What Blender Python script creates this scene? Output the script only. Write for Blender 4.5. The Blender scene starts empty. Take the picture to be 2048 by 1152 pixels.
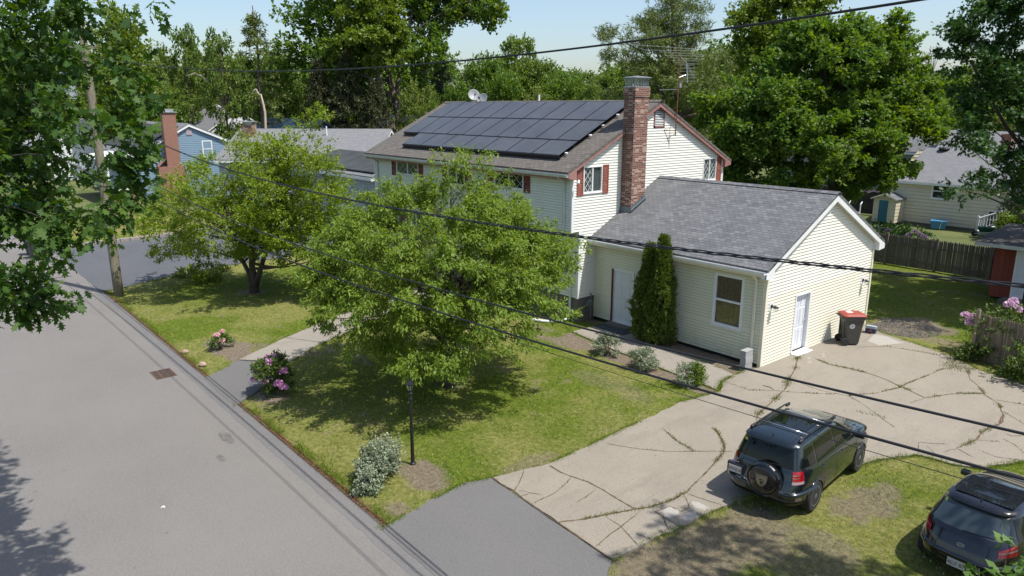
import bpy, bmesh, math, random
import numpy as np
from mathutils import Vector, Matrix
R=math.radians
random.seed(7)
scene=bpy.context.scene
col=scene.collection
# ------------------------------------------------------------------ camera
F_PX=1454.86
CAM=np.array([11.5294,-19.9034,8.0344]); PITCH,ROLL,YAW=0.245804,0.000782,0.871348
_fw=np.array([-math.sin(YAW)*math.cos(PITCH),math.cos(YAW)*math.cos(PITCH),-math.sin(PITCH)])
_rt=np.array([math.cos(YAW),math.sin(YAW),0.]); _up=np.cross(_rt,_fw)
cam_data=bpy.data.cameras.new('camera'); cam=bpy.data.objects.new('camera',cam_data); col.objects.link(cam)
cam.matrix_world=Matrix(((_rt[0],_up[0],-_fw[0],CAM[0]),(_rt[1],_up[1],-_fw[1],CAM[1]),(_rt[2],_up[2],-_fw[2],CAM[2]),(0,0,0,1)))
cam_data.sensor_width=36.0; cam_data.lens=F_PX/2048*36.0
cam_data.clip_start=0.1; cam_data.clip_end=3000
scene.camera=cam
# ------------------------------------------------------------------ light
LD=Vector((-.47,-.19,-1.0)).normalized()          # direction the sunlight travels
SUN_EL=math.asin(-LD.z); SUN_AZ=math.atan2(-LD.x,-LD.y)   # from +Y towards +X
world=bpy.data.worlds.new('World'); scene.world=world; world.use_nodes=True
wn=world.node_tree; bg=wn.nodes['Background']
sky=wn.nodes.new('ShaderNodeTexSky'); sky.sky_type='NISHITA'; sky.sun_disc=False
sky.sun_elevation=SUN_EL; sky.sun_rotation=SUN_AZ; sky.altitude=20; sky.air_density=1.0; sky.dust_density=1.7; sky.ozone_density=1.8
wn.links.new(sky.outputs[0],bg.inputs[0]); bg.inputs[1].default_value=0.135
sl=bpy.data.lights.new('sun','SUN'); sl.energy=4.5; sl.angle=R(0.55); sl.color=(1.0,.96,.90)
so=bpy.data.objects.new('sun',sl); col.objects.link(so); so.rotation_euler=LD.to_track_quat('-Z','Y').to_euler(); so.location=(0,0,60)
scene.view_settings.view_transform='Standard'; scene.view_settings.look='None'
scene.view_settings.exposure=0.42; scene.view_settings.gamma=1.0
scene.render.engine='CYCLES'
scene.cycles.max_bounces=8; scene.cycles.transparent_max_bounces=12
# ------------------------------------------------------------------ helpers
def at(px,py,dep):
    d=_fw+_rt*(px-1024)/F_PX-_up*(py-576)/F_PX
    return CAM+d*dep
def atg(px,dep,z=0.):
    # the ground point in that column of the view, dep metres ahead
    a=_fw+_rt*(px-1024)/F_PX; k=(z-CAM[2]-dep*a[2])/(dep*_up[2])
    p=CAM+dep*(a+_up*k); return float(p[0]),float(p[1])
def tag(o,label=None,cat=None,group=None,kind=None):
    if label: o['label']=label
    if cat: o['category']=cat
    if group: o['group']=group
    if kind: o['kind']=kind
    return o
def thing(name,label,cat,loc=(0,0,0),rz=0.,group=None):
    o=bpy.data.objects.new(name,None); col.objects.link(o); o.location=loc; o.rotation_euler=(0,0,rz)
    o.empty_display_size=.2
    return tag(o,label,cat,group)
def root_of(o):
    while o.parent: o=o.parent
    return o
class MB:
    """collects faces of one mesh; box-projected UVs in metres"""
    def __init__(s): s.v=[];s.f=[];s.m=[];s.cur=0;s.smooth=False
    def add(s,vs,fs,m=None):
        b=len(s.v); s.v+= [tuple(map(float,p)) for p in vs]
        for f in fs: s.f.append(tuple(b+i for i in f)); s.m.append(s.cur if m is None else m)
        return s
    def box(s,x0,x1,y0,y1,z0,z1,m=None):
        if x0>x1:x0,x1=x1,x0
        if y0>y1:y0,y1=y1,y0
        if z0>z1:z0,z1=z1,z0
        return s.add([(x0,y0,z0),(x1,y0,z0),(x1,y1,z0),(x0,y1,z0),(x0,y0,z1),(x1,y0,z1),(x1,y1,z1),(x0,y1,z1)],
          [(0,3,2,1),(4,5,6,7),(0,1,5,4),(1,2,6,5),(2,3,7,6),(3,0,4,7)],m)
    def obox(s,c,ax,ay,az,m=None):
        c,ax,ay,az=[np.array(q,float) for q in (c,ax,ay,az)]
        vs=[c+i*ax+j*ay+k*az for k in(-1,1) for j in(-1,1) for i in(-1,1)]
        return s.add(vs,[(0,2,3,1),(4,5,7,6),(0,1,5,4),(1,3,7,5),(3,2,6,7),(2,0,4,6)],m)
    def quad(s,a,b,c,d,m=None): return s.add([a,b,c,d],[(0,1,2,3)],m)
    def prism(s,poly,z0,z1,m=None):
        n=len(poly); vs=[(x,y,z0) for x,y in poly]+[(x,y,z1) for x,y in poly]
        a=sum(poly[i][0]*poly[(i+1)%n][1]-poly[(i+1)%n][0]*poly[i][1] for i in range(n))
        top=tuple(range(n,2*n)); bot=tuple(range(n-1,-1,-1)); sd=[(i,(i+1)%n,n+(i+1)%n,n+i) for i in range(n)]
        if a<0: top=top[::-1];bot=bot[::-1];sd=[q[::-1] for q in sd]
        return s.add(vs,[top,bot]+sd,m)
    def slab(s,pts,t,m=None):
        """polygon in 3D thickened downwards along its normal by t"""
        P=[np.array(p,float) for p in pts]; n=np.cross(P[1]-P[0],P[2]-P[0]); n/=np.linalg.norm(n)
        k=len(P); vs=P+[p-n*t for p in P]
        return s.add(vs,[tuple(range(k)),tuple(range(2*k-1,k-1,-1))]+[((i+1)%k,i,k+i,k+(i+1)%k) for i in range(k)],m)
    def tube(s,path,rad,n=8,m=None,caps=True):
        P=[np.array(p,float) for p in path]; k=len(P)
        if not hasattr(rad,'__len__'): rad=[rad]*k
        vs=[];prev=None
        for i in range(k):
            t=P[min(i+1,k-1)]-P[max(i-1,0)]; t/=(np.linalg.norm(t)+1e-9)
            if prev is None:
                a=np.cross(t,[0,0,1.]); 
                if np.linalg.norm(a)<.05: a=np.cross(t,[1.,0,0])
            else: a=prev-t*(prev@t)
            a/=np.linalg.norm(a); prev=a; b=np.cross(t,a)
            for j in range(n):
                th=2*math.pi*j/n; vs.append(P[i]+rad[i]*(math.cos(th)*a+math.sin(th)*b))
        fs=[(i*n+j,i*n+(j+1)%n,(i+1)*n+(j+1)%n,(i+1)*n+j) for i in range(k-1) for j in range(n)]
        if caps: fs+=[tuple(range(n-1,-1,-1)),tuple(range((k-1)*n,k*n))]
        return s.add(vs,fs,m)
    def cut(s):
        s.cuts=getattr(s,'cuts',[])+[len(s.f)]
    def build_pieces(s,name,mats,parent=None,**k):
        c=[0]+getattr(s,'cuts',[])+[len(s.f)];out=[]
        for a,b in zip(c[:-1],c[1:]):
            if b<=a: continue
            q=MB();ids=sorted({i for f in s.f[a:b] for i in f});mp={i:j for j,i in enumerate(ids)};q.v=[s.v[i] for i in ids];q.f=[tuple(mp[i] for i in f) for f in s.f[a:b]];q.m=s.m[a:b];out.append(q.build(name,mats,parent,**k))
        return out
    def cyl(s,a,b,r,n=12,m=None,r2=None): return s.tube([a,b],[r,r if r2 is None else r2],n,m)
    def lathe(s,c,prof,n=16,m=None,axis=(0,0,1)):
        ax=np.array(axis,float);ax/=np.linalg.norm(ax); a=np.cross(ax,[1.,0,0]) if abs(ax[0])<.9 else np.cross(ax,[0,1.,0]); a/=np.linalg.norm(a);b=np.cross(ax,a)
        c=np.array(c,float);k=len(prof);vs=[]
        for r,h in prof:
            for j in range(n):
                th=2*math.pi*j/n; vs.append(c+ax*h+max(r,1e-4)*(math.cos(th)*a+math.sin(th)*b))
        fs=[(i*n+j,i*n+(j+1)%n,(i+1)*n+(j+1)%n,(i+1)*n+j) for i in range(k-1) for j in range(n)]
        fs+=[tuple(range(n-1,-1,-1)),tuple(range((k-1)*n,k*n))]
        return s.add(vs,fs,m)
    def build(s,name,mats,parent=None,local=False,smooth=None,bevel=0,label=None):
        me=bpy.data.meshes.new(name)
        off=np.zeros(3)
        if parent is not None and not local: off=np.array(root_of(parent).location)
        V=np.array(s.v)
        me.from_pydata((V-off).tolist(),[],s.f)
        if not isinstance(mats,(list,tuple)): mats=[mats]
        for q in mats: me.materials.append(q)
        me.polygons.foreach_set('material_index',[min(i,len(mats)-1) for i in s.m])
        uvl=me.uv_layers.new(name='UVMap'); uv=np.zeros((len(me.loops),2)); li=0
        for f in s.f:
            P=V[list(f)]
            n=np.zeros(3); c=P-P[0]
            for i in range(1,len(f)-1): n+=np.cross(c[i],c[i+1])
            l=np.linalg.norm(n); n=n/l if l>1e-12 else np.array([0,0,1.])
            if abs(n[2])>.98: u=np.array([1.,0,0]);v=np.array([0,1.,0])
            else:
                u=np.cross([0,0,1.],n);u/=np.linalg.norm(u)
                v=np.cross(n,u)
                if abs(u[0])>abs(u[1]): u=u*np.sign(u[0])
                else: u=u*np.sign(u[1])
            uv[li:li+len(f),0]=P@u; uv[li:li+len(f),1]=P@v; li+=len(f)
        uvl.data.foreach_set('uv',uv.ravel())
        if smooth if smooth is not None else s.smooth:
            me.polygons.foreach_set('use_smooth',[True]*len(s.f))
        me.update()
        o=bpy.data.objects.new(name,me); col.objects.link(o)
        if parent is not None: o.parent=parent
        if bevel:
            md=o.modifiers.new('bevel','BEVEL'); md.width=bevel; md.segments=2; md.limit_method='ANGLE'
        if label: o['label']=label
        return o
def np_mesh(name,V,Fs,mats,parent=None,attr=None,smooth=False,off=None):
    """V (n,3), Fs (m,k) constant face size"""
    me=bpy.data.meshes.new(name)
    if parent is not None and off is None: V=V-np.array(root_of(parent).location)
    n=len(V);m,k=Fs.shape
    me.vertices.add(n); me.vertices.foreach_set('co',V.astype(np.float32).ravel())
    me.loops.add(m*k); me.loops.foreach_set('vertex_index',Fs.astype(np.int32).ravel())
    me.polygons.add(m); me.polygons.foreach_set('loop_start',np.arange(0,m*k,k,dtype=np.int32))
    try: me.polygons.foreach_set('loop_total',np.full(m,k,dtype=np.int32))
    except Exception: pass
    if smooth: me.polygons.foreach_set('use_smooth',np.ones(m,dtype=bool))
    if not isinstance(mats,(list,tuple)): mats=[mats]
    for q in mats: me.materials.append(q)
    if attr is not None:
        for nm,arr in attr.items():
            a=me.color_attributes.new(nm,'FLOAT_COLOR','POINT')
            c=np.ones((n,4),dtype=np.float32); c[:,:arr.shape[1]]=arr; a.data.foreach_set('color',c.ravel())
    me.update(calc_edges=True); me.validate()
    o=bpy.data.objects.new(name,me); col.objects.link(o)
    if parent is not None: o.parent=parent
    return o
def copy_tree(o,parent=None):
    c=o.copy(); col.objects.link(c); c.parent=parent
    for ch in list(o.children): copy_tree(ch,c)
    return c
def text_part(s,size,name,mt,parent,matrix,extr=.001):
    cu=bpy.data.curves.new('lettering','FONT'); cu.body=s; cu.size=size; cu.extrude=extr; cu.align_x='CENTER'; cu.align_y='CENTER'
    t=bpy.data.objects.new('lettering_tmp',cu); col.objects.link(t)
    dg=bpy.context.evaluated_depsgraph_get(); me=bpy.data.meshes.new_from_object(t.evaluated_get(dg)); 
    bpy.data.objects.remove(t)
    me.transform(matrix); me.materials.clear(); me.materials.append(mt)
    o=bpy.data.objects.new(name,me); col.objects.link(o); o.parent=parent
    return o
# value noise
def vn(x,y,seed=0):
    xi=np.floor(x).astype(np.int64);yi=np.floor(y).astype(np.int64);fx=x-xi;fy=y-yi
    fx=fx*fx*(3-2*fx);fy=fy*fy*(3-2*fy)
    def h(a,b):
        q=(a*374761393+b*668265263+seed*1442695041)&0x7fffffff
        q=((q^(q>>13))*1274126177)&0x7fffffff
        return ((q^(q>>16))&0xffff)/65535.
    return (h(xi,yi)*(1-fx)+h(xi+1,yi)*fx)*(1-fy)+(h(xi,yi+1)*(1-fx)+h(xi+1,yi+1)*fx)*fy
def fbm(x,y,sc,seed=0,o=4):
    t=0;a=1;s=0
    for i in range(o): t=t+a*vn(x/sc*2**i+i*17.3,y/sc*2**i-i*9.1,seed+i);s+=a;a*=.5
    return t/s
def inpoly(x,y,poly):
    c=np.zeros(x.shape,bool);n=len(poly)
    for i in range(n):
        x0,y0=poly[i];x1,y1=poly[(i+1)%n]
        if y0==y1: continue
        k=((y0>y)!=(y1>y))&(x<(x1-x0)*(y-y0)/(y1-y0)+x0); c^=k
    return c
def sstep(a,b,x):
    t=np.clip((x-a)/(b-a),0,1);return t*t*(3-2*t)
# ------------------------------------------------------------------ materials
def newmat(name):
    m=bpy.data.materials.new(name);m.use_nodes=True
    nt=m.node_tree;p=nt.nodes['Principled BSDF'];return m,nt,p
def N(nt,t,**k):
    n=nt.nodes.new('ShaderNode'+t)
    for a,b in k.items():
        if a=='ins':
            for q,v in b.items(): n.inputs[q].default_value=v
        else: setattr(n,a,b)
    return n
def c4(c): return (c[0],c[1],c[2],1)
def mixc(nt,fac,a,b,blend='MIX'):
    n=N(nt,'Mix',data_type='RGBA',blend_type=blend)
    for s,i in ((fac,0),(a,6),(b,7)):
        if isinstance(s,(int,float)): n.inputs[i].default_value=s
        elif isinstance(s,tuple): n.inputs[i].default_value=c4(s)
        else: nt.links.new(s,n.inputs[i])
    return n.outputs[2]
def noise(nt,scale,detail=4,rough=.55,vec=None,lo=None,hi=None):
    n=N(nt,'TexNoise',ins={'Scale':scale,'Detail':detail,'Roughness':rough})
    if vec is not None: nt.links.new(vec,n.inputs['Vector'])
    o=n.outputs['Fac']
    if lo is not None:
        r=N(nt,'MapRange',ins={1:lo,2:hi});nt.links.new(o,r.inputs[0]);o=r.outputs[0]
    return o
def ocoord(nt): return N(nt,'NewGeometry').outputs['Position']
def bumpn(nt,p,h,strength=.3,dist=.01):
    b=N(nt,'Bump',ins={'Strength':strength,'Distance':dist});nt.links.new(h,b.inputs['Height']);nt.links.new(b.outputs[0],p.inputs['Normal']);return b
def mat(name,c,rough=.6,var=.12,scale=3.,metal=0.,spec=.5,bump=0.,bscale=60.,c2=None,coat=0.,fine=0.):
    m,nt,p=newmat(name);g=ocoord(nt)
    a=tuple(x*(1-var) for x in c);b=tuple(min(1,x*(1+var)) for x in c)
    if c2: b=c2
    k=mixc(nt,noise(nt,scale,5,.6,g,.3,.7),a,b)
    if fine: k=mixc(nt,noise(nt,bscale,3,.7,g,.3,.7),k,tuple(min(1,x*(1+fine)) for x in c),'MIX')
    nt.links.new(k,p.inputs['Base Color'])
    p.inputs['Roughness'].default_value=rough;p.inputs['Metallic'].default_value=metal;p.inputs['Specular IOR Level'].default_value=spec
    if coat: p.inputs['Coat Weight'].default_value=coat;p.inputs['Coat Roughness'].default_value=.03
    if bump: bumpn(nt,p,noise(nt,bscale,4,.6,g),bump,.01)
    return m
def siding_mat(name,c,dirt=(.3,.27,.15),damt=.25,low=None):
    m,nt,p=newmat(name);g=ocoord(nt)
    mp=N(nt,'Mapping');mp.inputs['Scale'].default_value=(1.2,1.2,.25);nt.links.new(g,mp.inputs[0])
    k=mixc(nt,noise(nt,1.6,6,.7,mp.outputs[0],.45,.85),c,tuple(x*(1-damt)+d*damt for x,d in zip(c,dirt)))
    mp2=N(nt,'Mapping');mp2.inputs['Scale'].default_value=(9,9,.7);nt.links.new(g,mp2.inputs[0])
    k=mixc(nt,noise(nt,1.0,4,.7,mp2.outputs[0],.55,.9),k,tuple(x*(1-damt*.6)+d*damt*.6 for x,d in zip(c,dirt)))
    sz=N(nt,'SeparateXYZ');nt.links.new(g,sz.inputs[0]);rz=N(nt,'MapRange',ins={1:.75,2:.05});nt.links.new(sz.outputs[2],rz.inputs[0]);ml=N(nt,'Math',operation='MULTIPLY');nt.links.new(rz.outputs[0],ml.inputs[0]);nt.links.new(noise(nt,5.,5,.7,g,.35,.8),ml.inputs[1]);k=mixc(nt,ml.outputs[0],k,tuple(x*.45+d*.3 for x,d in zip(c,dirt)))
    if low:
        s=N(nt,'SeparateXYZ');nt.links.new(g,s.inputs[0]);r=N(nt,'MapRange',ins={1:low[1]+.04,2:low[1]-.04});nt.links.new(s.outputs[2],r.inputs[0])
        k=mixc(nt,r.outputs[0],k,low[0])
    nt.links.new(k,p.inputs['Base Color']);p.inputs['Roughness'].default_value=.48
    bumpn(nt,p,noise(nt,220,3,.5,g),.08,.004)
    return m
def uvmap(nt): return N(nt,'UVMap').outputs[0]
def shingle(name,c1,c2,c3,w=.31,h=.145):
    m,nt,p=newmat(name);u=uvmap(nt);g=ocoord(nt)
    b=N(nt,'TexBrick',offset=.5,ins={'Scale':1.,'Mortar Size':.006,'Mortar Smooth':.3,'Brick Width':w,'Row Height':h,'Bias':0.})
    b.inputs['Color1'].default_value=(0,0,0,1);b.inputs['Color2'].default_value=(1,1,1,1);b.inputs['Mortar'].default_value=(.5,.5,.5,1);nt.links.new(u,b.inputs['Vector'])
    k=mixc(nt,b.outputs['Color'],c1,c2)
    k=mixc(nt,noise(nt,.8,5,.65,g,.4,.75),k,c3)
    k=mixc(nt,noise(nt,160,2,.6,g,.35,.65),k,tuple(x*.75 for x in c1))
    # dark course line: shadow gap under every butt edge
    k2=mixc(nt,b.outputs['Fac'],k,tuple(x*.25 for x in c1))
    nt.links.new(k2,p.inputs['Base Color']);p.inputs['Roughness'].default_value=.9;p.inputs['Specular IOR Level'].default_value=.25
    # saw-tooth height per course
    s=N(nt,'SeparateXYZ');nt.links.new(u,s.inputs[0]);d=N(nt,'Math',operation='DIVIDE',ins={1:h});nt.links.new(s.outputs[1],d.inputs[0]);f=N(nt,'Math',operation='FRACT');nt.links.new(d.outputs[0],f.inputs[0])
    f2=N(nt,'Math',operation='MULTIPLY_ADD',ins={1:-1.,2:1.});nt.links.new(f.outputs[0],f2.inputs[0])
    ad=N(nt,'Math',operation='MULTIPLY_ADD',ins={1:.35});nt.links.new(b.outputs['Color'],ad.inputs[0]);nt.links.new(f2.outputs[0],ad.inputs[2])
    bumpn(nt,p,ad.outputs[0],.7,.012);return m
def brick(name,c1,c2,c3,mortar=(.3,.27,.24),w=.205,h=.068):
    m,nt,p=newmat(name);u=uvmap(nt);g=ocoord(nt)
    b=N(nt,'TexBrick',offset=.5,ins={'Scale':1.,'Mortar Size':.008,'Mortar Smooth':.15,'Brick Width':w,'Row Height':h,'Bias':-.1})
    b.inputs['Color1'].default_value=(0,0,0,1);b.inputs['Color2'].default_value=(1,1,1,1);nt.links.new(u,b.inputs['Vector'])
    k=mixc(nt,b.outputs['Color'],c1,c2)
    wn_=N(nt,'TexWhiteNoise',noise_dimensions='3D')
    mp=N(nt,'Mapping');mp.inputs['Scale'].default_value=(1/w,1/h,1);nt.links.new(u,mp.inputs[0]);sn=N(nt,'Vector'+'Math',operation='FLOOR');nt.links.new(mp.outputs[0],sn.inputs[0]);nt.links.new(sn.outputs[0],wn_.inputs[0])
    r=N(nt,'MapRange',ins={1:.70,2:.78});nt.links.new(wn_.outputs[0],r.inputs[0])
    k=mixc(nt,r.outputs[0],k,c3)
    k=mixc(nt,noise(nt,25,4,.7,g,.35,.75),k,tuple(x*.6 for x in c1))
    k=mixc(nt,b.outputs['Fac'],k,mortar)
    nt.links.new(k,p.inputs['Base Color']);p.inputs['Roughness'].default_value=.85
    inv=N(nt,'Math',operation='SUBTRACT',ins={0:1.});nt.links.new(b.outputs['Fac'],inv.inputs[1]);bumpn(nt,p,inv.outputs[0],.6,.01);return m
def leafmat(name,c1,c2,c3,trans=.35,rough=.55):
    m,nt,p=newmat(name);g=ocoord(nt);rnd=N(nt,'NewGeometry').outputs['Random Per Island']
    k=mixc(nt,rnd,c1,c2)
    k=mixc(nt,noise(nt,.9,3,.6,g,.45,.75),k,c3)
    nt.links.new(k,p.inputs['Base Color']);p.inputs['Roughness'].default_value=rough;p.inputs['Specular IOR Level'].default_value=.35
    tr=N(nt,'BsdfTranslucent');hs=N(nt,'HueSaturation',ins={'Saturation':1.15,'Value':1.35});hs.inputs['Hue'].default_value=.485;nt.links.new(k,hs.inputs['Color']);nt.links.new(hs.outputs[0],tr.inputs[0])
    mx=N(nt,'MixShader',ins={0:trans});nt.links.new(p.outputs[0],mx.inputs[1]);nt.links.new(tr.outputs[0],mx.inputs[2])
    nt.links.new(mx.outputs[0],nt.nodes['Material Output'].inputs[0]);return m
def glass_mat(name,c,rough=.03,spec=.6):
    m,nt,p=newmat(name);p.inputs['Base Color'].default_value=c4(c);p.inputs['Roughness'].default_value=rough;p.inputs['Specular IOR Level'].default_value=spec
    g=ocoord(nt);bumpn(nt,p,noise(nt,2.5,2,.5,g),.03,.02);return m
def paint(name,c,metal=.4,rough=.28):
    m,nt,p=newmat(name);g=ocoord(nt)
    k=mixc(nt,noise(nt,900,2,.5,g,.35,.65),tuple(x*.8 for x in c),tuple(min(1,x*1.3) for x in c))
    k=mixc(nt,noise(nt,3,4,.6,g,.55,.9),k,tuple(x*.9+.012 for x in c))
    nt.links.new(k,p.inputs['Base Color']);p.inputs['Metallic'].default_value=metal;p.inputs['Roughness'].default_value=rough
    p.inputs['Coat Weight'].default_value=1.;p.inputs['Coat Roughness'].default_value=.04;return m
def clear_glass(name):
    m,nt,p=newmat(name);t=N(nt,'BsdfTransparent');t.inputs[0].default_value=(.8,.85,.85,1);gl=N(nt,'BsdfGlossy');gl.inputs['Roughness'].default_value=.03;gl.inputs[0].default_value=(.9,.9,.9,1)
    f=N(nt,'Fresnel');f.inputs[0].default_value=1.5;mx=N(nt,'MixShader');nt.links.new(f.outputs[0],mx.inputs[0]);nt.links.new(t.outputs[0],mx.inputs[1]);nt.links.new(gl.outputs[0],mx.inputs[2]);nt.links.new(mx.outputs[0],nt.nodes['Material Output'].inputs[0]);return m
M={}
M['asphalt']=None
def asphalt(name,c,c2,tint=(.17,.15,.13)):
    m,nt,p=newmat(name);g=ocoord(nt)
    k=mixc(nt,noise(nt,.35,5,.6,g,.3,.7),c,c2)
    mp=N(nt,'Mapping');mp.inputs['Scale'].default_value=(.12,1.1,1);nt.links.new(g,mp.inputs[0])
    k=mixc(nt,noise(nt,1.,4,.6,mp.outputs[0],.5,.8),k,tint)
    k=mixc(nt,noise(nt,55,2,.8,g,.3,.72),k,tuple(x*1.45 for x in c2))
    k=mixc(nt,noise(nt,38,3,.8,g,.55,.8),k,tuple(x*.5 for x in c))
    k=mixc(nt,noise(nt,1.3,6,.75,g,.68,.78),k,tuple(x*.7 for x in c))
    nt.links.new(k,p.inputs['Base Color']);p.inputs['Roughness'].default_value=.88;p.inputs['Specular IOR Level'].default_value=.3
    bumpn(nt,p,noise(nt,90,3,.7,g),.5,.01);return m
M['road']=asphalt('old asphalt',(.116,.109,.101),(.150,.142,.131),(.158,.141,.12))
M['apron']=asphalt('grey asphalt apron',(.090,.087,.084),(.116,.113,.109),(.115,.108,.10))
M['newasphalt']=asphalt('dark asphalt',(.055,.059,.066),(.085,.088,.096),(.09,.09,.092))
def concrete(name,c,c2,spot=(.13,.11,.09)):
    m,nt,p=newmat(name);g=ocoord(nt)
    k=mixc(nt,noise(nt,.6,6,.65,g,.3,.72),c,c2)
    k=mixc(nt,noise(nt,2.2,6,.7,g,.55,.85),k,spot)
    mq=N(nt,'Mapping');mq.inputs['Scale'].default_value=(.9,.22,1);mq.inputs['Rotation'].default_value=(0,0,.5);nt.links.new(g,mq.inputs[0]);k=mixc(nt,noise(nt,1.,6,.75,mq.outputs[0],.52,.72),k,tuple(x*.72 for x in c))
    k=mixc(nt,noise(nt,14,4,.8,g,.5,.8),k,tuple(x*.8 for x in c))
    k=mixc(nt,noise(nt,42,3,.8,g,.35,.75),k,tuple(x*1.35 for x in c2))
    k=mixc(nt,noise(nt,34,3,.85,g,.56,.75),k,tuple(x*.5 for x in c))
    nt.links.new(k,p.inputs['Base Color']);p.inputs['Roughness'].default_value=.9;bumpn(nt,p,noise(nt,70,4,.7,g),.4,.008);return m
M['concrete']=concrete('weathered concrete',(.170,.149,.118),(.236,.209,.166),(.138,.119,.093))
M['walk']=concrete('path concrete',(.19,.172,.14),(.24,.215,.18))
M['foundation']=concrete('foundation concrete',(.10,.09,.078),(.14,.125,.11))
M['side_main']=siding_mat('cream vinyl siding sunlit',(.74,.735,.66),(.5,.5,.36),.12)  # paler copy: sunlight on the gable put into the siding colour
M['side_front']=siding_mat('cream vinyl siding shaded',(.70,.71,.61),(.42,.42,.30),.18)  # same siding with the greenish shade of the front put into its colour
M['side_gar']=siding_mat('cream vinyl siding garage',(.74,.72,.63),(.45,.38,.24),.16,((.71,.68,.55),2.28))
M['side_garf']=siding_mat('cream vinyl siding garage shaded',(.68,.67,.51),(.38,.36,.22),.22)  # garage siding again, front shade put into a darker, greener colour
M['trim']=mat('white trim',(.72,.73,.72),.45,.06,2.,bump=.05)
M['trimcream']=mat('cream trim',(.72,.68,.54),.5,.06,2.)
M['rake']=mat('faded red trim',(.30,.155,.135),.6,.2,4.,bump=.1)
M['shutter']=mat('red brown shutter',(.26,.075,.048),.6,.2,8.,bump=.15,bscale=90)
M['shutterdk']=mat('shaded red shutter',(.16,.035,.022),.6,.2,8.,bump=.15,bscale=90)  # darker copy of the shutter paint, shade of the front in its colour
M['shing_main']=shingle('brown grey shingles',(.12,.107,.094),(.22,.198,.175),(.16,.148,.135),.24,.14)
M['shing_gar']=shingle('grey blue shingles',(.118,.122,.130),(.275,.278,.28),(.19,.192,.196),.22,.13)
M['shing_grey']=shingle('light grey shingles',(.18,.183,.19),(.28,.28,.285),(.22,.22,.224))
M['brick']=brick('chimney brick',(.12,.034,.022),(.33,.11,.062),(.56,.38,.28))
M['brick2']=brick('orange chimney brick',(.30,.095,.05),(.38,.15,.09),(.3,.13,.08))
M['solar']=None
m,nt,p=newmat('solar glass');u=uvmap(nt);b=N(nt,'TexBrick',offset=0.,ins={'Scale':1.,'Mortar Size':.0035,'Brick Width':.156,'Row Height':.156});nt.links.new(u,b.inputs['Vector'])
b.inputs['Color1'].default_value=(.078,.080,.084,1);b.inputs['Color2'].default_value=(.090,.092,.096,1);b.inputs['Mortar'].default_value=(.05,.052,.056,1)
g=ocoord(nt);k=mixc(nt,noise(nt,.9,4,.6,g,.4,.9),b.outputs[0],(.045,.047,.05));nt.links.new(k,p.inputs['Base Color']);p.inputs['Roughness'].default_value=.28;p.inputs['Specular IOR Level'].default_value=.42;M['solar']=m
M['black']=mat('black plastic',(.012,.012,.013),.45,.2,10.)
M['blackmetal']=mat('black painted metal',(.012,.012,.012),.35,.2,10.)
M['rubber']=mat('tyre rubber',(.018,.018,.019),.8,.2,12.,bump=.2)
M['glassdark']=glass_mat('dark window glass',(.015,.02,.022))
M['glassgreen']=glass_mat('reflecting window glass',(.05,.065,.06),.04,.8)
M['clear']=clear_glass('clear glass')
M['curtain']=mat('brown curtain',(.62,.38,.26),.9,.3,12.)
M['greycurtain']=mat('grey curtain',(.14,.15,.16),.9,.15,6.)
M['lattice']=mat('white window lattice',(.6,.62,.6),.5,.05)
M['door']=mat('white door paint',(.66,.68,.71),.45,.05,2.)
M['galv']=mat('galvanised metal',(.42,.44,.45),.4,.15,6.,metal=.6)
M['gutter']=mat('weathered gutter',(.55,.58,.58),.45,.12,5.)
M['rust']=mat('rusty mast',(.17,.06,.035),.8,.3,14.,bump=.2)
M['alu']=mat('aluminium',(.5,.5,.5),.4,.1,9.,metal=.7)
M['dish']=mat('dish grey',(.26,.27,.28),.5,.06)
M['wire']=mat('black cable',(.010,.010,.014),.55,.1)
M['wireg']=mat('aged grey cable',(.09,.095,.10),.5,.2,20.,metal=.3)
M['bark']=mat('grey brown bark',(.11,.085,.062),.9,.35,5.,bump=.8,bscale=18,c2=(.17,.14,.11))
M['barkdk']=mat('dark bark',(.06,.048,.038),.9,.3,5.,bump=.6,bscale=20)
M['barkpale']=mat('pale dead wood',(.36,.31,.24),.85,.2,5.,bump=.4,bscale=20)
M['pole']=None
m,nt,p=newmat('weathered pole wood');g=ocoord(nt);mp=N(nt,'Mapping');mp.inputs['Scale'].default_value=(14,14,.7);nt.links.new(g,mp.inputs[0])
k=mixc(nt,noise(nt,2.,6,.7,mp.outputs[0],.3,.7),(.10,.088,.058),(.26,.23,.165));k=mixc(nt,noise(nt,1.2,4,.6,g,.5,.8),k,(.13,.135,.08));nt.links.new(k,p.inputs['Base Color']);p.inputs['Roughness'].default_value=.9;bumpn(nt,p,noise(nt,2.,6,.7,mp.outputs[0]),.7,.02);M['pole']=m
def woodv(name,c1,c2,s=(11,11,.6)):
    m,nt,p=newmat(name);g=ocoord(nt);mp=N(nt,'Mapping');mp.inputs['Scale'].default_value=s;nt.links.new(g,mp.inputs[0])
    k=mixc(nt,noise(nt,2.,6,.7,mp.outputs[0],.3,.7),c1,c2);rnd=N(nt,'NewGeometry').outputs['Random Per Island'];k=mixc(nt,rnd,k,tuple(x*.7 for x in c1),'MIX')
    nt.links.new(k,p.inputs['Base Color']);p.inputs['Roughness'].default_value=.9;bumpn(nt,p,noise(nt,2.,6,.7,mp.outputs[0]),.5,.01);return m
M['fence']=woodv('weathered fence board',(.15,.13,.108),(.26,.225,.185))
M['stockade']=woodv('stockade picket wood',(.20,.16,.115),(.33,.27,.195))
M['latticewood']=mat('new lattice wood',(.50,.33,.17),.7,.12)
M['redwood']=woodv('red stained boards',(.25,.055,.034),(.33,.085,.052))
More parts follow.
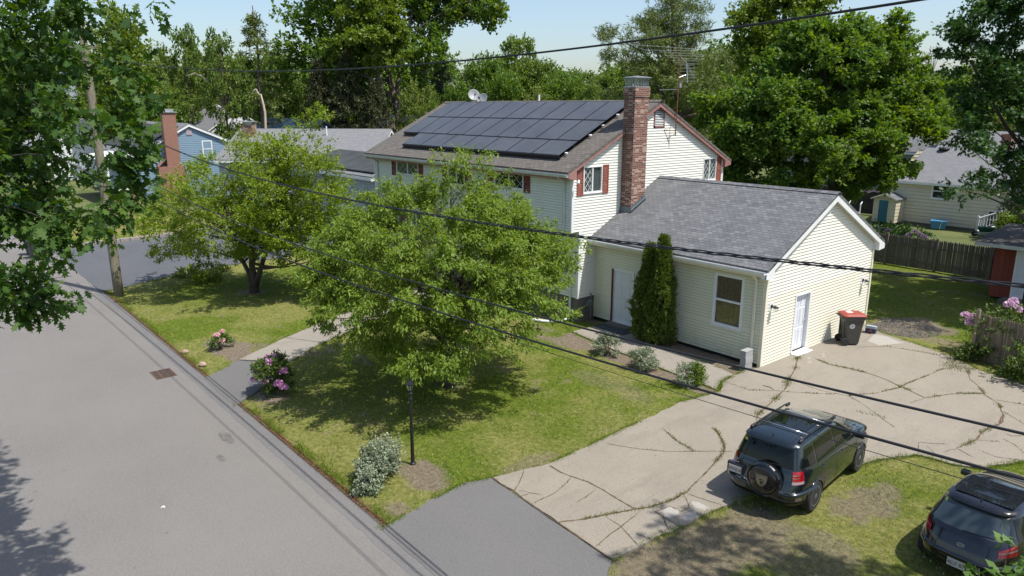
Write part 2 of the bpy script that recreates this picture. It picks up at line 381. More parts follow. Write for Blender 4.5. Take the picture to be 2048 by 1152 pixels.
M['dirt']=mat('dry soil and mulch',(.12,.085,.06),.95,.3,9.,bump=.8,bscale=40,c2=(.2,.155,.115),fine=.5)
M['mulch']=mat('dark mulch',(.06,.045,.036),.95,.35,16.,bump=.9,bscale=50,fine=.8)
M['stone']=mat('pinkish stone',(.34,.24,.19),.85,.2,8.,bump=.5,bscale=20)
M['block']=mat('cinder block',(.27,.27,.265),.95,.12,14.,bump=.6,bscale=80,fine=.3)
# foliage
M['l_cherry']=leafmat('cherry leaves',(.11,.205,.024),(.22,.29,.038),(.16,.24,.03),.42)
M['l_light']=leafmat('bright green leaves',(.11,.205,.018),(.24,.30,.026),(.17,.245,.02),.42)
M['l_maple']=leafmat('maple leaves',(.06,.135,.022),(.135,.225,.034),(.17,.245,.032),.45)
M['l_mapletip']=leafmat('yellow green leaves',(.09,.16,.02),(.16,.22,.025),(.12,.18,.02),.35)
M['l_oakdk']=leafmat('dark oak leaves',(.025,.07,.016),(.06,.125,.024),(.04,.10,.02),.3,.5)
M['l_mid']=leafmat('mid green leaves',(.085,.155,.03),(.165,.235,.045),(.15,.215,.036),.44)
M['l_pale']=leafmat('pale green leaves',(.13,.19,.035),(.2,.24,.05),(.16,.21,.04),.35)
M['l_pine']=leafmat('pine needles',(.07,.115,.026),(.17,.205,.042),(.12,.155,.034),.22)
M['l_spruce']=leafmat('dark spruce needles',(.025,.045,.022),(.055,.08,.036),(.04,.06,.026),.12)
M['l_cedar']=leafmat('bronze cedar foliage',(.03,.045,.014),(.075,.078,.024),(.05,.06,.018),.15)
M['l_arbor']=leafmat('arborvitae foliage',(.05,.09,.014),(.15,.20,.026),(.09,.13,.02),.25)
M['l_varieg']=leafmat('variegated leaves',(.11,.155,.08),(.36,.39,.27),(.18,.22,.13),.2)
M['l_shrub']=leafmat('shrub leaves',(.05,.10,.015),(.11,.16,.03),(.08,.13,.02),.25)
M['l_oak2']=leafmat('hanging oak leaves',(.025,.075,.012),(.085,.15,.02),(.05,.11,.016),.36,.6)
M['grass']=leafmat('grass blades',(.06,.135,.008),(.24,.30,.035),(.13,.205,.016),.3)
M['weed']=leafmat('weeds',(.07,.11,.015),(.19,.18,.04),(.12,.13,.02),.25)
M['pink']=leafmat('pink lilac blossom',(.62,.27,.52),(.74,.44,.64),(.68,.35,.58),.2)
M['palepink']=leafmat('pale pink blossom',(.72,.42,.44),(.78,.55,.55),(.74,.46,.48),.2)
M['lightpink']=leafmat('washed pink blossom',(.60,.40,.54),(.74,.56,.66),(.66,.46,.58),.2)
M['lilac']=leafmat('dusty lilac blossom',(.22,.15,.24),(.34,.25,.36),(.28,.2,.3),.2)
# ================================================================== GROUND
DRIVE=[(0.05,-10.81),(0.24,-10.16),(0.41,-9.4),(0.35,-8.02),(0.28,-6.66),(0.22,-5.39),(0.14,-4.23),(0.37,-2.66),(-0.03,-1.92),(-0.13,-0.6),(0.03,-0.05),
 (0.03,7.15),(0.84,6.55),(2.18,6.2),(3.46,5.73),(4.6,4.93),(5.82,4.76),(7.2,4.0),(9.5,3.2),(12,2.6),(12,-1.2),(9.2,-.75),(7.4,-0.88),(6.87,-2.07),(6.34,-2.33),(5.64,-2.48),(5.1,-3.63),(4.71,-5.19),(4.09,-7.56),(3.99,-8.62),(3.88,-10.04),(3.81,-11.02)]
APRON=[(0.24,-13.75),(0.15,-13.2),(-0.03,-12.41),(-0.15,-11.42),(0.05,-10.85),(3.81,-11.06),(4.17,-11.6),(4.9,-12.6),(5.6,-13.75)]
WALKA=[(-10.3,-13.75),(-10.6,-13.2),(-11.24,-12.36),(-9.98,-11.22),(-9.25,-11.62),(-8.4,-12.7),(-7.6,-13.75)]
WALKB=[(-11.24,-12.33),(-12.35,-10.47),(-13.35,-8.47),(-14.6,-5.9),(-15.3,-3.0),(-15.3,-1.0),(-13.6,-1.0),(-13.5,-3.6),(-12.9,-5.6),(-11.04,-9.59),(-9.98,-11.19)]
PATH=[(-6.45,-1.89),(-6.41,-0.8),(-5.1,-0.2),(-3.71,-0.84),(-1.62,-0.87),(-0.16,-1.2),(-0.1,-1.95),(0.2,-2.62),(-2.42,-2.41),(-4.82,-2.17)]
BED=[(-6.5,-1.95),(-4.75,-2.2),(-2.33,-2.45),(0.3,-2.66),(0.2,-3.15),(-1.84,-3.15),(-4.1,-3.0),(-6.3,-2.8)]
BED2=[(-5.0,0.0),(-7.2,0),(-7.2,-.5),(-5.2,-.2),(-3.7,-.84),(-1.6,-.87),(-0.15,-1.15),(0,0)]
NDRIVE=[(-24.1,-13.75),(-24.2,-12.96),(-25.44,-10.13),(-26.11,-7.35),(-26.3,-2.6),(-26.3,2.5),(-34.8,2.5),(-37.5,-2.6),(-37.7,-7.4),(-37.6,-10.2),(-36.4,-12.9),(-37.0,-13.75)]
CRACKS=[
[(0.49,-9.49),(0.85,-9.52),(1.18,-9.48),(1.57,-9.36),(2.04,-9.34),(2.48,-9.39),(2.96,-9.42)],
[(2.31,-10.95),(2.54,-10.54),(2.74,-10.05),(2.98,-9.44),(3.15,-9.09),(3.23,-8.61),(3.23,-8.01),(3.04,-7.22),(2.84,-6.45),(2.66,-5.83),(2.4,-5.47),(1.98,-5.09),(1.72,-4.94)],
[(0.56,-7.66),(1.25,-7.3),(1.79,-6.87),(2.21,-6.36),(2.78,-5.69)],[(0.89,-5.93),(1.54,-6.22),(2.16,-6.38)],[(0.29,-10.09),(0.63,-10.53),(0.88,-10.89)],[(0.87,-10.74),(1.34,-10.5)],[(1.09,-10.92),(1.13,-10.64)],
[(1.18,-9.48),(1.37,-9.9),(1.46,-10.28),(1.45,-10.92)],[(2.77,-10.09),(3.21,-10.09),(3.61,-10.25),(3.85,-10.36)],[(3.12,-9.53),(3.21,-10.09),(3.35,-10.99)],[(3.29,-8.1),(3.74,-8.0),(4.0,-7.93)],
[(3.27,-8.2),(3.65,-8.53),(3.63,-8.77),(3.36,-8.79),(3.29,-9.18),(3.51,-9.21),(3.95,-9.23)],[(3.51,-9.21),(3.87,-9.5)],[(3.85,-10.02),(3.6,-10.09)],[(2.02,-10.16),(1.9,-9.43)],
[(0.09,2.27),(0.86,0.53),(1.13,-0.24),(1.54,-1.18),(1.82,-2.51),(1.98,-3.34),(2.19,-3.73)],[(0.89,-1.95),(1.42,-1.42),(2.06,-0.93),(2.61,-0.38)],[(1.58,-0.33),(2.18,-0.41),(2.61,-0.28),(2.94,-0.17),(3.45,-0.47),(3.99,-0.86),(4.66,-1.33)],
[(0.7,2.1),(1.32,1.88),(1.9,1.99),(2.49,2.03),(3.1,1.9),(3.52,1.68),(3.84,1.57),(4.4,1.29)],[(2.94,-0.17),(3.34,0.59),(3.6,1.48),(3.63,2.32),(3.69,3.13),(3.75,3.98),(3.93,4.53)],[(1.06,4.21),(1.7,5.12),(2.43,5.32),(3.23,5.5)],
[(4.4,1.29),(4.7,2.12),(4.98,2.55),(5.34,2.88),(5.83,2.46),(6.19,1.68),(6.35,0.77)],[(4.34,4.69),(4.64,3.95),(5.04,3.4),(5.37,2.91)],[(4.45,4.9),(3.87,4.81),(3.93,4.53)],[(5.69,2.65),(6.13,2.81),(6.35,2.89)],
[(6.12,1.93),(6.46,1.68),(6.76,1.41)],[(4.25,0.57),(4.4,1.29)],[(5.41,-1.74),(5.6,-2.21)],[(5.43,-1.78),(5.69,-1.58),(5.92,-1.36)],
[(6.19,1.76),(6.35,1.13),(6.28,0.53),(6.26,0.0),(6.29,-0.57),(6.23,-1.0),(6.14,-1.38)],[(5.63,-1.83),(5.92,-2.1)],[(6.04,-1.95),(6.08,-1.63),(6.17,-1.46)],[(6.16,-1.42),(6.55,-1.62)],[(6.51,-1.12),(6.91,-1.19),(7.39,-0.93)],
[(6.62,0.43),(6.77,0.36),(6.98,0.61)],[(6.69,0.02),(6.96,-0.12),(7.26,-0.45)],[(6.29,-0.57),(6.7,-0.21)],[(-.1,-1.95),(.9,-1.95)]]
WEEDY={15:.11,1:.035,18:.06,20:.0,21:.05,29:.06,19:.0,16:.0,22:.04,23:.14,3:.02,24:.0}
rng=np.random.default_rng(5)
def jitter_poly(poly,amp,step,seed=1):
    r=np.random.default_rng(seed);o=[]
    n=len(poly)
    for i in range(n):
        a=np.array(poly[i]);b=np.array(poly[(i+1)%n]);L=np.linalg.norm(b-a);k=max(1,int(L/step));d=(b-a)/L;nn=np.array([-d[1],d[0]])
        for j in range(k):
            p=a+(b-a)*j/k
            o.append(tuple(p+nn*r.uniform(-amp,amp)))
    return o
def struct(name,mb,mt,label=None):
    o=mb.build(name,mt); return tag(o,label,None,None,'structure')
# lawn grid, with soil / dry grass (tree shade painted in) / clover masks per vertex
DIRT_EL=[(-1.0,-11.9,.75,.42,.85),(-7.9,-12.75,.9,.5,.9),(-12.7,-12.1,1.1,.6,1.),(-11.7,-11.0,.9,.45,.8),(-5.2,-8.3,.6,.5,.7),(-19.7,-8.6,.6,.6,.8),(1.1,8.2,1.2,1.4,.8),(2.6,7.3,1.5,.6,.6),
 (-6.1,-3.0,1.2,.35,.8),(-7.4,-2.4,.7,.3,.7),(-.2,-13.1,.4,.3,.7),(5.4,-10.9,2.0,1.3,.8),(4.8,-8.6,.8,1.3,.75),(7.0,-11.8,2.3,1.6,.8),(5.9,-5.4,.5,1.0,.7),(6.1,-7.6,.7,.5,.6),(-8.9,-9.3,.8,.35,.5),(-10.4,-9.6,.35,1.3,.6),(.1,-9.8,.35,.8,.5),(-2.2,-4.6,1.6,.5,.35),(7.2,-8.6,1.5,.9,.55)]
def masks(x,y):
    nz=fbm(x,y,1.2,3,4); nf=fbm(x,y,.28,11,3)
    d=np.zeros(x.shape)
    for cx,cy,rx,ry,a in DIRT_EL:
        q=np.sqrt(((x-cx)/rx)**2+((y-cy)/ry)**2)+ (nz-.5)*1.3+(nf-.5)*.9
        d=np.maximum(d,a*(1-sstep(.75,1.2,q)))
    for P in (BED,BED2):
        d=np.maximum(d,inpoly(x+(nf-.5)*.25,y+(nz-.5)*.3,P)*.95)
    d=np.maximum(d,sstep(.60,.74,nf*.55+nz*.45)*.5)
    sun=fbm(x,y,3.2,21,4)
    dry=np.clip(sstep(.38,.60,sun)*.85+(nf-.5)*.9,0,1)
    dry=np.where(y>8.5,dry*.25,dry);dry=dry*(1-.75*np.exp(-((x+7.2)**2+(y+9.6)**2)/7.));dry=dry*(1-.7*np.exp(-((x+21)**2+(y+10)**2)/9.))  # less dry colour where both lawn trees cast shade, painting that shade deeper
    edge=np.clip(1-(y+13.66+(nf-.5)*.25)/.22,0,1)*(y<-13)
    return d,dry,edge,fbm(x,y,.6,31,3)
gx=np.arange(-48,17,.14);gy=np.arange(-13.9,26,.14);GX,GY=np.meshgrid(gx,gy)
d_,dr_,ed_,cl_=masks(GX,GY)
GZ=(fbm(GX,GY,.5,41,3)-.5)*.04+(fbm(GX,GY,5,42,2)-.5)*.02-.004-.03*sstep(-13.55,-13.8,GY)
GZ=np.minimum(GZ,.016)
V=np.stack([GX.ravel(),GY.ravel(),GZ.ravel()],1);ny,nx=GX.shape
ii=(np.arange(ny-1)[:,None]*nx+np.arange(nx-1)[None,:]).ravel();Fq=np.stack([ii,ii+1,ii+nx+1,ii+nx],1)
m,nt,p=newmat('lawn');g=ocoord(nt);at_=N(nt,'Attribute',attribute_name='masks');sp=N(nt,'SeparateColor');nt.links.new(at_.outputs[0],sp.inputs[0])
f1=noise(nt,2.6,6,.8,g,.38,.62);f2=noise(nt,28,4,.8,g,.3,.7);f3=noise(nt,7,4,.7,g,.35,.65)
gr=mixc(nt,f1,(.05,.105,.010),(.125,.18,.018));gr=mixc(nt,f3,gr,(.175,.215,.025))
dryc=mixc(nt,f3,(.19,.205,.042),(.32,.295,.11));k=mixc(nt,sp.outputs[1],gr,dryc)
mm=N(nt,'Math',operation='MULTIPLY_ADD',ins={1:1.2,2:-.1},use_clamp=True);nt.links.new(sp.outputs[0],mm.inputs[0])
dc=mixc(nt,f2,(.15,.118,.085),(.34,.275,.205));k=mixc(nt,mm.outputs[0],k,dc)
k=mixc(nt,sp.outputs[2],k,mixc(nt,f2,(.15,.07,.035),(.12,.09,.05)))
f4=noise(nt,9,6,.85,g,.36,.60);k2=mixc(nt,f4,(.25,.25,.25),(1.,1.,1.));k=mixc(nt,.75,k,mixc(nt,1.,k,k2,'MULTIPLY'))
nt.links.new(k,p.inputs['Base Color']);p.inputs['Roughness'].default_value=.95;p.inputs['Specular IOR Level'].default_value=.15
bumpn(nt,p,noise(nt,22,6,.8,g),1.,.05);M['lawn']=m
lawn=np_mesh('lawn',V,Fq,M['lawn'],attr={'masks':np.stack([d_.ravel(),dr_.ravel(),ed_.ravel()],1)},smooth=True);tag(lawn,kind='structure')
mb=MB();mb.quad((-900,-900,-.06),(900,-900,-.06),(900,1400,-.06),(-900,1400,-.06))
struct('ground',mb,mat('distant ground',(.07,.10,.02),.95,.3,.3,c2=(.12,.13,.035)))
# road: a long strip, closed as a slab
mb=MB();ro=[(x,-13.62+.04*math.sin(x*1.7)+.05*math.sin(x*.61)) for x in np.arange(16,-90,-.5)]
ro=[(x,y-.0017*max(0,-30-x)**1.5) for x,y in ro]
mb.prism(ro+[(-90,-22.6),(16,-21.0)],-.04,.024);struct('road',mb,M['road'])
mb=MB();ro2=[(x,y-.03) for x,y in ro];mb.prism(jitter_poly([(16,-13.66),(-24,-13.66),(-24,-14.02),(16,-14.12)],.02,.35,9),.0,.0275);struct('road_edge_strip',mb,asphalt('edge asphalt',(.095,.092,.09),(.125,.121,.117)))
mb=MB();mb.prism([(16,-21.05),(-90,-22.7),(-90,-60),(16,-60)],-.04,.03);struct('verge',mb,mat('far verge grass',(.08,.12,.02),.95,.3,2.))
mb=MB()
_rs=strip(mb,[(16,-17.2),(4,-17.35),(-4,-17.1),(-14,-17.3),(-40,-17.2)],.02,.0262,301) if 0 else None
# darker oil stains and the seam of the road
mb=MB()
for cx,cy,rx,ry,s in ((-5.75,-14.62,.42,.13,1),(-4.75,-15.1,.2,.08,2)):
    r_=np.random.default_rng(s);mb.add([(cx+rx*math.cos(a)*(1+r_.uniform(-.2,.2)),cy+ry*math.sin(a)*(1+r_.uniform(-.2,.2)),.0275) for a in np.linspace(0,2*math.pi,18,endpoint=False)],[tuple(range(18))])
struct('road_stain',mb,mat('oil stain',(.12,.112,.098),.8,.3,12.,c2=(.16,.15,.135)))
mb=MB();mb.prism(jitter_poly(APRON,.02,.3),-.03,.034);struct('driveway_apron',mb,M['apron'])
mb=MB();mb.prism(jitter_poly(WALKA,.025,.3,2),-.03,.034);struct('path_apron',mb,M['apron'])
drive_p=jitter_poly(DRIVE,.03,.25,3)
mb=MB();mb.prism(drive_p,-.03,.046);struct('driveway',mb,M['concrete'])
mb=MB();mb.prism(jitter_poly(WALKB,.012,.4,4),-.03,.046);struct('front_path',mb,M['walk'])
mb=MB();mb.prism(jitter_poly(PATH,.012,.4,5),-.03,.040);struct('side_path',mb,M['walk'])
mb=MB();mb.prism(jitter_poly(NDRIVE,.02,.5,6),-.03,.034);struct('neighbour_driveway',mb,M['newasphalt'])
def strip(mb,pts,w,z,seed,amp=.03):
    r=np.random.default_rng(seed);P=[]
    for i in range(len(pts)-1):
        a=np.array(pts[i]);b=np.array(pts[i+1]);L=np.linalg.norm(b-a);k=max(1,int(L/.09))
        for j in range(k): P.append(a+(b-a)*j/k)
    P.append(np.array(pts[-1]));P=np.array(P);n=len(P)
    T=np.gradient(P,axis=0) if n>1 else P;T/=np.linalg.norm(T,axis=1,keepdims=True)+1e-9;Nn=np.stack([-T[:,1],T[:,0]],1)
    off=np.cumsum(r.normal(0,.4,n))*.012;off-=np.linspace(off[0],off[-1],n);P=P+Nn*np.clip(off,-.05,.05)[:,None]
    W=w*(.35+r.random(n)*1.1);W[0]*=.3;W[-1]*=.3
    vs=[(q[0]+s*nn[0]*ww/2,q[1]+s*nn[1]*ww/2,z) for q,nn,ww in zip(P,Nn,W) for s in(-1,1)]
    mb.add(vs,[(2*i,2*i+2,2*i+3,2*i+1) for i in range(n-1)]);return P
mb=MB();weeds_pts=[]
for i,c in enumerate(CRACKS):
    P=strip(mb,c,.04 if i in(0,1,15,18,21,29) else .018,.0505+.0003*(i%5),i)
    wd=WEEDY.get(i,None);dens=.35 if wd is None else 1.
    for q in P:
        n_=rng.poisson((1.4 if wd is None else 10+wd*230)*float(sstep(.42,.62,fbm(np.array([q[0]]),np.array([q[1]]),.45,99,2))[0]))
        for _ in range(n_): weeds_pts.append((q[0]+rng.normal(0,.015+(wd or 0)*.5),q[1]+rng.normal(0,.015+(wd or 0)*.5)))
strip(mb,[(-11.24,-12.33),(-9.98,-11.2)],.05,.0507,77);strip(mb,[(-12.5,-10.2),(-11.2,-9.5)],.03,.0507,78);strip(mb,[(-13.6,-7.9),(-12.2,-7.4)],.03,.0507,79)
strip(mb,[(.05,-10.83),(3.81,-11.04)],.035,.0508,80)
struct('paving_cracks',mb,mat('dirt in cracks',(.07,.048,.028),.95,.4,12.,c2=(.16,.11,.06)))
mb2=MB();strip(mb2,[(2.2,-13.9),(1.8,-15.6),(2.4,-17.2)],.018,.0290,303)
struct('road_cracks',mb2,mat('dark road crack',(.10,.094,.084),.9,.3,9.))
n=520;x=rng.uniform(-16,9,n);y=rng.uniform(-20,3,n);k=((y<-13.8)&(rng.random(n)<.45))|inpoly(x,y,DRIVE);x=x[k];y=y[k];zz=np.where(y<-13.8,.03,.05);q=len(x);a=rng.uniform(0,6.28,q);sz_=rng.uniform(.012,.035,q)
V=np.stack([np.stack([x+sz_*np.cos(a+t)*(1 if i%2 else .45),y+sz_*np.sin(a+t)*(1 if i%2 else .45),zz+(.012 if i==1 else 0)],1) for i,t in enumerate((0,1.57,3.14,4.71))],1).reshape(-1,3)
tag(np_mesh('debris',V,np.arange(4*q).reshape(-1,4),leafmat('dry debris',(.10,.06,.03),(.28,.22,.12),(.18,.12,.06),.05)),'small dry leaves and bits scattered on the paving','debris',kind='stuff')
# broken corner patch by the car and pale spill marks
mb=MB()
for cx,cy,rx,ry,s in ((3.5,-8.95,.17,.2,1),(3.85,-8.75,.12,.22,2),(3.75,-8.3,.2,.12,3)):
    r_=np.random.default_rng(s);mb.add([(cx+rx*math.cos(a)*(1+r_.uniform(-.3,.3)),cy+ry*math.sin(a)*(1+r_.uniform(-.3,.3)),.0495) for a in np.linspace(0,2*math.pi,14,endpoint=False)],[tuple(range(14))])
for _ in range(9):
    cx,cy=rng.uniform(.2,.9),rng.uniform(1.6,2.9)
    if _>5: cx,cy=rng.uniform(1.2,2.6),rng.uniform(5.3,6.1)
    mb.add([(cx+.05*math.cos(a)*rng.uniform(.4,1.4),cy+.1*math.sin(a)*rng.uniform(.4,1.3),.0495) for a in np.linspace(0,2*math.pi,9,endpoint=False)],[tuple(range(9))])
mb.add([(1.0,5.2,.049),(1.5,5.0,.049),(1.9,5.9,.049),(1.2,6.25,.049),(.8,6.2,.049)],[(0,1,2,3,4)])
struct('driveway_patches',mb,mat('pale worn concrete',(.29,.27,.24),.9,.15,8.,fine=.2))
# grass blades ---------------------------------------------------
def blades(x,y,h,w,z=0.,lean=.5,r=rng):
    n=len(x);a=r.uniform(0,2*math.pi,n);dx=np.cos(a)*w/2;dy=np.sin(a)*w/2;b=r.uniform(0,2*math.pi,n);l=r.random(n)*lean*h
    V=np.empty((n,3,3));V[:,0]=np.stack([x-dx,y-dy,np.full(n,z)],1);V[:,1]=np.stack([x+dx,y+dy,np.full(n,z)],1);V[:,2]=np.stack([x+np.cos(b)*l,y+np.sin(b)*l,z+h],1)
    return V.reshape(-1,3),np.arange(3*n).reshape(-1,3)
def avoid(x,y):
    k=np.ones(x.shape,bool)
    for P in (DRIVE,APRON,WALKA,WALKB,PATH,NDRIVE): k&=~inpoly(x,y,P)
    k&=~((x>-21.6)&(x<-7.15)&(y>-.95)&(y<8));k&=~((x>-7.3)&(x<0)&(y>-.02)&(y<7.2));return k
n=420000;x=rng.uniform(-24,10,n);y=rng.uniform(-13.55,14,n)
dist=np.hypot(x-CAM[0],y-CAM[1]);keep=(rng.random(n)<np.clip(1.25-dist/38,0.08,1))&avoid(x,y);x=x[keep];y=y[keep]
d1,dr1,e1,c1=masks(x,y);keep=rng.random(len(x))<(1-np.clip(d1*1.15,0,.985))*(.3+.7*(1-dr1*.75))*(.45+.55*sstep(.35,.6,c1));x=x[keep];y=y[keep];h=rng.uniform(.025,.06,len(x))*(1+1.2*sstep(.62,.75,c1[keep]))*(1-.45*dr1[keep])
V,Ff=blades(x,y,h,.018,lean=.9)
# longer tufts along edges of the paving and the house
ex=[];
def edge_pts(poly,n,s=.04,closed=True):
    P=np.array(poly+([poly[0]] if closed else []));L=np.linalg.norm(np.diff(P,axis=0),axis=1);c=np.concatenate([[0],np.cumsum(L)]);t=rng.uniform(0,c[-1],n);i=np.searchsorted(c,t)-1;i=np.clip(i,0,len(L)-1);q=P[i]+(P[i+1]-P[i])*((t-c[i])/L[i])[:,None];return q+rng.normal(0,s,q.shape)
E=np.concatenate([edge_pts(DRIVE[:10],5000,.05,False),edge_pts(DRIVE[22:],4500,.06,False),edge_pts(DRIVE[11:18],2500,.07,False),edge_pts(APRON[:5],1200,.05,False),edge_pts(WALKA[:3],900,.05,False),edge_pts(WALKA[3:],900,.05,False),edge_pts(WALKB[:6],2500,.05,False),edge_pts(WALKB[6:],2500,.05,False),edge_pts(PATH,2600,.05),edge_pts(NDRIVE[:4],1500,.08,False),edge_pts([(-24,-13.5),(-10.3,-13.5)],3500,.08,False),edge_pts([(-7.6,-13.5),(.1,-13.45)],3500,.08,False)])
sel=fbm(E[:,0],E[:,1],.5,91,3)>.45;E=E[sel]
V2,F2=blades(E[:,0],E[:,1],rng.uniform(.03,.09,len(E)),.014,z=.02,lean=.8)
go=np_mesh('grass',np.concatenate([V,V2]),np.concatenate([Ff,F2+len(V)]),M['grass']);tag(go,'short patchy green grass of the lawns','grass',kind='stuff')
W=np.array(weeds_pts)
W=np.concatenate([W,edge_pts([(4.3,4.7),(3.7,5.4),(3.9,4.4)],700,.16),edge_pts([(3.6,-1.1),(4.3,-.9)],60,.05)])
V,Ff=blades(W[:,0],W[:,1],rng.uniform(.015,.07,len(W)),.014,z=.048,lean=1.2)
tag(np_mesh('crack_weeds',V,Ff,M['weed']),'weeds growing out of the driveway cracks','weeds',kind='stuff')
# red brown litter line along the road edge + scattered bits
n=14000;x=np.concatenate([rng.uniform(-24,-10.3,n//2),rng.uniform(-7.7,.2,n//2)]);y=-13.6+np.abs(rng.normal(0,.06,n))-.05
V,Ff=blades(x,y,rng.uniform(.004,.02,n),.03,z=.022,lean=3.)
tag(np_mesh('leaf_litter',V,Ff,mat('brown leaf litter',(.17,.085,.045),.9,.4,30.)),'reddish brown litter along the road edge','litter',kind='stuff')
n=5000;x=rng.uniform(-10,9,n);y=rng.uniform(-13.5,0,n);k=avoid(x,y)&(fbm(x,y,.9,66,3)>.52);x=x[k];y=y[k]
V,Ff=blades(x,y,rng.uniform(.03,.05,len(x)),.022,z=.0,lean=.3)
tag(np_mesh('clover',V,Ff,mat('pale clover heads',(.42,.44,.3),.8,.2,9.)),'small pale clover heads scattered in the grass','clover',kind='stuff')
# gravel at the back of the drive
n=9000;a=rng.uniform(0,6.28,n);q=np.sqrt(rng.random(n));x=1.1+1.2*q*np.cos(a);y=8.0+1.3*q*np.sin(a);k=~inpoly(x,y,DRIVE)&(x>.15);x=x[k];y=y[k]
V,Ff=blades(x,y,rng.uniform(.01,.022,len(x)),.035,z=.0,lean=1.5)
tag(np_mesh('gravel',V,Ff,mat('grey gravel',(.24,.22,.2),.9,.4,40.)),'grey gravel patch behind the driveway','gravel',kind='stuff')

# ================================================================== BUILDINGS
COURSE=.1016
def clapboard(mb,o,t,n,a0,a1,z0,z1,holes=(),course=COURSE,proud=.021,m=None):
    """a0(z),a1(z): extent along t at height z"""
    o=np.array(o,float);t=np.array(t,float);n=np.array(n,float);fa=a0 if callable(a0) else (lambda z:a0);fb=a1 if callable(a1) else (lambda z:a1)
    zz=np.array([0,0,1.]);k=int(math.ceil((z1-z0)/course));flip=(np.cross(t,zz)@n)<0
    def q(P):
        mb.add(P[::-1] if flip else P,[(0,1,2,3)],m)
    for i in range(k):
        zb=z0+i*course;zt=min(z1,zb+course);br=sorted({zb,zt}|{h for H in holes for h in H[2:4] if zb+.004<h<zt-.004})
        for c,d in zip(br[:-1],br[1:]):
            mid=(c+d)/2;iv=[(0,1)];A=(fa(c),fb(c));B=(fa(d),fb(d));L=A[1]-A[0]
            if L<.01: continue
            segs=[(A[0],A[1],B[0],B[1])]
            for H in holes:
                if H[2]<mid<H[3]:
                    ns=[]
                    for s in segs:
                        if H[1]<=s[0] or H[0]>=s[1]: ns.append(s);continue
                        if H[0]>s[0]: ns.append((s[0],H[0],s[2],H[0]))
                        if H[1]<s[1]: ns.append((H[1],s[1],H[1],s[3]))
                    segs=ns
            pb=proud*(1-(c-zb)/course)+.001;pt=proud*(1-(d-zb)/course)+.001
            gap=min(.02,course*.2);last=abs(d-zt)<1e-6 and (d-c)>gap*1.5
            dm=d-gap if last else d;fr=(dm-c)/(d-c);pm=max(.003,pb+(pt-pb)*fr)
            for s in segs:
                m0=s[0]+(s[2]-s[0])*fr;m1=s[1]+(s[3]-s[1])*fr
                q([o+t*s[0]+n*pb+zz*c,o+t*s[1]+n*pb+zz*c,o+t*m1+n*pm+zz*dm,o+t*m0+n*pm+zz*dm])
                if last: q([o+t*m0+n*pm+zz*dm,o+t*m1+n*pm+zz*dm,o+t*s[3]-n*.03+zz*d,o+t*s[2]-n*.03+zz*d])
                if c==zb: q([o+t*s[0]-n*.03+zz*c,o+t*s[1]-n*.03+zz*c,o+t*s[1]+n*pb+zz*c,o+t*s[0]+n*pb+zz*c])
def P3(o,t,n):
    o=np.array(o,float);t=np.array(t,float);n=np.array(n,float)
    return lambda a,z,d=0.: o+t*a+n*d+np.array([0,0,z])
def bar(mb,W,a0,a1,z0,z1,d0,d1,m=None):
    vs=[W(a,z,d) for d in(d0,d1) for z in(z0,z1) for a in(a0,a1)]
    mb.add(vs,[(0,2,3,1),(4,5,7,6),(0,1,5,4),(1,3,7,5),(3,2,6,7),(2,0,4,6)],m)
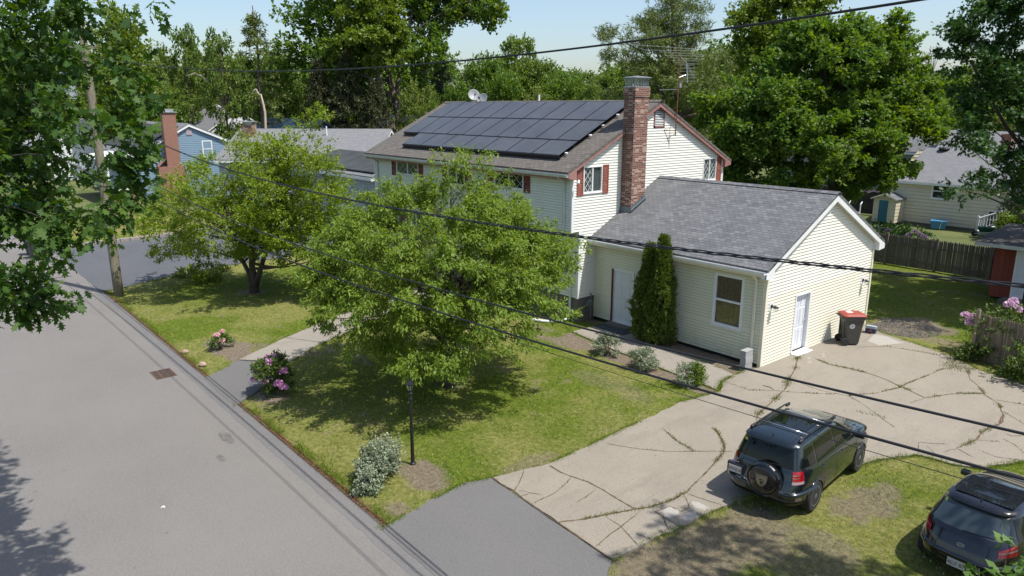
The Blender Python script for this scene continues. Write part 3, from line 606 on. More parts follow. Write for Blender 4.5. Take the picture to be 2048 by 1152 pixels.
def window(parent,o,t,n,a0,a1,z0,z1,kind='slider',lat=(0,),fr=.055,pane=None,curtain=None,name='window',trim=None,label=None):
    W=P3(o,t,n);f=MB();tm=trim or M['trim']
    for u0,u1,w0,w1 in ((a0-fr,a1+fr,z1,z1+fr),(a0-fr,a1+fr,z0-fr,z0),(a0-fr,a0,z0,z1),(a1,a1+fr,z0,z1)): bar(f,W,u0,u1,w0,w1,-.06,.03)
    bar(f,W,a0-fr-.02,a1+fr+.02,z0-fr-.025,z0-fr,0,.055)
    am=(a0+a1)/2;zm=(z0+z1)/2;s=.035
    if kind=='slider': bar(f,W,am-s*.8,am+s*.8,z0,z1,-.04,.012)
    if kind=='hung':
        bar(f,W,a0,a1,zm-s,zm+s,-.035,.012)
    fo=f.build(name,tm,parent,bevel=.004,label=label)
    g=MB();bar(g,W,a0,a1,z0,z1,-.05,-.04);g.build('pane',pane or M['glassdark'],fo).location=(0,0,0)
    if curtain is not None:
        c=MB();k=22;vs=[]
        for i in range(k+1):
            a=a0+(a1-a0)*i/k;dd=-.085-.02*math.sin(i*1.9);vs+= [W(a,z0,dd),W(a,z1,dd)]
        c.add(vs,[(2*i,2*i+2,2*i+3,2*i+1) for i in range(k)]);c.build('curtain',curtain,fo,smooth=True)
        b=MB();bar(b,W,a0-.02,a1+.02,z0-.02,z1+.02,-.3,-.25);b.build('reveal',M['black'],fo)
    if lat:
        L=MB();w=(a1-a0)/2 if kind=='slider' else (a1-a0);h=z1-z0
        for q in lat:
            b0=a0+q*w
            nx_=2;ny_=max(2,int(round(h/(w/nx_)/1.55)));cw=w/nx_;ch=h/ny_;e=.007
            for i in range(-ny_,nx_+ny_+1):
                for sg in(1,-1):
                    # diagonal line a=b0+cw*i+sg*cw*tt, z=z0+ch*tt clipped to the sash
                    t0,t1=0.,float(ny_)
                    lo=(0-cw*i)/(sg*cw);hi=(w-cw*i)/(sg*cw)
                    t0=max(t0,min(lo,hi));t1=min(t1,max(lo,hi))
                    if t1-t0<.15: continue
                    A=W(b0+cw*i+sg*cw*t0,z0+ch*t0,-.036);B=W(b0+cw*i+sg*cw*t1,z0+ch*t1,-.036);dv=(B-A)/np.linalg.norm(B-A);sd=np.cross(dv,np.array(n,float))*e
                    L.add([A-sd,A+sd,B+sd,B-sd]+[p_+np.array(n)*.008 for p_ in(A-sd,A+sd,B+sd,B-sd)],[(0,1,2,3),(7,6,5,4),(0,4,5,1),(1,5,6,2),(2,6,7,3),(3,7,4,0)])
        L.build('lattice',M['lattice'],fo)
    return fo
def shutter(parent,o,t,n,a0,a1,z0,z1,mt):
    W=P3(o,t,n);s=MB();e=.045
    bar(s,W,a0,a0+e,z0,z1,.012,.042);bar(s,W,a1-e,a1,z0,z1,.012,.042);zm=z0+(z1-z0)*.47
    for za,zb in ((z0,z0+e),(z1-e,z1),(zm-e*.7,zm+e*.7)): bar(s,W,a0+e,a1-e,za,zb,.012,.041)
    bar(s,W,a0+e,a1-e,z0+e,z1-e,.012,.018);k=int((z1-z0-2*e)/.032)
    for i in range(k):
        z=z0+e+.004+i*.032
        if abs(z+.014-zm)<e: continue
        A=[W(a0+e,z,.034),W(a1-e,z,.034),W(a1-e,z+.024,.019),W(a0+e,z+.024,.019)]
        s.add(A,[(0,1,2,3)])
    return s.build('shutter',mt,parent)
def panel_door(parent,o,t,n,a0,a1,z0,z1,rec=.0,name='door',fm=None,dm=None,six=True):
    W=P3(o,t,n);f=MB();e=.07
    bar(f,W,a0-e,a0,z0,z1,-.12,.03);bar(f,W,a1,a1+e,z0,z1,-.12,.03);bar(f,W,a0-e,a1+e,z1,z1+e,-.12,.031);bar(f,W,a0-e,a1+e,z0-.05,z0,-.12,.05)
    fo=f.build(name,fm or M['trim'],parent,bevel=.003)
    d=MB();bar(d,W,a0,a1,z0,z1,-.06-rec,-.02-rec)
    if six:
        w=a1-a0
        for u0,u1 in ((.13,.44),(.56,.87)):
            for v0,v1 in ((.10,.38),(.44,.74),(.79,.94)):
                x0,x1=a0+w*u0,a0+w*u1;y0,y1=z0+(z1-z0)*v0,z0+(z1-z0)*v1
                for (p,q,r_,s_) in ((x0,x1,y0,y0+.02),(x0,x1,y1-.02,y1),(x0,x0+.02,y0+.02,y1-.02),(x1-.02,x1,y0+.02,y1-.02)): bar(d,W,p,q,r_,s_,-.021-rec,-.010-rec)
                bar(d,W,x0+.05,x1-.05,y0+.05,y1-.05,-.021-rec,-.012-rec)
    do=d.build('door_leaf',dm or M['door'],fo)
    k=MB();k.lathe(W(a1-.09,z0+.98,-.02-rec),[(.012,0),(.012,.03),(.03,.04),(.032,.06),(.02,.075)],10,axis=n);k.build('handle',M['galv'],fo)
    return fo
def gable_roof(mb,x0,x1,yf,zf,yr,zr,yb,zb,t=.09):
    mb.slab([(x0,yf,zf),(x1,yf,zf),(x1,yr,zr),(x0,yr,zr)],t);mb.slab([(x1,yb,zb),(x0,yb,zb),(x0,yr,zr),(x1,yr,zr)],t)
def ridge_caps(mb,x0,x1,y,z,s):
    k=int((x1-x0)/.2)
    for i in range(k):
        x=x0+i*(x1-x0)/k;w=.15;l=(x1-x0)/k+.03;h=.018
        mb.slab([(x,y-w,z-w*s+h),(x+l,y-w,z-w*s+h+.006),(x+l,y,z+h+.006),(x,y,z+h)],.012);mb.slab([(x+l,y+w,z-w*s+h+.006),(x,y+w,z-w*s+h),(x,y,z+h),(x+l,y,z+h+.006)],.012)
# ---------------- main house
HX=-7.213;HL=-21.35;YU,YL,YB=-1.30,-.895,7.96;ZE,ZR,YR=5.93,8.20,3.30;SL=(ZR-ZE)/(YR-YU)
house=thing('house','two-storey cream house with solar panels on its brown roof and a tall brick chimney','house',(-14.3,3.3,0))
gw=[(-.70,.20,4.95,5.83),(6.55,7.40,4.95,5.80)]
fw=[(-19.2,-17.35,4.9,5.62),(-14.9,-13.75,4.75,5.62),(-11.65,-9.92,4.9,5.62)]
lwn=[(-19.2,-17.4,1.5,3.0),(-11.7,-8.85,1.6,3.15)]
EX,EY=(1,0,0),(0,1,0)
zr_wall=lambda y:ZE+(min(y-YU,YB-y))*SL-.1
mb=MB()
inv_lo=lambda z: YU if z<=ZE-.1 else YU+(z-ZE+.1)/SL
inv_hi=lambda z: YB if z<=ZE-.1 else YB-(z-ZE+.1)/SL
gh=[(g[0]-.02,g[1]+.02,g[2]-.02,g[3]+.02) for g in gw]
clapboard(mb,(HX,0,0),EY,(1,0,0),inv_lo,inv_hi,3.52,ZR-.14,gh+[(3.08,3.77,7.18,7.92)])
clapboard(mb,(HX,0,0),EY,(1,0,0),YL,YB,.957,3.52)
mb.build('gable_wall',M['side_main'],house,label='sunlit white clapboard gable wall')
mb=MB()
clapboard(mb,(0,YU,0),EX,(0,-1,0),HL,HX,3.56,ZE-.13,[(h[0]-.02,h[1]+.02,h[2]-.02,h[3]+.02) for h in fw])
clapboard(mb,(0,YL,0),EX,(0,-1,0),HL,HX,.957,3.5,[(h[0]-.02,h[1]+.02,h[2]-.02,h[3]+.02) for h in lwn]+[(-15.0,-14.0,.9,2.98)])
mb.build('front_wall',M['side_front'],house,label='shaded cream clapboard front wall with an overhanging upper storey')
mb=MB();clapboard(mb,(HL,0,0),EY,(-1,0,0),inv_lo,inv_hi,3.52,ZR-.14);clapboard(mb,(HL,0,0),EY,(-1,0,0),YL,YB,.957,3.52);clapboard(mb,(0,YB,0),EX,(0,1,0),HL,HX,.957,ZE-.13)
mb.build('rear_wall',M['side_front'],house)
mb=MB();mb.box(HL+.02,HX-.02,YU+.0,YL,3.50,3.53);mb.box(HL,HX-.0,YL+.003,YL+.3,3.42,3.5);mb.build('overhang_soffit',M['trimcream'],house)
mb=MB();mb.box(HL+.03,HX-.03,YL+.03,YB-.03,-.3,.955);mb.build('foundation',M['foundation'],house)
# dark core so that nothing shines through the openings
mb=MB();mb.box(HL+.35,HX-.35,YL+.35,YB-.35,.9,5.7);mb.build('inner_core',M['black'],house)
mb=MB()
for x0,y0,z0,z1 in ((HX,YU,3.5,ZE-.1),(HX,YL,.94,3.5),(HX,YB,.94,ZE-.1),(HL,YU,3.5,ZE-.1),(HL,YL,.94,3.5)):
    sx=1 if x0==HX else -1;sy=1 if y0==YB else -1
    mb.box(x0-sx*.09,x0+sx*.022,y0+sy*.003,y0+sy*.022,z0,z1);mb.box(x0+sx*.003,x0+sx*.0225,y0-sy*.09,y0+sy*.0215,z0+.001,z1-.001);mb.cut()
mb.build_pieces('corner_board',M['trim'],house)
roof=MB();rx0,rx1=HL-.25,HX+.17;yf=YU-.42;zf=ZE+(-.42)*SL+.02;yb=YB+.4;gable_roof(roof,rx0,rx1,yf,zf,YR,ZR+.02,yb,ZR+.02-(yb-YR)*SL)
ro_=roof.build('roof',M['shing_main'],house)
mb=MB();ridge_caps(mb,rx0,rx1,YR,ZR+.03,SL);mb.build('ridge_cap',M['shing_main'],ro_)
mb=MB()
for x,s in ((HX,1),(HL,-1)):
    for ya,yb_ in ((YU-.36,YR),(YB+.34,YR)):
        za=ZE+.02-(YU-ya)*SL if ya<YR else ZR+.02-(ya-YR)*SL
        zrr=ZR+.02
        a=[(x+s*.13,ya,za-.10),(x+s*.13,yb_,zrr-.10),(x+s*.13,yb_,zrr-.235),(x+s*.13,ya,za-.22)]
        b=[(x+s*.155,q[1],q[2]) for q in a]
        mb.add(a+b,[(0,1,2,3),(7,6,5,4),(0,4,5,1),(1,5,6,2),(2,6,7,3),(3,7,4,0)])
        c=[(x+s*.005,ya,za-.20),(x+s*.129,ya,za-.20),(x+s*.129,yb_,zrr-.20),(x+s*.005,yb_,zrr-.20)];mb.add(c,[(0,1,2,3)])
    # boxed eave return
    for y0,sgn in ((YU,-1),(YB,1)):
        ya=y0+sgn*.36;za=(ZE+.02-.36*SL);pts=[(y0-sgn*.06,za-.34),(ya,za-.26),(ya,za-.10),(y0-sgn*.06,za+.42*SL-.10)]
        A=[(x+s*.02,p_[0],p_[1]) for p_ in pts];B=[(x+s*.162,p_[0],p_[1]) for p_ in pts];mb.add(A+B,[(0,1,2,3),(7,6,5,4),(0,4,5,1),(1,5,6,2),(2,6,7,3),(3,7,4,0)])
    mb.cut()
mb.build_pieces('rake_trim',M['rake'],ro_)
mb=MB();zg=zf-.10
mb.box(HL-.2,HX+.1,YU-.36,YU-.33,zf-.28,zf-.09);mb.box(HL-.2,HX+.1,YU-.33,YU-.0,zf-.27,zf-.245)
mb.build('fascia',M['rake'],ro_)
def gutter(mb,x0,x1,y,z,sgn=-1):
    prof=[(0,0),(0,-.11),(.07,-.12),(.115,-.06),(.125,0),(.118,0),(.105,-.055),(.066,-.108),(.008,-.10),(.008,0)]
    A=[(x0,y+sgn*a,z+b) for a,b in prof];B=[(x1,y+sgn*a,z+b) for a,b in prof];k=len(prof)
    mb.add(A+B,[(i,(i+1)%k,k+(i+1)%k,k+i) for i in range(k)]+[tuple(range(k)),tuple(range(2*k-1,k-1,-1))])
mb=MB();gutter(mb,HL-.24,HX+.15,YU-.362,zf-.08);gt=mb.build('gutter',M['gutter'],house,label='stained pale metal gutter')
mb=MB()
def downspout(mb,pts,w=.04,d=.03):
    for a,b in zip(pts[:-1],pts[1:]):
        a=np.array(a,float);b=np.array(b,float);t=(b-a);L=np.linalg.norm(t);t/=L;s=np.array([1.,0,0]) if abs(t[0])<.9 else np.array([0,1.,0]);s=s-t*(s@t);s/=np.linalg.norm(s);u=np.cross(t,s);mb.obox((a+b)/2,s*w,u*d,t*(L/2+d*.5))
xd=HX-.36;downspout(mb,[(xd,YU-.42,zf-.18),(xd,YU-.05,zf-.42),(xd,YU-.05,3.5),(xd,YL-.05,3.2),(xd,YL-.05,.35),(xd,YL-.2,.14)]);mb.cut()
xd=HL+.35;downspout(mb,[(xd,YU-.42,zf-.18),(xd,YU-.05,zf-.42),(xd,YU-.05,3.5),(xd,YL-.05,3.2),(xd,YL-.05,.2)])
mb.build_pieces('downspout',M['gutter'],house,bevel=.008)
pa=[(HX-.36,YL-.22,.12),(HX-.42,YL-.5,.07),(HX-.6,YL-.8,.06),(HX-.9,YL-1.0,.06),(HX-1.3,YL-1.15,.06)]
dp=thing('drain_pipe','white corrugated drain pipe lying on the grass below the corner downspout','pipe',pa[-1])
pp=[];rr=[]
for i in range(len(pa)-1):
    a=np.array(pa[i]);b=np.array(pa[i+1])
    for j in range(10): pp.append(a+(b-a)*j/10);rr.append(.06 if j%2 else .05)
mb=MB();mb.tube(pp,rr,10);mb.build('hose',M['trim'],dp,smooth=True)
for i,(a0,a1,z0,z1) in enumerate(gw):
    window(house,(HX,0,0),EY,(1,0,0),a0,a1,z0,z1,'slider',(0,) if i==0 else (0,1),fr=.045,pane=M['glassgreen'])
shutter(house,(HX,0,0),EY,(1,0,0),-1.08,-.77,4.83,5.9,M['shutter']);shutter(house,(HX,0,0),EY,(1,0,0),.27,.58,4.83,5.9,M['shutter']);shutter(house,(HX,0,0),EY,(1,0,0),7.47,7.80,4.83,5.88,M['shutter'])
for i,(a0,a1,z0,z1) in enumerate(fw):
    window(house,(0,YU,0),EX,(0,-1,0),a0,a1,z0,z1,'slider',(0,1) if i!=1 else (),fr=.05,pane=M['glassdark'])
    shutter(house,(0,YU,0),EX,(0,-1,0),a0-.44,a0-.08,z0-.15,z1+.07,M['shutterdk']);shutter(house,(0,YU,0),EX,(0,-1,0),a1+.08,a1+.44,z0-.15,z1+.07,M['shutterdk'])
for i,(a0,a1,z0,z1) in enumerate(lwn):
    window(house,(0,YL,0),EX,(0,-1,0),a0,a1,z0,z1,'slider',(0,1),fr=.05)
    shutter(house,(0,YL,0),EX,(0,-1,0),a0-.48,a0-.09,z0-.1,z1+.1,M['shutterdk']);shutter(house,(0,YL,0),EX,(0,-1,0),a1+.09,a1+.48,z0-.1,z1+.1,M['shutterdk'])
panel_door(house,(0,YL,0),EX,(0,-1,0),-14.95,-14.05,.95,2.95)
mb=MB();mb.box(-15.6,-13.4,YL-1.3,YL-.02,0,.75);mb.box(-15.4,-13.6,YL-1.65,YL-1.3,0,.5);mb.box(-15.4,-13.6,YL-2.0,YL-1.65,0,.25);mb.build('front_step',M['foundation'],house)
# gable vent
W=P3((HX,0,0),EY,(1,0,0));v=MB();va,vb,vz0,vz1=3.10,3.75,7.2,7.9
for u0,u1,w0,w1 in ((va,vb,vz1-.06,vz1),(va,vb,vz0,vz0+.06),(va,va+.06,vz0,vz1),(vb-.06,vb,vz0,vz1)): bar(v,W,u0,u1,w0,w1,-.04,.035)
vo=v.build('gable_vent',M['rake'],house);v=MB()
bar(v,W,va+.05,vb-.05,vz0+.05,vz1-.05,-.05,-.04,1)
for i in range(9):
    z=vz0+.075+i*.062;v.add([W(va+.06,z,.03),W(vb-.06,z,.03),W(vb-.06,z+.04,-.02),W(va+.06,z+.04,-.02)],[(0,1,2,3)],0)
v.build('louvre',[M['trim'],M['black']],vo)
# chimney
cx0,cx1,cy0,cy1=HX+.02,-6.66,1.30,2.08
mb=MB();mb.box(cx0,cx1,cy0,cy1,3.6,8.35);mb.box(cx0-.03,cx1+.03,cy0-.03,cy1+.03,8.35,8.68)
ch=mb.build('chimney',M['brick'],house,label='tall red brick chimney with blotchy pale bricks')
mb=MB();mb.box(cx0-.02,cx1+.02,cy0-.02,cy1+.02,8.68,8.72);mb.box(cx0-.02,cx1+.05,cy0-.05,cy1+.05,9.02,9.05);mb.add([(cx0-.02,cy0-.05,9.051),(cx1+.05,cy0-.05,9.051),(cx1+.05,cy1+.05,9.051),(cx0-.02,cy1+.05,9.051),((cx0+cx1)/2,(cy0+cy1)/2,9.10)],[(0,1,4),(1,2,4),(2,3,4),(3,0,4)])
for x in np.linspace(cx0+.02,cx1-.02,7):
    for y in (cy0+.03,cy1-.03): mb.box(x-.006,x+.006,y-.006,y+.006,8.72,9.02)
for y in np.linspace(cy0+.03,cy1-.03,10):
    for x in (cx0+.02,cx1-.02): mb.box(x-.0055,x+.0055,y-.0055,y+.0055,8.721,9.019)
for z in (8.8,8.9,8.97):
    mb.box(cx0+.013,cx1-.013,cy0+.024,cy0+.034,z,z+.008);mb.box(cx1-.026,cx1-.016,cy0+.02,cy1-.02,z,z+.008)
mb.build('chimney_cap',M['galv'],ch)
sg=.52
mb=MB();mb.box(cx0-.0,cx1+.03,cy0-.03,cy1+.03,3.9,4.28);mb.add([(cx1+.031,cy0-.03,4.2),(cx1+.12,cy0-.12,4.16),(cx1+.12,cy1+.1,4.16+sg*1.0),(cx1+.031,cy1+.03,4.2+sg*.84)],[(0,1,2,3)])
for i in range(4):
    y=cy0+i*.2;mb.box(cx1+.0305,cx1+.036,y,y+.2,4.1,4.36+i*.105)
mb.build('flashing',mat('lead flashing',(.13,.16,.18),.5,.1,5.,metal=.4),ch)
# solar panels as one array thing
def rp(x,y,h): # point on the front slope
    nrm=np.array([0,-SL,1.])/math.sqrt(1+SL*SL);return np.array([x,y,ZR+.02-(YR-y)*SL])+nrm*h
arr=thing('solar_array','array of dark solar panels mounted on the front slope of the big roof','solar panels',(-14.3,.9,6.9))
def add_panel(xa,xb,ya,yb):
    mb=MB();g=.012;mb.slab([rp(xa+g,ya+g,.17),rp(xb-g,ya+g,.17),rp(xb-g,yb-g,.17),rp(xa+g,yb-g,.17)],.035,0)
    o=mb.build('solar_panel',[M['solar']],arr);o['label']='dark glass solar panel';
    f=MB()
    for a,b in (((xa+g,ya+g),(xb-g,ya+g+.022)),((xa+g,yb-g-.022),(xb-g,yb-g)),((xa+g,ya+g+.022),(xa+g+.018,yb-g-.022)),((xb-g-.018,ya+g+.022),(xb-g,yb-g-.022))):
        f.slab([rp(a[0],a[1],.173),rp(b[0],a[1],.173),rp(b[0],b[1],.173),rp(a[0],b[1],.173)],.038)
    f.build('panel_frame',M['black'],o)
PX1=-8.15;w1=1.235
for r_,(ya,yb_) in enumerate(((1.50,2.98),(.02,1.49))):
    for i in range(10): add_panel(PX1-(i+1)*w1,PX1-i*w1,ya,yb_)
for i in range(7): add_panel(PX1-(i+1)*1.55,PX1-i*1.55,-1.0,.01)
mb=MB()
for xa,xb,y in ((PX1-10*w1,PX1-7*1.55,.0),(PX1-7*1.55,PX1,-1.03)):
    mb.slab([rp(xa,y,.168),rp(xb,y,.168),rp(xb,y+.025,.168),rp(xa,y+.025,.168)],.16)
mb.build('array_skirt',M['black'],arr)
mb=MB()
for y in (-.75,.5,1.2,2.0,2.7):
    x=PX1;mb.slab([rp(x,y,.12),rp(x+.12,y,.12),rp(x+.12,y+.06,.12),rp(x,y+.06,.12)],.04)
mb.build('mounting_clip',M['trim'],arr)
# roof fittings
mb=MB();mb.cyl((-14.4,YR+.25,ZR-.3),(-14.4,YR+.25,ZR+.32),.05,10);mb.build('vent_pipe',M['trim'],house)
mb=MB();mb.lathe((-6.98,YL-.3,5.45),[(.02,0),(.035,.02),(.05,.06),(.06,.12),(.02,.13)],10,axis=(0,-.3,-1));mb.obox((-7.3,YU-.12,5.5),(.05,0,0),(0,.1,0),(0,0,.04));mb.build('flood_light',M['trim'],house)
# gas meter at the inner corner
mb=MB();mx=HX+.22;mb.lathe((mx,-.45,.62),[(.02,0),(.11,.02),(.13,.08),(.13,.2),(.10,.25),(.03,.27)],14);mb.tube([(HX+.06,-.28,1.08),(HX+.14,-.3,1.05),(mx,-.45,.9)],.022,8);mb.tube([(mx+.1,-.5,.05),(mx+.1,-.5,.5),(mx+.03,-.48,.7)],.02,8);mb.box(mx-.07,mx+.07,-.62,-.56,.66,.82);mb.build('gas_meter',mat('grey meter paint',(.09,.10,.10),.5,.2),house)
# ---------------- garage wing
garage=thing('garage','single-storey cream garage wing with a grey shingle roof, joined to the two-storey house','garage',(-3.6,3.6,0))
GH,GD,GR,GY=3.40,7.16,5.26,3.58;SG=(GR-GH)/GY
g0=lambda z:0 if z<=GH-.1 else (z-GH+.1)/SG
g1=lambda z:GD if z<=GH-.1 else GD-(z-GH+.1)/SG
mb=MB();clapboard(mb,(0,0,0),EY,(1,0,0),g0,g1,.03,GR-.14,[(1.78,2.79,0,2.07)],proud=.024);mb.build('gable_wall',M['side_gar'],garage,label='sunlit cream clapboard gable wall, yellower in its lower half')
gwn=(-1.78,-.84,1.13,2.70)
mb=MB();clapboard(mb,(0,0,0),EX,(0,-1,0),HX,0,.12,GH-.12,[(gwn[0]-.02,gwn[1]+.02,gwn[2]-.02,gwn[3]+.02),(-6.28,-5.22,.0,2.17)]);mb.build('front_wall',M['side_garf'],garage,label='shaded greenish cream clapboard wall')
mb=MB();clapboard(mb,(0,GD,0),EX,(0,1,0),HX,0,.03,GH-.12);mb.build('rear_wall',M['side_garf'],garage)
mb=MB();mb.box(HX+.02,-.02,.015,.3,-.1,.125);mb.box(-.3,-.02,.3,GD-.02,-.1,.1);mb.build('foundation',M['black'],garage)
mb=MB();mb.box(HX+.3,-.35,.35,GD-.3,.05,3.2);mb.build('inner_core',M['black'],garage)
mb=MB()
for y0,sy in ((0,-1),(GD,1)):
    mb.box(-.09,.022,y0+sy*.003,y0+sy*.022,.02,GH-.1);mb.box(.003,.0225,y0-sy*.09,y0+sy*.0215,.021,GH-.101);mb.cut()
mb.build_pieces('corner_board',M['trimcream'],garage)
roof=MB();gx1=.2;yf=-.36;zf=GH-.36*SG+.02;gable_roof(roof,HX+.015,gx1,yf,zf,GY,GR+.02,GD+.36,zf)
ro2=roof.build('roof',M['shing_gar'],garage,label='grey asphalt shingle roof')
mb=MB();ridge_caps(mb,HX+.05,gx1,GY,GR+.03,SG);mb.build('ridge_cap',M['shing_gar'],ro2)
mb=MB()
for ya,yb_ in ((-.40,GY),(GD+.40,GY)):
    za=zf-.02;zrr=GR+.02
    a=[(.165,ya,za-.10),(.165,yb_,zrr-.10),(.165,yb_,zrr-.29),(.165,ya,za-.26)];b=[(.195,q[1],q[2]) for q in a];mb.add(a+b,[(0,1,2,3),(7,6,5,4),(0,4,5,1),(1,5,6,2),(2,6,7,3),(3,7,4,0)])
    c=[(.004,ya,za-.21),(.164,ya,za-.21),(.164,yb_,zrr-.21),(.004,yb_,zrr-.21)];mb.add(c,[(0,1,2,3)])
    yw=0 if ya<0 else GD;s_=-1 if ya<0 else 1
    pts=[(yw-s_*.05,za-.30),(ya,za-.262),(ya,za-.102),(yw-s_*.05,za+.2)];A=[(.02,q[0],q[1]) for q in pts];B=[(.2,q[0],q[1]) for q in pts];mb.add(A+B,[(0,1,2,3),(7,6,5,4),(0,4,5,1),(1,5,6,2),(2,6,7,3),(3,7,4,0)])
mb.build('rake_trim',M['trim'],ro2)
mb=MB();mb.box(HX+.02,.15,-.33,-.30,zf-.26,zf-.09);mb.box(HX+.02,.15,-.30,-.0,zf-.25,zf-.22);mb.cut();mb.box(HX+.02,.15,GD+.30,GD+.33,zf-.26,zf-.09);mb.box(HX+.02,.15,GD,GD+.30,zf-.25,zf-.22);mb.build_pieces('fascia',M['trimcream'],ro2)
mb=MB();gutter(mb,HX-.25,.14,-.335,zf-.07);mb.build('gutter',M['trim'],garage)
mb=MB();downspout(mb,[(-.32,-.38,zf-.16),(-.32,-.06,zf-.42),(-.32,-.06,.15)]);mb.build('downspout',M['trimcream'],garage,bevel=.008)
mb=MB();downspout(mb,[(.03,GD-.13,3.0),(.03,GD-.13,.1)],.02,.02);mb.build('conduit',M['trimcream'],garage)
window(garage,(0,0,0),EX,(0,-1,0),*gwn,'hung',(),fr=.09,pane=M['clear'],curtain=M['curtain'])
panel_door(garage,(0,0,0),EX,(0,-1,0),-6.20,-5.30,.18,2.10)
mb=MB();mb.box(-6.30,-6.21,-.05,-.022,.12,2.16);mb.build('door_trim',mat('dark red door trim',(.09,.02,.02),.6),garage)
mb=MB();mb.box(-6.3,-5.2,-.35,-.02,0,.13);mb.build('door_sill',M['foundation'],garage)
panel_door(garage,(0,0,0),EY,(1,0,0),1.86,2.71,.10,2.02,rec=.07)
mb=MB();mb.box(.0,.28,1.80,2.78,.0,.07);mb.build('door_sill',M['trim'],garage)
mb=MB();mb.box(-6.9,-6.78,-.035,-.005,.75,.9);mb.box(-6.86,-6.82,-.05,-.035,.78,.87);mb.build('power_outlet',M['trim'],garage)
for i,(y,z,lb) in enumerate(((.33,1.97,'black wall lantern on the garage gable, left of the white door'),(6.48,1.86,'black wall lantern near the far rear corner of the garage gable'))):
    t=thing('wall_lantern',lb,'wall lamp',(.02,y,z),group='wall lanterns on the garage gable')
    mb=MB();mb.box(.013,.03,y-.12,y+.12,z-.14,z+.14);mb.build('backplate',M['trim'],t)
    mb=MB();mb.lathe((.03,y,z),[(.06,0),(.06,.02),(.02,.03)],12,axis=(1,0,0));mb.tube([(.05,y,z),(.14,y,z+.04),(.18,y,z+.02)],.014,8);mb.lathe((.18,y,z+.03),[(.02,0),(.085,-.03),(.09,-.05),(.02,-.055)],12);mb.build('bracket',M['blackmetal'],t)
    mb=MB();mb.lathe((.18,y,z-.02),[(.075,0),(.08,-.05),(.06,-.11),(.02,-.15)],12);mb.build('globe',M['clear'],t,smooth=True)
# ---------------- dishes and antenna
def dish(x,y,z,az,el,lab,rad=.30):
    t=thing('satellite_dish',lab,'satellite dish',(x,y,z),group='satellite dishes on the ridge')
    n=np.array([math.cos(el)*math.cos(az),math.cos(el)*math.sin(az),math.sin(el)]);c=np.array([x,y,z+.42])
    prof=[(r*rad,.12*rad*2*(r*r)) for r in (0,.25,.5,.75,.92,1)];prof+=[(rad,.12*rad*2-.0-.012),(rad*.6,.01*rad),(.02,-.02)]
    mb=MB();mb.lathe(c,prof,24,axis=n);mb.build('reflector',M['dish'],t,smooth=True)
    mb=MB();mb.tube([(x,y,z-.2),(x,y,z+.25),c-n*.03],.02,8);mb.tube([(x+.25,y-.15,z-.16),(x,y,z+.12)],.01,6);mb.tube([(x-.25,y-.15,z-.16),(x,y,z+.12)],.01,6);mb.build('mast',M['alu'],t)
    low=c+n*.02+np.array([0,0,-rad*.8]);f=c+n*rad*1.25+np.array([0,0,-.12]);mb=MB();mb.tube([low,f],.012,6);mb.obox(f,n*.05,np.cross(n,[0,0,1])*.035,(0,0,.035));mb.build('feed_arm',M['black'],t)
dish(-19.35,3.5,8.12,R(-25),R(25),'taller grey satellite dish standing on the roof ridge, its rim turned sideways')
dish(-18.55,3.45,7.92,R(-70),R(30),'lower grey satellite dish on the roof ridge, its face towards the street')
an=thing('tv_antenna','rooftop television antenna of thin metal rods on a rusty mast behind the gable','antenna',(-6.98,4.22,6.9))
mx,my=-6.98,4.22
mb=MB();mb.tube([(mx,my-.02,6.85),(mx,my,8.4),(mx,my+.05,9.9)],.022,8);mb.build('mast',M['rust'],an)
mb=MB();mb.tube([(mx,my,7.05),(HX+.01,3.72,7.1)],.014,6);mb.tube([(mx,my,6.95),(HX+.01,3.95,6.75)],.012,6);mb.tube([(mx,my,8.0),(HX,4.0,7.78)],.01,6);mb.build('bracket',M['rust'],an)
mb=MB();A=np.array([mx+.2,my-1.0,10.1]);B=np.array([mx-.35,my+1.25,9.2]);top=np.array([mx,my+.03,9.88]);A=np.array([mx+.45,my-.55,10.15]);mid=top+np.array([-.1,.55,-.22])
mb.tube([A,top,mid],.018,6);mb.tube([mid,mid+np.array([-.3,.95,-.55])],.02,6);mb.tube([mid,mid+np.array([.1,0,-.75])],.02,6)
for i,L in enumerate((2.7,2.2,1.9,1.6,1.4,1.2,1.0)):
    q=A+(mid-A)*i/6;dv=np.array([-.42,-.85,.0]) if i%2 else np.array([-.5,-.80,.05]);dv/=np.linalg.norm(dv);mb.tube([q-dv*L*(.25 if i<2 else .5),q+dv*L*(.75 if i<2 else .5)],.0055,5)
for i in range(6):
    q=mid+np.array([.1,0,-.75])*(i+.5)/6;dv=np.array([-.5,-.8,0]);mb.tube([q-dv*.36,q+dv*.36],.005,5)
    q=mid+np.array([-.3,.95,-.55])*(i+1)/6.5;dv=np.array([-.3,-.3,.9]);mb.tube([q-dv*.09,q+dv*.09],.007,5);dv=np.array([-.8,-.5,0]);mb.tube([q-dv*.12,q+dv*.12],.007,5)
mb.build('boom_and_rods',M['alu'],an)
mb=MB();mb.box(mx-.05,mx+.06,my+.02,my+.13,8.72,8.9);mb.tube([(mx,my,8.65),(mx-.2,my-.9,8.62)],.008,5);mb.tube([(mx,my,9.1),(mx+.1,my+.3,9.2)],.008,5);mb.build('signal_box',M['alu'],an)
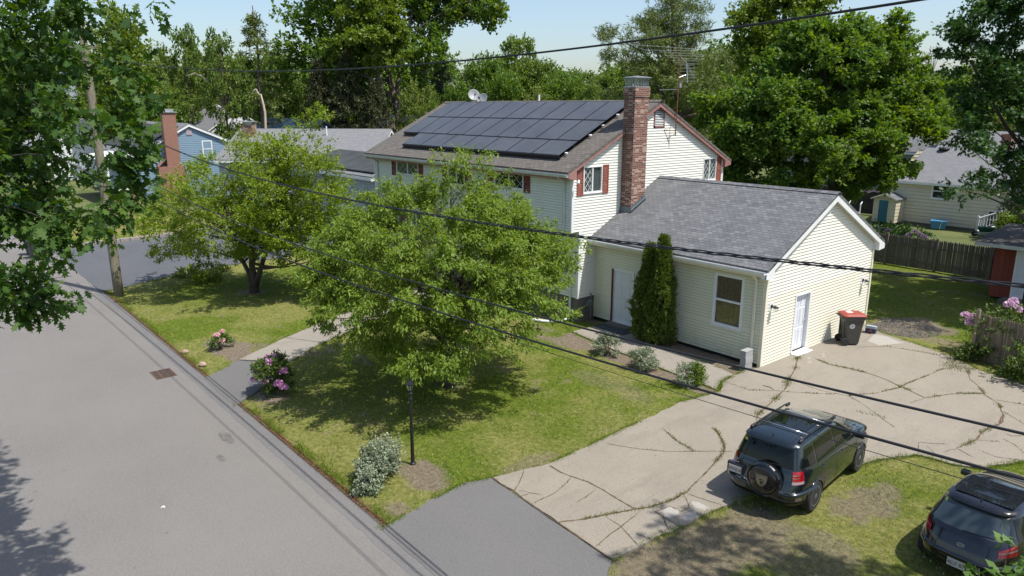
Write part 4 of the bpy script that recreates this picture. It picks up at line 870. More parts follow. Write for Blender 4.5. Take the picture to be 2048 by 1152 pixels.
# ================================================================== PLANTS
LEAF={
 'quad':(np.array([(0,0,0),(.5,.45,-.10),(0,1,0),(-.5,.45,-.10)]),4),
 'oak':(np.array([(-.04,0,0),(.04,0,0),(.08,.12,0),(.34,.2,-.04),(.14,.3,0),(.5,.5,-.06),(.2,.55,0),(.36,.78,-.04),(.12,.78,0),(0,1,-.02),(-.12,.78,0),(-.36,.78,-.04),(-.2,.55,0),(-.5,.5,-.06),(-.14,.3,0),(-.34,.2,-.04),(-.08,.12,0)]),17),
 'maple':(np.array([(0,0,0),(.18,.22,-.02),(.5,.3,-.08),(.3,.52,0),(.36,.85,-.05),(0,1,0),(-.36,.85,-.05),(-.3,.52,0),(-.5,.3,-.08),(-.18,.22,-.02)]),10),
 'spray':(np.array([(0,0,0),(.22,.3,.02),(.5,.75,-.06),(.12,.62,.02),(0,1,0),(-.12,.62,.02),(-.5,.75,-.06),(-.22,.3,.02)]),8),
 'needle':(np.array([(-.06,0,0),(.06,0,0),(.5,.95,0),(.1,.45,0),(0,1.05,0),(-.1,.45,0),(-.5,.95,0)]),7),
}
def unit(a): return a/(np.linalg.norm(a,axis=-1,keepdims=True)+1e-9)
def sphere(n,r): return unit(r.normal(size=(n,3)))
def leaves(C,D,per,twig,L,w,shape,droop,r,spread=.5,up=1.0,jit=.35):
    """C cluster starts, D twig directions; leaves set along each twig"""
    n=len(C);T=np.repeat(C,per,0);Dr=np.repeat(D,per,0);t=r.random((n*per,1))**.8
    pos=T+Dr*t*twig+r.normal(size=(n*per,3))*twig*.16
    ax=unit(Dr*(1-spread)+r.normal(size=(n*per,3))*spread+np.array([0,0,-droop]))
    nm=r.normal(size=(n*per,3))*jit+np.array([0,0,up]);nm=unit(nm-ax*(nm*ax).sum(1,keepdims=True));sd=np.cross(ax,nm)
    tp,k=LEAF[shape];s=L*(.65+.7*r.random((n*per,1)))
    V=pos[:,None,:]+(sd[:,None,:]*tp[None,:,0:1]*w+ax[:,None,:]*tp[None,:,1:2]+nm[:,None,:]*tp[None,:,2:3])*s[:,None,:]
    return V.reshape(-1,3),np.arange(n*per*k).reshape(-1,k)
def crown_points(r,main,nsub,subr,ncl,shell=.5,flat=.8,zbias=.15):
    """main = list of (centre, radii); sub clumps on the shell; returns starts, dirs, sub clump centres"""
    C=[];D=[];S=[];wts=np.array([np.prod(m[1])**.67 for m in main]);wts=wts/wts.sum()
    for (c,rad),wt in zip(main,wts):
        c=np.array(c,float);rad=np.array(rad,float);k=max(2,int(nsub*wt))
        d=sphere(k,r);d[:,2]+=zbias;d=unit(d);q=(shell+(1-shell)*r.random((k,1))**.7)
        s=c+d*rad*q;S.append(s);m_=max(2,ncl//nsub)
        sr=subr*(.6+.8*r.random((k,1)))
        for i in range(k):
            dd=sphere(m_,r);dd[:,2]=dd[:,2]*flat+.12
            p=s[i]+dd*sr[i]*(r.random((m_,1))**.45)*np.array([1,1,flat]);C.append(p);D.append(unit(dd*.7+d[i]*.8+r.normal(size=(m_,3))*.3))
    return np.concatenate(C),np.concatenate(D),np.concatenate(S)
def limbs(mb,r,base,top,S,r0,n,zlo=.25,bend=.25,seg=6,n_side=7):
    base=np.array(base,float);top=np.array(top,float);H=top[2]-base[2]
    idx=r.permutation(len(S))[:n]
    for i in idx:
        e=S[i];f=np.clip((e[2]-base[2])/max(H,.1)*.65-.05+r.uniform(-.1,.1),zlo,.92);a=base+(top-base)*f;L=np.linalg.norm(e-a)
        ctrl=(a+e)/2+np.array([0,0,1.])*L*bend*r.uniform(-.2,.8)+r.normal(size=3)*L*.07
        P=[(1-t)**2*a+2*t*(1-t)*ctrl+t*t*e for t in np.linspace(0,1,seg)]
        R0=r0*(1-f*.75)*r.uniform(.35,.6);mb.tube(P,[max(.012,R0*(1-t*.85)) for t in np.linspace(0,1,seg)],6,caps=False)
def trunk_tube(mb,r,base,top,r0,seg=8,wob=.04,n=10):
    base=np.array(base,float);top=np.array(top,float);H=np.linalg.norm(top-base);P=[];Rr=[]
    for i,t in enumerate(np.linspace(0,1,seg)):
        P.append(base+(top-base)*t+(r.normal(size=3)*H*wob*np.array([1,1,0]) if 0<i else 0));Rr.append(r0*(1.35 if i==0 else 1)*(1-.85*t))
    mb.tube(P,Rr,n)
def plant(name,label,cat,loc,leafm,r,main,nsub,subr,ncl,per,twig,L,w,shape,droop=.3,trunk=None,limbn=0,barkm=None,shell=.5,spread=.5,up=1.,group=None,jit=.35,kid='crown',flat=.8,extra=None,trunkname='trunk'):
    t=thing(name,label,cat,loc,group=group)
    C,D,S=crown_points(r,main,nsub,subr,ncl,shell,flat)
    if extra is not None: C=np.concatenate([C,extra[0]]);D=np.concatenate([D,extra[1]])
    V,Fa=leaves(C,D,per,twig,L,w,shape,droop,r,spread,up,jit)
    np_mesh(kid,V,Fa,leafm,t,off=0)
    if trunk:
        mb=MB();mb.smooth=True
        for b,tp,r0 in trunk: trunk_tube(mb,r,b,tp,r0,wob=.012);limbs(mb,r,b,tp,S,r0,limbn)
        mb.build(trunkname,barkm or M['bark'],t,local=True,smooth=True)
    return t
# --- the cherry tree in front of the house ------------------------------------
r=np.random.default_rng(11)
cherry=thing('cherry_tree','spreading light green cherry tree on the lawn in front of the two-storey house','tree',(-5.16,-8.35,0))
main=[((-.3,-.1,3.3),(3.1,3.1,1.9)),((.2,-.3,2.6),(3.4,3.3,1.6)),((-.4,-.3,2.5),(3.1,3.0,1.4)),((-.6,.5,5.3),(1.5,1.6,1.5)),((1.0,1.1,3.9),(2.0,2.0,1.3)),((.9,-1.3,1.5),(1.2,1.2,.8)),((-2.0,-.8,4.2),(1.2,1.2,.9)),((1.2,-1.6,1.8),(1.9,1.6,1.0))]
C,D,S=crown_points(r,main,125,.5,2300,.5,.8)
# long shoots: twigs leaving the shell outwards and upwards
shoots=[];n=230
d=sphere(n,r);d[:,2]=np.abs(d[:,2])*.9-.1;d=unit(d);st=np.array([-.2,-.1,3.2])+d*np.array([2.7,2.7,2.0]);EC=[];ED=[]
wood=MB();wood.smooth=True
for i in range(n):
    L=r.uniform(.5,1.3);v=unit(d[i]*np.array([1.1,1.1,.7])+np.array([0,0,.28])+r.normal(size=3)*.15)
    pts=[st[i]+v*L*t+np.array([0,0,-.28*t*t*L]) for t in np.linspace(0,1,7)]
    wood.tube(pts,[.013*(1-.8*t) for t in np.linspace(0,1,7)],5,caps=False)
    for q in pts[1:]:
        for _ in range(2): EC.append(q);ED.append(unit(v+r.normal(size=3)*.5))
V,Fa=leaves(np.concatenate([C,np.array(EC)]),np.concatenate([D,np.array(ED)]),22,.34,.115,.36,'quad',.6,r,.45,.9)
np_mesh('crown',V,Fa,M['l_cherry'],cherry,off=0)
trunk_tube(wood,r,(0,0,-.05),(.05,.1,1.5),.19,5,.01)
for ang,tp,z0 in ((.3,(1.5,.9,4.6),1.2),(1.9,(-.6,1.5,5.4),1.3),(3.2,(-1.9,.2,4.5),1.1),(4.4,(-.5,-1.7,4.1),1.2),(5.5,(1.4,-1.3,3.9),1.0),(0,(.1,.2,5.9),1.4)):
    b=np.array([.04,.08,z0]);tp=np.array(tp);P=[b+(tp-b)*t+np.array([0,0,-.3*math.sin(math.pi*t)]) for t in np.linspace(0,1,7)];wood.tube(P,[.10*(1-.75*t) for t in np.linspace(0,1,7)],8,caps=False)
    limbs(wood,r,b,tp,S,.09,16)
wood.build('trunk',M['barkdk'],cherry,local=True,smooth=True)
# --- the ornamental tree further left ------------------------------------------
r=np.random.default_rng(12)
main=[((0,0,3.9),(3.9,3.9,2.4)),((-1.8,-1.0,3.3),(3.0,2.8,1.8)),((2.2,1.3,4.0),(2.8,2.8,2.3)),((1.9,2.0,6.2),(1.3,1.3,1.9)),((-1.6,.6,5.2),(1.8,1.8,1.2)),((3.3,1.7,2.6),(1.8,1.8,1.2)),((2.3,2.2,3.9),(1.9,1.9,1.5)),((1.5,1.8,5.0),(1.2,1.2,1.4)),((-.2,0,3.0),(3.2,3.2,1.4)),((-2.9,-1.6,2.0),(1.9,1.7,.9))]
plant('crabapple_tree','broad yellow-green tree shading the left lawn beside the dark asphalt driveway','tree',(-19.7,-8.55,0),M['l_light'],r,main,210,.62,4000,19,.34,.105,.62,'quad',.15,
  [((0,0,-.05),(.1,.1,4.5),.17),((0.05,.05,.3),(1.8,1.4,6.3),.12),((0,0,.3),(-1.7,-.6,4.6),.11)],22,M['barkdk'],.45,.6,1.)
# --- arborvitae pair -------------------------------------------------------------
r=np.random.default_rng(13)
def conifer_column(name,label,loc,h,rad,n,mt,rr,grp=None,tip=1.0):
    t=thing(name,label,'evergreen tree',loc,group=grp)
    z=rr.random(n)**.9*h;a=rr.uniform(0,6.283,n);prof=np.interp(z/h,[0,.12,.4,.58,.72,.88,1],[.8,1,1,.78,.42,.27,.05]);bl=1+.22*np.sin(a*3+z*2.1)+.16*np.sin(a*5-z*4.7);q=rad*prof*bl*(.55+.45*rr.random(n)**.5)
    C=np.stack([q*np.cos(a),q*np.sin(a),z+.05],1);D=unit(np.stack([np.cos(a)*.6,np.sin(a)*.6,np.full(n,1.0)],1)+rr.normal(size=(n,3))*.25)
    V,Fa=leaves(C,D,12,.16,.085,.55,'spray',-.25,rr,.4,.2,jit=1.)
    np_mesh('foliage',V,Fa,mt,t,off=0)
    mb=MB();mb.tube([(0,0,-.05),(0,0,h*.6),(0,0,h*.93)],[.07,.05,.01],7);mb.build('trunk',M['barkdk'],t,local=True)
    return t
conifer_column('arborvitae','narrow evergreen against the garage wall next to its door, the left one of two',(-4.08,-.6,0),3.3,.43,2300,M['l_arbor'],r,'arborvitae by the garage door')
conifer_column('arborvitae','tall pointed evergreen touching the garage wall, the right one of two',(-3.52,-.6,0),3.65,.43,2500,M['l_arbor'],r,'arborvitae by the garage door')
# --- shrubs -----------------------------------------------------------------------
def shrub(name,label,cat,loc,rad,h,leafm,rr,n=500,L=.05,w=.6,per=10,shape='quad',flowers=None,fm=None,grp=None,parts=None,up=.8):
    main=parts or [((0,0,h*.52),(rad,rad,h*.5))]
    t=plant(name,label,cat,loc,leafm,rr,main,max(8,int(n/18)),rad*.35,n,per,.14,L,w,shape,.0,None,shell=.35,spread=.65,up=up,group=grp,jit=.6,kid='foliage')
    mb=MB();mb.smooth=True
    C,D,S=crown_points(rr,main,14,.05,14,.5)
    for s in S: mb.tube([(0,0,-.02),(s*.5*np.array([1,1,.8])).tolist(),s.tolist()],[.018,.012,.005],5,caps=False)
    mb.build('stems',M['bark'],t,local=True)
    if flowers:
        for (x,y,z,fr) in flowers:
            d=sphere(70,rr);d[:,2]=np.abs(d[:,2])*.9-.15;c=np.array([x,y,z])+d*fr*.75
            V,Fa=leaves(c,d,3,.02,fr*.42,.95,'maple',0,rr,.5,.3,jit=1.)
            np_mesh('flower_cluster',V,Fa,fm,t,off=0)
    return t
r=np.random.default_rng(14)
fl=[(.1,-.1,1.0,.13),(-.18,.0,1.02,.12),(.32,.18,.72,.13),(-.42,-.25,.75,.11),(-.1,-.3,.82,.15),(.05,-.38,.7,.10),(.42,.0,.42,.12),(-.38,-.38,.4,.11),(.22,-.33,.5,.10),(.0,.15,1.06,.11),(.48,.12,.3,.10),(-.3,.2,.85,.1)]
shrub('rhododendron','large pink flowering rhododendron where the front path meets the street','shrub',(-7.85,-12.55,0),.48,1.0,M['l_shrub'],r,360,.11,.38,9,flowers=fl,fm=M['pink'])
fl=[(.05,-.1,.52,.09),(-.2,-.05,.42,.10),(.25,.0,.35,.09),(-.15,.15,.55,.08)]
shrub('rhododendron','small rhododendron with four pale pink blooms on the left lawn near the street','shrub',(-12.85,-12.35,0),.28,.5,M['l_shrub'],r,110,.10,.35,7,flowers=fl,fm=M['palepink'])
shrub('euonymus','big pale variegated shrub at the street corner beside the lamp post','shrub',(-1.62,-12.80,0),.5,.8,M['l_varieg'],r,800,.055,.6,11,parts=[((-.05,.15,.42),(.41,.38,.34)),((.36,-.38,.22),(.24,.22,.2)),((.1,-.1,.34),(.32,.32,.27))])
for (x,y,rd,h,lb) in ((-3.95,-2.75,.34,.62,'round silvery shrub beside the side path, nearest the arborvitae'),(-2.3,-2.9,.36,.62,'round silvery shrub beside the side path, the middle one of three')):
    shrub('boxwood',lb,'shrub',(x,y,0),rd,h,M['l_varieg'],r,420,.05,.55,12,grp='small shrubs along the side path')
t=shrub('boxwood','small shrub beside the side path with bright yellow-green new shoots, nearest the driveway','shrub',(-.62,-2.85,0),.36,.6,M['l_varieg'],r,300,.05,.5,12,grp='small shrubs along the side path')
shrub('spirea','low yellow-green bush growing into the silvery shrub at the end of the side path','shrub',(-.42,-2.7,0),.28,.66,M['l_mapletip'],r,200,.06,.55,10)
fl=[(-1.1,-.1,1.25,.14),(-.9,-.25,1.05,.16),(-1.05,.1,1.1,.12),(.1,-.1,1.85,.17),(.25,.1,1.7,.15),(.75,-.2,1.5,.17),(1.0,-.1,1.5,.18),(1.3,-.1,1.45,.15),(-.8,-.2,1.28,.13),(.1,.15,1.95,.13),(1.15,.15,1.6,.14)]
shrub('rhododendron','pale pink rhododendron flowering behind the short stockade fence','shrub',(4.55,6.75,0),1.2,1.75,M['l_shrub'],r,500,.11,.4,10,flowers=fl,fm=M['lightpink'])
shrub('viburnum','dense green bush spilling over the driveway edge in front of the short stockade fence','shrub',(6.5,5.0,0),1.1,1.1,M['l_shrub'],r,1000,.085,.6,12,parts=[((0,0,.5),(1.5,.9,.65)),((1.2,.6,.9),(1.2,1.0,.8)),((-1.1,-.1,.25),(.7,.5,.3))])
shrub('weed_clump','low leafy weeds at the left foot of the short stockade fence','weeds',(3.75,5.85,0),.5,.42,M['l_shrub'],r,240,.07,.6,10)
fl=[(-1.5+.19*i+r.uniform(-.1,.1),-.75+.25*abs(i-8)/8,r.uniform(.7,1.65),.14) for i in range(17)]
x0,y0=-4.9,21.3
shrub('rhododendron','wide dark bush with dusty lilac blooms beyond the tall picket fence','shrub',(x0,y0,0),1.4,1.7,M['l_oakdk'],r,800,.13,.5,10,flowers=fl,fm=M['lilac'],parts=[((-.5,0,.95),(1.2,1.0,.85)),((.7,0,.8),(.9,.9,.75))])
# hosta and plants at the neighbour's driveway
t=thing('hosta','pale green broad-leaved hosta at the edge of the dark asphalt driveway','plant',(-25.0,-9.8,0))
n=70;a=r.uniform(0,6.28,n);D=unit(np.stack([np.cos(a),np.sin(a),r.uniform(.3,1.2,n)],1));V,Fa=leaves(np.zeros((n,3))+D*.15,D,1,.2,.42,.45,'quad',.3,r,.25,1.);np_mesh('foliage',V,Fa,M['l_pale'],t,off=0)
shrub('spirea','low bright shrub under the broad yellow-green tree by the driveway','shrub',(-23.3,-9.2,0),.8,.8,M['l_light'],r,300,.08,.6,10)
# low twig bush at lower right corner, close to the camera
r=np.random.default_rng(15)
bc=at(2050,1128,5.2)
t=thing('sapling','leafy sapling top in the bottom right corner in front of the black hatchback','sapling',(float(bc[0])+.15,float(bc[1])-.05,0));lx,ly,_=t.location
C=[];D=[];mb=MB()
for i in range(20):
    e=np.array([bc[0]-lx+r.uniform(-.34,.34),bc[1]-ly+r.uniform(-.34,.34),bc[2]+r.uniform(-.45,.10)]);P=[np.array([0,0,0.]),np.array([e[0]*.35,e[1]*.35,e[2]*.6]),e];mb.tube([P[0],(P[0]+P[1])*.5,P[1],(P[1]+P[2])*.5,P[2]],[.03,.02,.014,.009,.004],6,caps=False)
    for f in np.linspace(.3,1,9): C.append(P[1]+(P[2]-P[1])*f+r.normal(size=3)*.03);D.append(unit(np.append(r.normal(size=2),.15)))
mb.build('stems',M['bark'],t,local=True,smooth=True)
V,Fa=leaves(np.array(C),np.array(D),7,.12,.085,.66,'quad',.1,r,.35,1.2);np_mesh('foliage',V,Fa,leafmat('sapling leaves',(.06,.13,.02),(.11,.2,.035),(.09,.17,.03),.35),t,off=0)
# ================================================================== TREES BEHIND
def proto_tree(name,leafm,seed,H=12.,Rr=4.2,nsub=90,ncl=1500,per=9,L=.30,w=.7,shape='quad',trunk_r=.28,main=None,subr=1.0,shell=.5,barkm=None,droop=.1,spread=.7,lim=16,flat=.75):
    r=np.random.default_rng(seed)
    main=main or [((0,0,H*.62),(Rr,Rr,H*.36)),((Rr*.35,.2,H*.45),(Rr*.75,Rr*.7,H*.25)),((-Rr*.4,-.1,H*.5),(Rr*.7,Rr*.75,H*.27)),((.1,Rr*.2,H*.8),(Rr*.55,Rr*.55,H*.2)),((0,-Rr*.3,H*.3),(Rr*.8,Rr*.6,H*.2))]
    C,D,S=crown_points(r,main,nsub,subr,ncl,shell,flat)
    V,Fa=leaves(C,D,per,.5,L,w,shape,droop,r,spread,.9,.6)
    mb=MB();b=(0,0,-.1);tp=(r.uniform(-.4,.4),r.uniform(-.4,.4),H*.85);trunk_tube(mb,r,b,tp,trunk_r,8,.01);limbs(mb,r,b,tp,S,trunk_r,lim,.3)
    return (V,Fa,leafm,mb,barkm or M['bark'],name)
def place_tree(pr,label,cat,loc,sc=(1,1,1),rz=0.,group=None,name=None):
    t=thing(name or pr['name'],label,cat,(loc[0],loc[1],0),rz,group);t.scale=sc
    for nm,me in (('crown',pr['cm']),('trunk',pr['tm'])):
        o=bpy.data.objects.new(nm,me);col.objects.link(o);o.parent=t
    return t
def mk(*a,**k):
    V,Fa,lm,mb,bm,name=proto_tree(*a,**k);h=thing('tmp','x','x');o=np_mesh('crown',V,Fa,lm,h,off=0);q=mb.build('trunk',bm,h,local=True,smooth=True)
    cm,tm=o.data,q.data
    for x in (o,q,h): bpy.data.objects.remove(x)
    return dict(name=name,cm=cm,tm=tm)
PA=mk('deciduous_tree',M['l_mid'],21,nsub=130,ncl=2200,per=9)
PB=mk('deciduous_tree',M['l_maple'],22,nsub=120,ncl=2100,per=9,subr=1.15)
PC=mk('deciduous_tree',M['l_pale'],23,nsub=110,ncl=2000,per=8,subr=.9)
PD=mk('deciduous_tree',M['l_mapletip'],24,nsub=110,ncl=2000,per=9)
PE=mk('deciduous_tree',M['l_mid'],25,H=14,Rr=3.4,nsub=80,ncl=1150,per=9,subr=.85,shell=.6)
def mk_spruce(name,lm,seed,H=14,Rr=2.6,tiers=26,openn=0.,L=.3,tr=.2,per=9):
    r=np.random.default_rng(seed);C=[];D=[];mb=MB()
    trunk_tube(mb,r,(0,0,-.1),(0,0,H),tr,8,.004)
    for i in range(tiers):
        f=i/tiers;z=H*(.12+.86*f);R_=Rr*(1-f)**.75*(r.uniform(.75,1.15))
        for j in range(9):
            if r.random()<openn: continue
            a=r.uniform(0,6.283);e=np.array([math.cos(a)*R_,math.sin(a)*R_,z-.12*R_]);b=np.array([0,0,z]);mb.tube([b,(b+e)/2+np.array([0,0,.1]),e],[.035,.025,.008],4,caps=False)
            for q in np.linspace(.25,1,7): C.append(b+(e-b)*q+r.normal(size=3)*.1);D.append(unit(e-b+r.normal(size=3)*.5))
    V,Fa=leaves(np.array(C),np.array(D),per,.5,L,.35,'spray',.25,r,.5,.8,.8);h=thing('tmp','x','x');o=np_mesh('crown',V,Fa,lm,h,off=0);q=mb.build('trunk',M['bark'],h,local=True,smooth=True);cm,tm=o.data,q.data
    for x in (o,q,h): bpy.data.objects.remove(x)
    return dict(name=name,cm=cm,tm=tm)
PS=mk_spruce('spruce_tree',M['l_spruce'],31)
PW=mk_spruce('pine_tree',M['l_pine'],32,H=16,Rr=3.6,tiers=15,openn=.25,L=.34,tr=.32,per=12)
def T(pr,px,dep,toppx,wpx,label,cat='tree',group=None,H0=12.,R0=4.6,rz=None,name=None,dx=0):
    """a tree dep metres ahead in column px whose top reaches row toppx, about wpx wide"""
    x,y=atg(px,dep);ztop=at(px,toppx,dep)[2];wd=wpx*dep/F_PX;sx=wd/(2*R0);sz=ztop/H0
    return place_tree(pr,label,cat,(x,y),(sx,sx,sz),random.uniform(0,6.28) if rz is None else rz,group,name)
G='trees of the far tree line'
# big mature oak in the middle of the background, built on its own
r=np.random.default_rng(41)
ox,oy=atg(800,78);Hs=78/F_PX
oak=thing('oak_tree','huge dark green oak towering behind the left end of the solar roof','tree',(ox,oy,0))
def rel(px,py,dep,o): 
    q=at(px,py,dep);return (float(q[0]-o[0]),float(q[1]-o[1]),float(q[2]))
oo=(ox,oy)
main=[];
for (px,py,rp_,dd) in ((640,60,70,0),(600,150,45,2),(720,30,80,0),(690,140,60,-1),(760,110,60,-2),(820,40,70,1),(900,20,55,2),(960,15,50,1),(860,130,40,-1),(690,-30,90,0),(840,-40,90,1),(740,190,40,-1),(600,90,45,0),(830,180,26,1),(665,190,45,1)):
    main.append((rel(px,py,78+dd,oo),(rp_*Hs,rp_*Hs,rp_*Hs*.85)))
C,D,S=crown_points(r,main,190,1.5,3600,.45,.75);V,Fa=leaves(C,D,10,.6,.37,.75,'quad',.1,r,.7,.9,.6);np_mesh('crown',V,Fa,M['l_maple'],oak,off=0)
mb=MB()
for pts,r0 in (([(803,262),(790,200),(770,120),(740,40),(700,-40)],.42),([(797,262),(796,170),(812,80),(830,0)],.34),([(790,258),(768,215),(738,160),(690,110),(620,70)],.22)):
    P=[rel(a,b,78,oo) for a,b in pts];P=[(0 if 0 else P[0][0],P[0][1],-.1)]+P;mb.tube(P,[r0*1.2]+[r0*(1-.8*i/(len(pts))) for i in range(len(pts))],9)
limbs(mb,r,(0,0,4),rel(760,30,78,oo),S,.3,34,.1);mb.build('trunk',M['bark'],oak,local=True,smooth=True)
o2=atg(850,80);oak2=thing('oak_tree','tall oak with a pale forked trunk, just right of the huge oak','tree',(o2[0],o2[1],0))
main=[(rel(px,py,80,o2),(q*80/F_PX,)*3) for px,py,q in ((870,20,60),(925,30,40),(985,20,28),(850,110,34),(840,150,24),(900,-30,70),(955,0,40),(862,195,16))]
C,D,S=crown_points(r,main,70,1.1,1500,.4,.75);V,Fa=leaves(C,D,10,.55,.34,.75,'quad',.1,r,.7,.9,.6);np_mesh('crown',V,Fa,M['l_mid'],oak2,off=0)
mb=MB()
for pts,r0 in (([(851,235),(849,195),(846,172)],.42),([(846,176),(858,110),(872,60),(892,15),(902,-30)],.26),([(846,176),(826,145),(812,110),(800,70)],.22),([(872,62),(915,35),(955,25),(990,12)],.12)):
    P=[rel(a,b,80,o2) for a,b in pts]
    if pts[0][1]==235: P=[(P[0][0],P[0][1],-.1)]+P
    k=len(P);mb.tube(P,[r0*(1-.45*i/k) for i in range(k)],9)
limbs(mb,r,(0,0,8),rel(870,20,80,o2),S,.2,14,.1);mb.build('trunk',mat('pale grey bark',(.2,.175,.14),.9,.25,6.,bump=.5,bscale=15),oak2,local=True,smooth=True)
custom_later=1
# bronze cedar beneath the oak
for px,dep,tp,wp,lb in ((650,76,120,110,'bronze tinged cedar below the huge oak, left of a darker one'),(705,75,105,130,'very dark cedar below the huge oak'),(760,74,160,110,'bronze cedar just left of the bare lower oak trunks')):
    pr=dict(PS);
    if not 'CED' in globals(): CED=mk_spruce('cedar_tree',M['l_cedar'],51,H=12,Rr=3.6,tiers=30,L=.34)
    T(CED,px,dep,tp,wp,lb,'cedar',H0=12,R0=3.6)
T(PW,535,80,22,150,'tall narrow pine with a bare lower trunk, left of the huge oak','pine tree',H0=16,R0=3.6)
T(PE,468,78,60,90,'thin dark tree right beside the tall narrow pine','tree',G,14,3.7)
T(PS,888,88,82,70,'dark pointed spruce between the forked oak and the rounded trees','spruce tree',H0=14,R0=2.6)
T(PS,405,120,95,60,'small dark spruce far behind the blue house','spruce tree',H0=14,R0=2.6)
T(PD,255,84,12,190,'round bright green crown rising behind the hanging oak leaves at left','tree')
T(PE,388,105,52,85,'slender open-crowned tree standing against the sky behind the blue house','tree',G,14,3.7)
T(PC,345,114,100,130,'pale yellow-green tree directly behind the blue house chimney','tree')
T(PC,430,115,105,130,'pale green tree behind the bare dead tree','tree')
T(PA,300,85,120,160,'mid green tree left of the blue house chimney','tree',G)
T(PA,480,122,110,170,'mid green tree between the dead tree and the tall pine','tree',G)
T(PB,400,116,190,70,'dark leafy tree beside the white house far behind','tree')
T(PC,335,112,180,80,'small light tree just behind the blue house ridge','tree')
T(PA,575,90,100,120,'mid green tree behind the tall narrow pine','tree',G)
T(PA,600,98,170,110,'green tree above the dark blue metal roof','tree')
T(PC,560,96,185,60,'small pale sapling above the dark blue metal roof','tree')
T(PC,840,75,165,90,'bright small tree showing behind the forked oak trunk','tree')
T(PD,870,72,185,60,'yellowish bush at the foot of the forked oak','bush')
T(PB,960,95,105,110,'dark rounded tree behind the satellite dishes','tree',G)
T(PA,1030,100,75,150,'highest rounded tree of the group above the solar roof','tree')
T(PB,1000,85,140,100,'dark tree just above the roof ridge beside the dishes','tree',G)
T(PA,1095,98,120,110,'medium tree right of the highest rounded one above the roof','tree',G)
T(PC,1075,75,182,80,'small yellow-green bush just above the roof ridge','bush')
T(PB,1120,90,140,110,'dark green tree behind the roof ridge left of the chimney','tree',G)
T(PA,1170,105,140,110,'flat topped tree behind the brick chimney','tree',G)
T(PE,1215,100,140,90,'feathery tree between the chimney and the pine branch','tree',G,14,3.7)
T(PA,1180,75,165,90,'low green tree just left of the brick chimney top','tree',G)
T(PB,930,80,160,90,'low dark tree left of the satellite dishes','tree',G)
LBS=['distant tree behind the oak leaves above the far left chimneys','distant tree above the pale roof at far left','distant tree at the extreme left edge behind the oak','distant tree behind the top of the utility pole','dark distant tree right behind the chimney cap','distant tree behind the gable peak and antenna mast','distant tree behind the roof of the beige house, left part','distant tree behind the chimney of the beige house','distant tree behind the trees at the right edge','distant tree behind the left side of the big maple','distant tree behind the right side of the big maple','distant tree in the gap right of the big maple','distant tree behind the bare lower trunks of the huge oak','distant tree behind the forked pale oak trunk','far tree behind the foot of the tall narrow pine','far tree behind the left end of the huge oak crown','far tree behind the dead tree','far tree behind the round bright crown at left','far tree behind the highest rounded tree above the roof','far tree behind the flat topped tree near the chimney','far tree behind the white pine']
for px,dep,tp,wp in ((60,90,60,200),(140,110,90,180),(-20,95,40,200),(200,100,100,160),(1260,110,120,150),(1400,95,100,200),(1850,110,140,180),(1950,100,120,200),(2040,95,110,200),(1500,100,60,220),(1700,105,80,200),(1790,95,150,130),(700,105,100,200),(850,115,110,180),(560,118,110,150),(640,112,120,150),(420,125,120,160),(250,125,110,160),(1050,130,130,200),(1150,135,150,200),(1330,120,110,170)):
    i_=globals().get('i_',-1)+1
    T(random.choice((PA,PB)),px,dep,tp,wp,LBS[i_],'tree','distant tree line trees')
# ground cover hedge mass closing the far view
# white pine right of the chimney: wispy
r=np.random.default_rng(61)
def custom_tree(name,label,px,dep,blobs,leafm,trunks,nsub,subr,ncl,per,L,w,shape,twig=.5,limbn=20,barkm=None,shell=.45,droop=.1,spread=.65,up=.9,jit=.6,seed=1,flat=.75,limb_r=.25,cat='tree',cam_d=None,zb=.15):
    r=np.random.default_rng(seed);o=atg(px,dep);t=thing(name,label,cat,(o[0],o[1],0))
    main=[(rel(a,b,dep+dd,o),(q*dep/F_PX,q*dep/F_PX,q*dep/F_PX*vs)) for a,b,q,dd,vs in blobs]
    C,D,S=crown_points(r,main,nsub,subr,ncl,shell,flat,zb);V,Fa=leaves(C,D,per,twig,L,w,shape,droop,r,spread,up,jit);np_mesh('crown',V,Fa,leafm,t,off=0)
    mb=MB()
    for k,(pts,r0) in enumerate(trunks):
        P=[rel(a,b,dep,o) for a,b in pts];
        if k==0: P=[(P[0][0],P[0][1],-.1)]+P
        n=len(P);mb.tube(P,[r0*(1-.8*i/n) for i in range(n)],9)
    b=rel(*trunks[0][0][0],dep,o);tp=rel(*trunks[0][0][-1],dep,o);limbs(mb,r,b,tp,S,limb_r,limbn,.05,.15);mb.build('trunk',barkm or M['bark'],t,local=True,smooth=True);return t
custom_tree('pine_tree','wispy white pine behind the television antenna',1345,44,[(1345,40,60,0,.6),(1300,75,55,-1,.5),(1385,70,50,1,.6),(1350,120,70,0,.4),(1290,150,45,-1,.35),(1400,140,60,0,.5),(1340,185,70,-1,.4),(1420,200,50,0,.5),(1340,5,35,0,.8),(1225,95,18,-1,.9),(1245,120,20,-1,.6),(1270,135,24,-1,.5),(1210,70,9,-1,1.5),(1260,215,50,0,.4),(1370,240,60,0,.5)],M['l_pine'],[([(1350,250),(1348,120),(1345,0)],.3)],120,.75,2600,16,.26,.3,'needle',.4,40,shell=.3,spread=.7,up=.3,jit=1.,seed=62,cat='pine tree')
custom_tree('maple_tree','yellow-green sunlit part of the huge oak crown, built as an added tree',735,73,[(700,60,45,0,.8),(760,30,45,0,.8),(740,95,50,-1,.7),(690,110,32,0,.7),(785,70,32,0,.8),(720,10,40,0,.8),(770,130,28,0,.6),(800,105,22,0,.7)],M['l_mapletip'],[([(775,262),(765,170),(740,60)],.18)],75,.95,1700,11,.33,.75,'quad',seed=68,limbn=14)  # stands for the lit part of the oak, sunlight put into yellower leaves
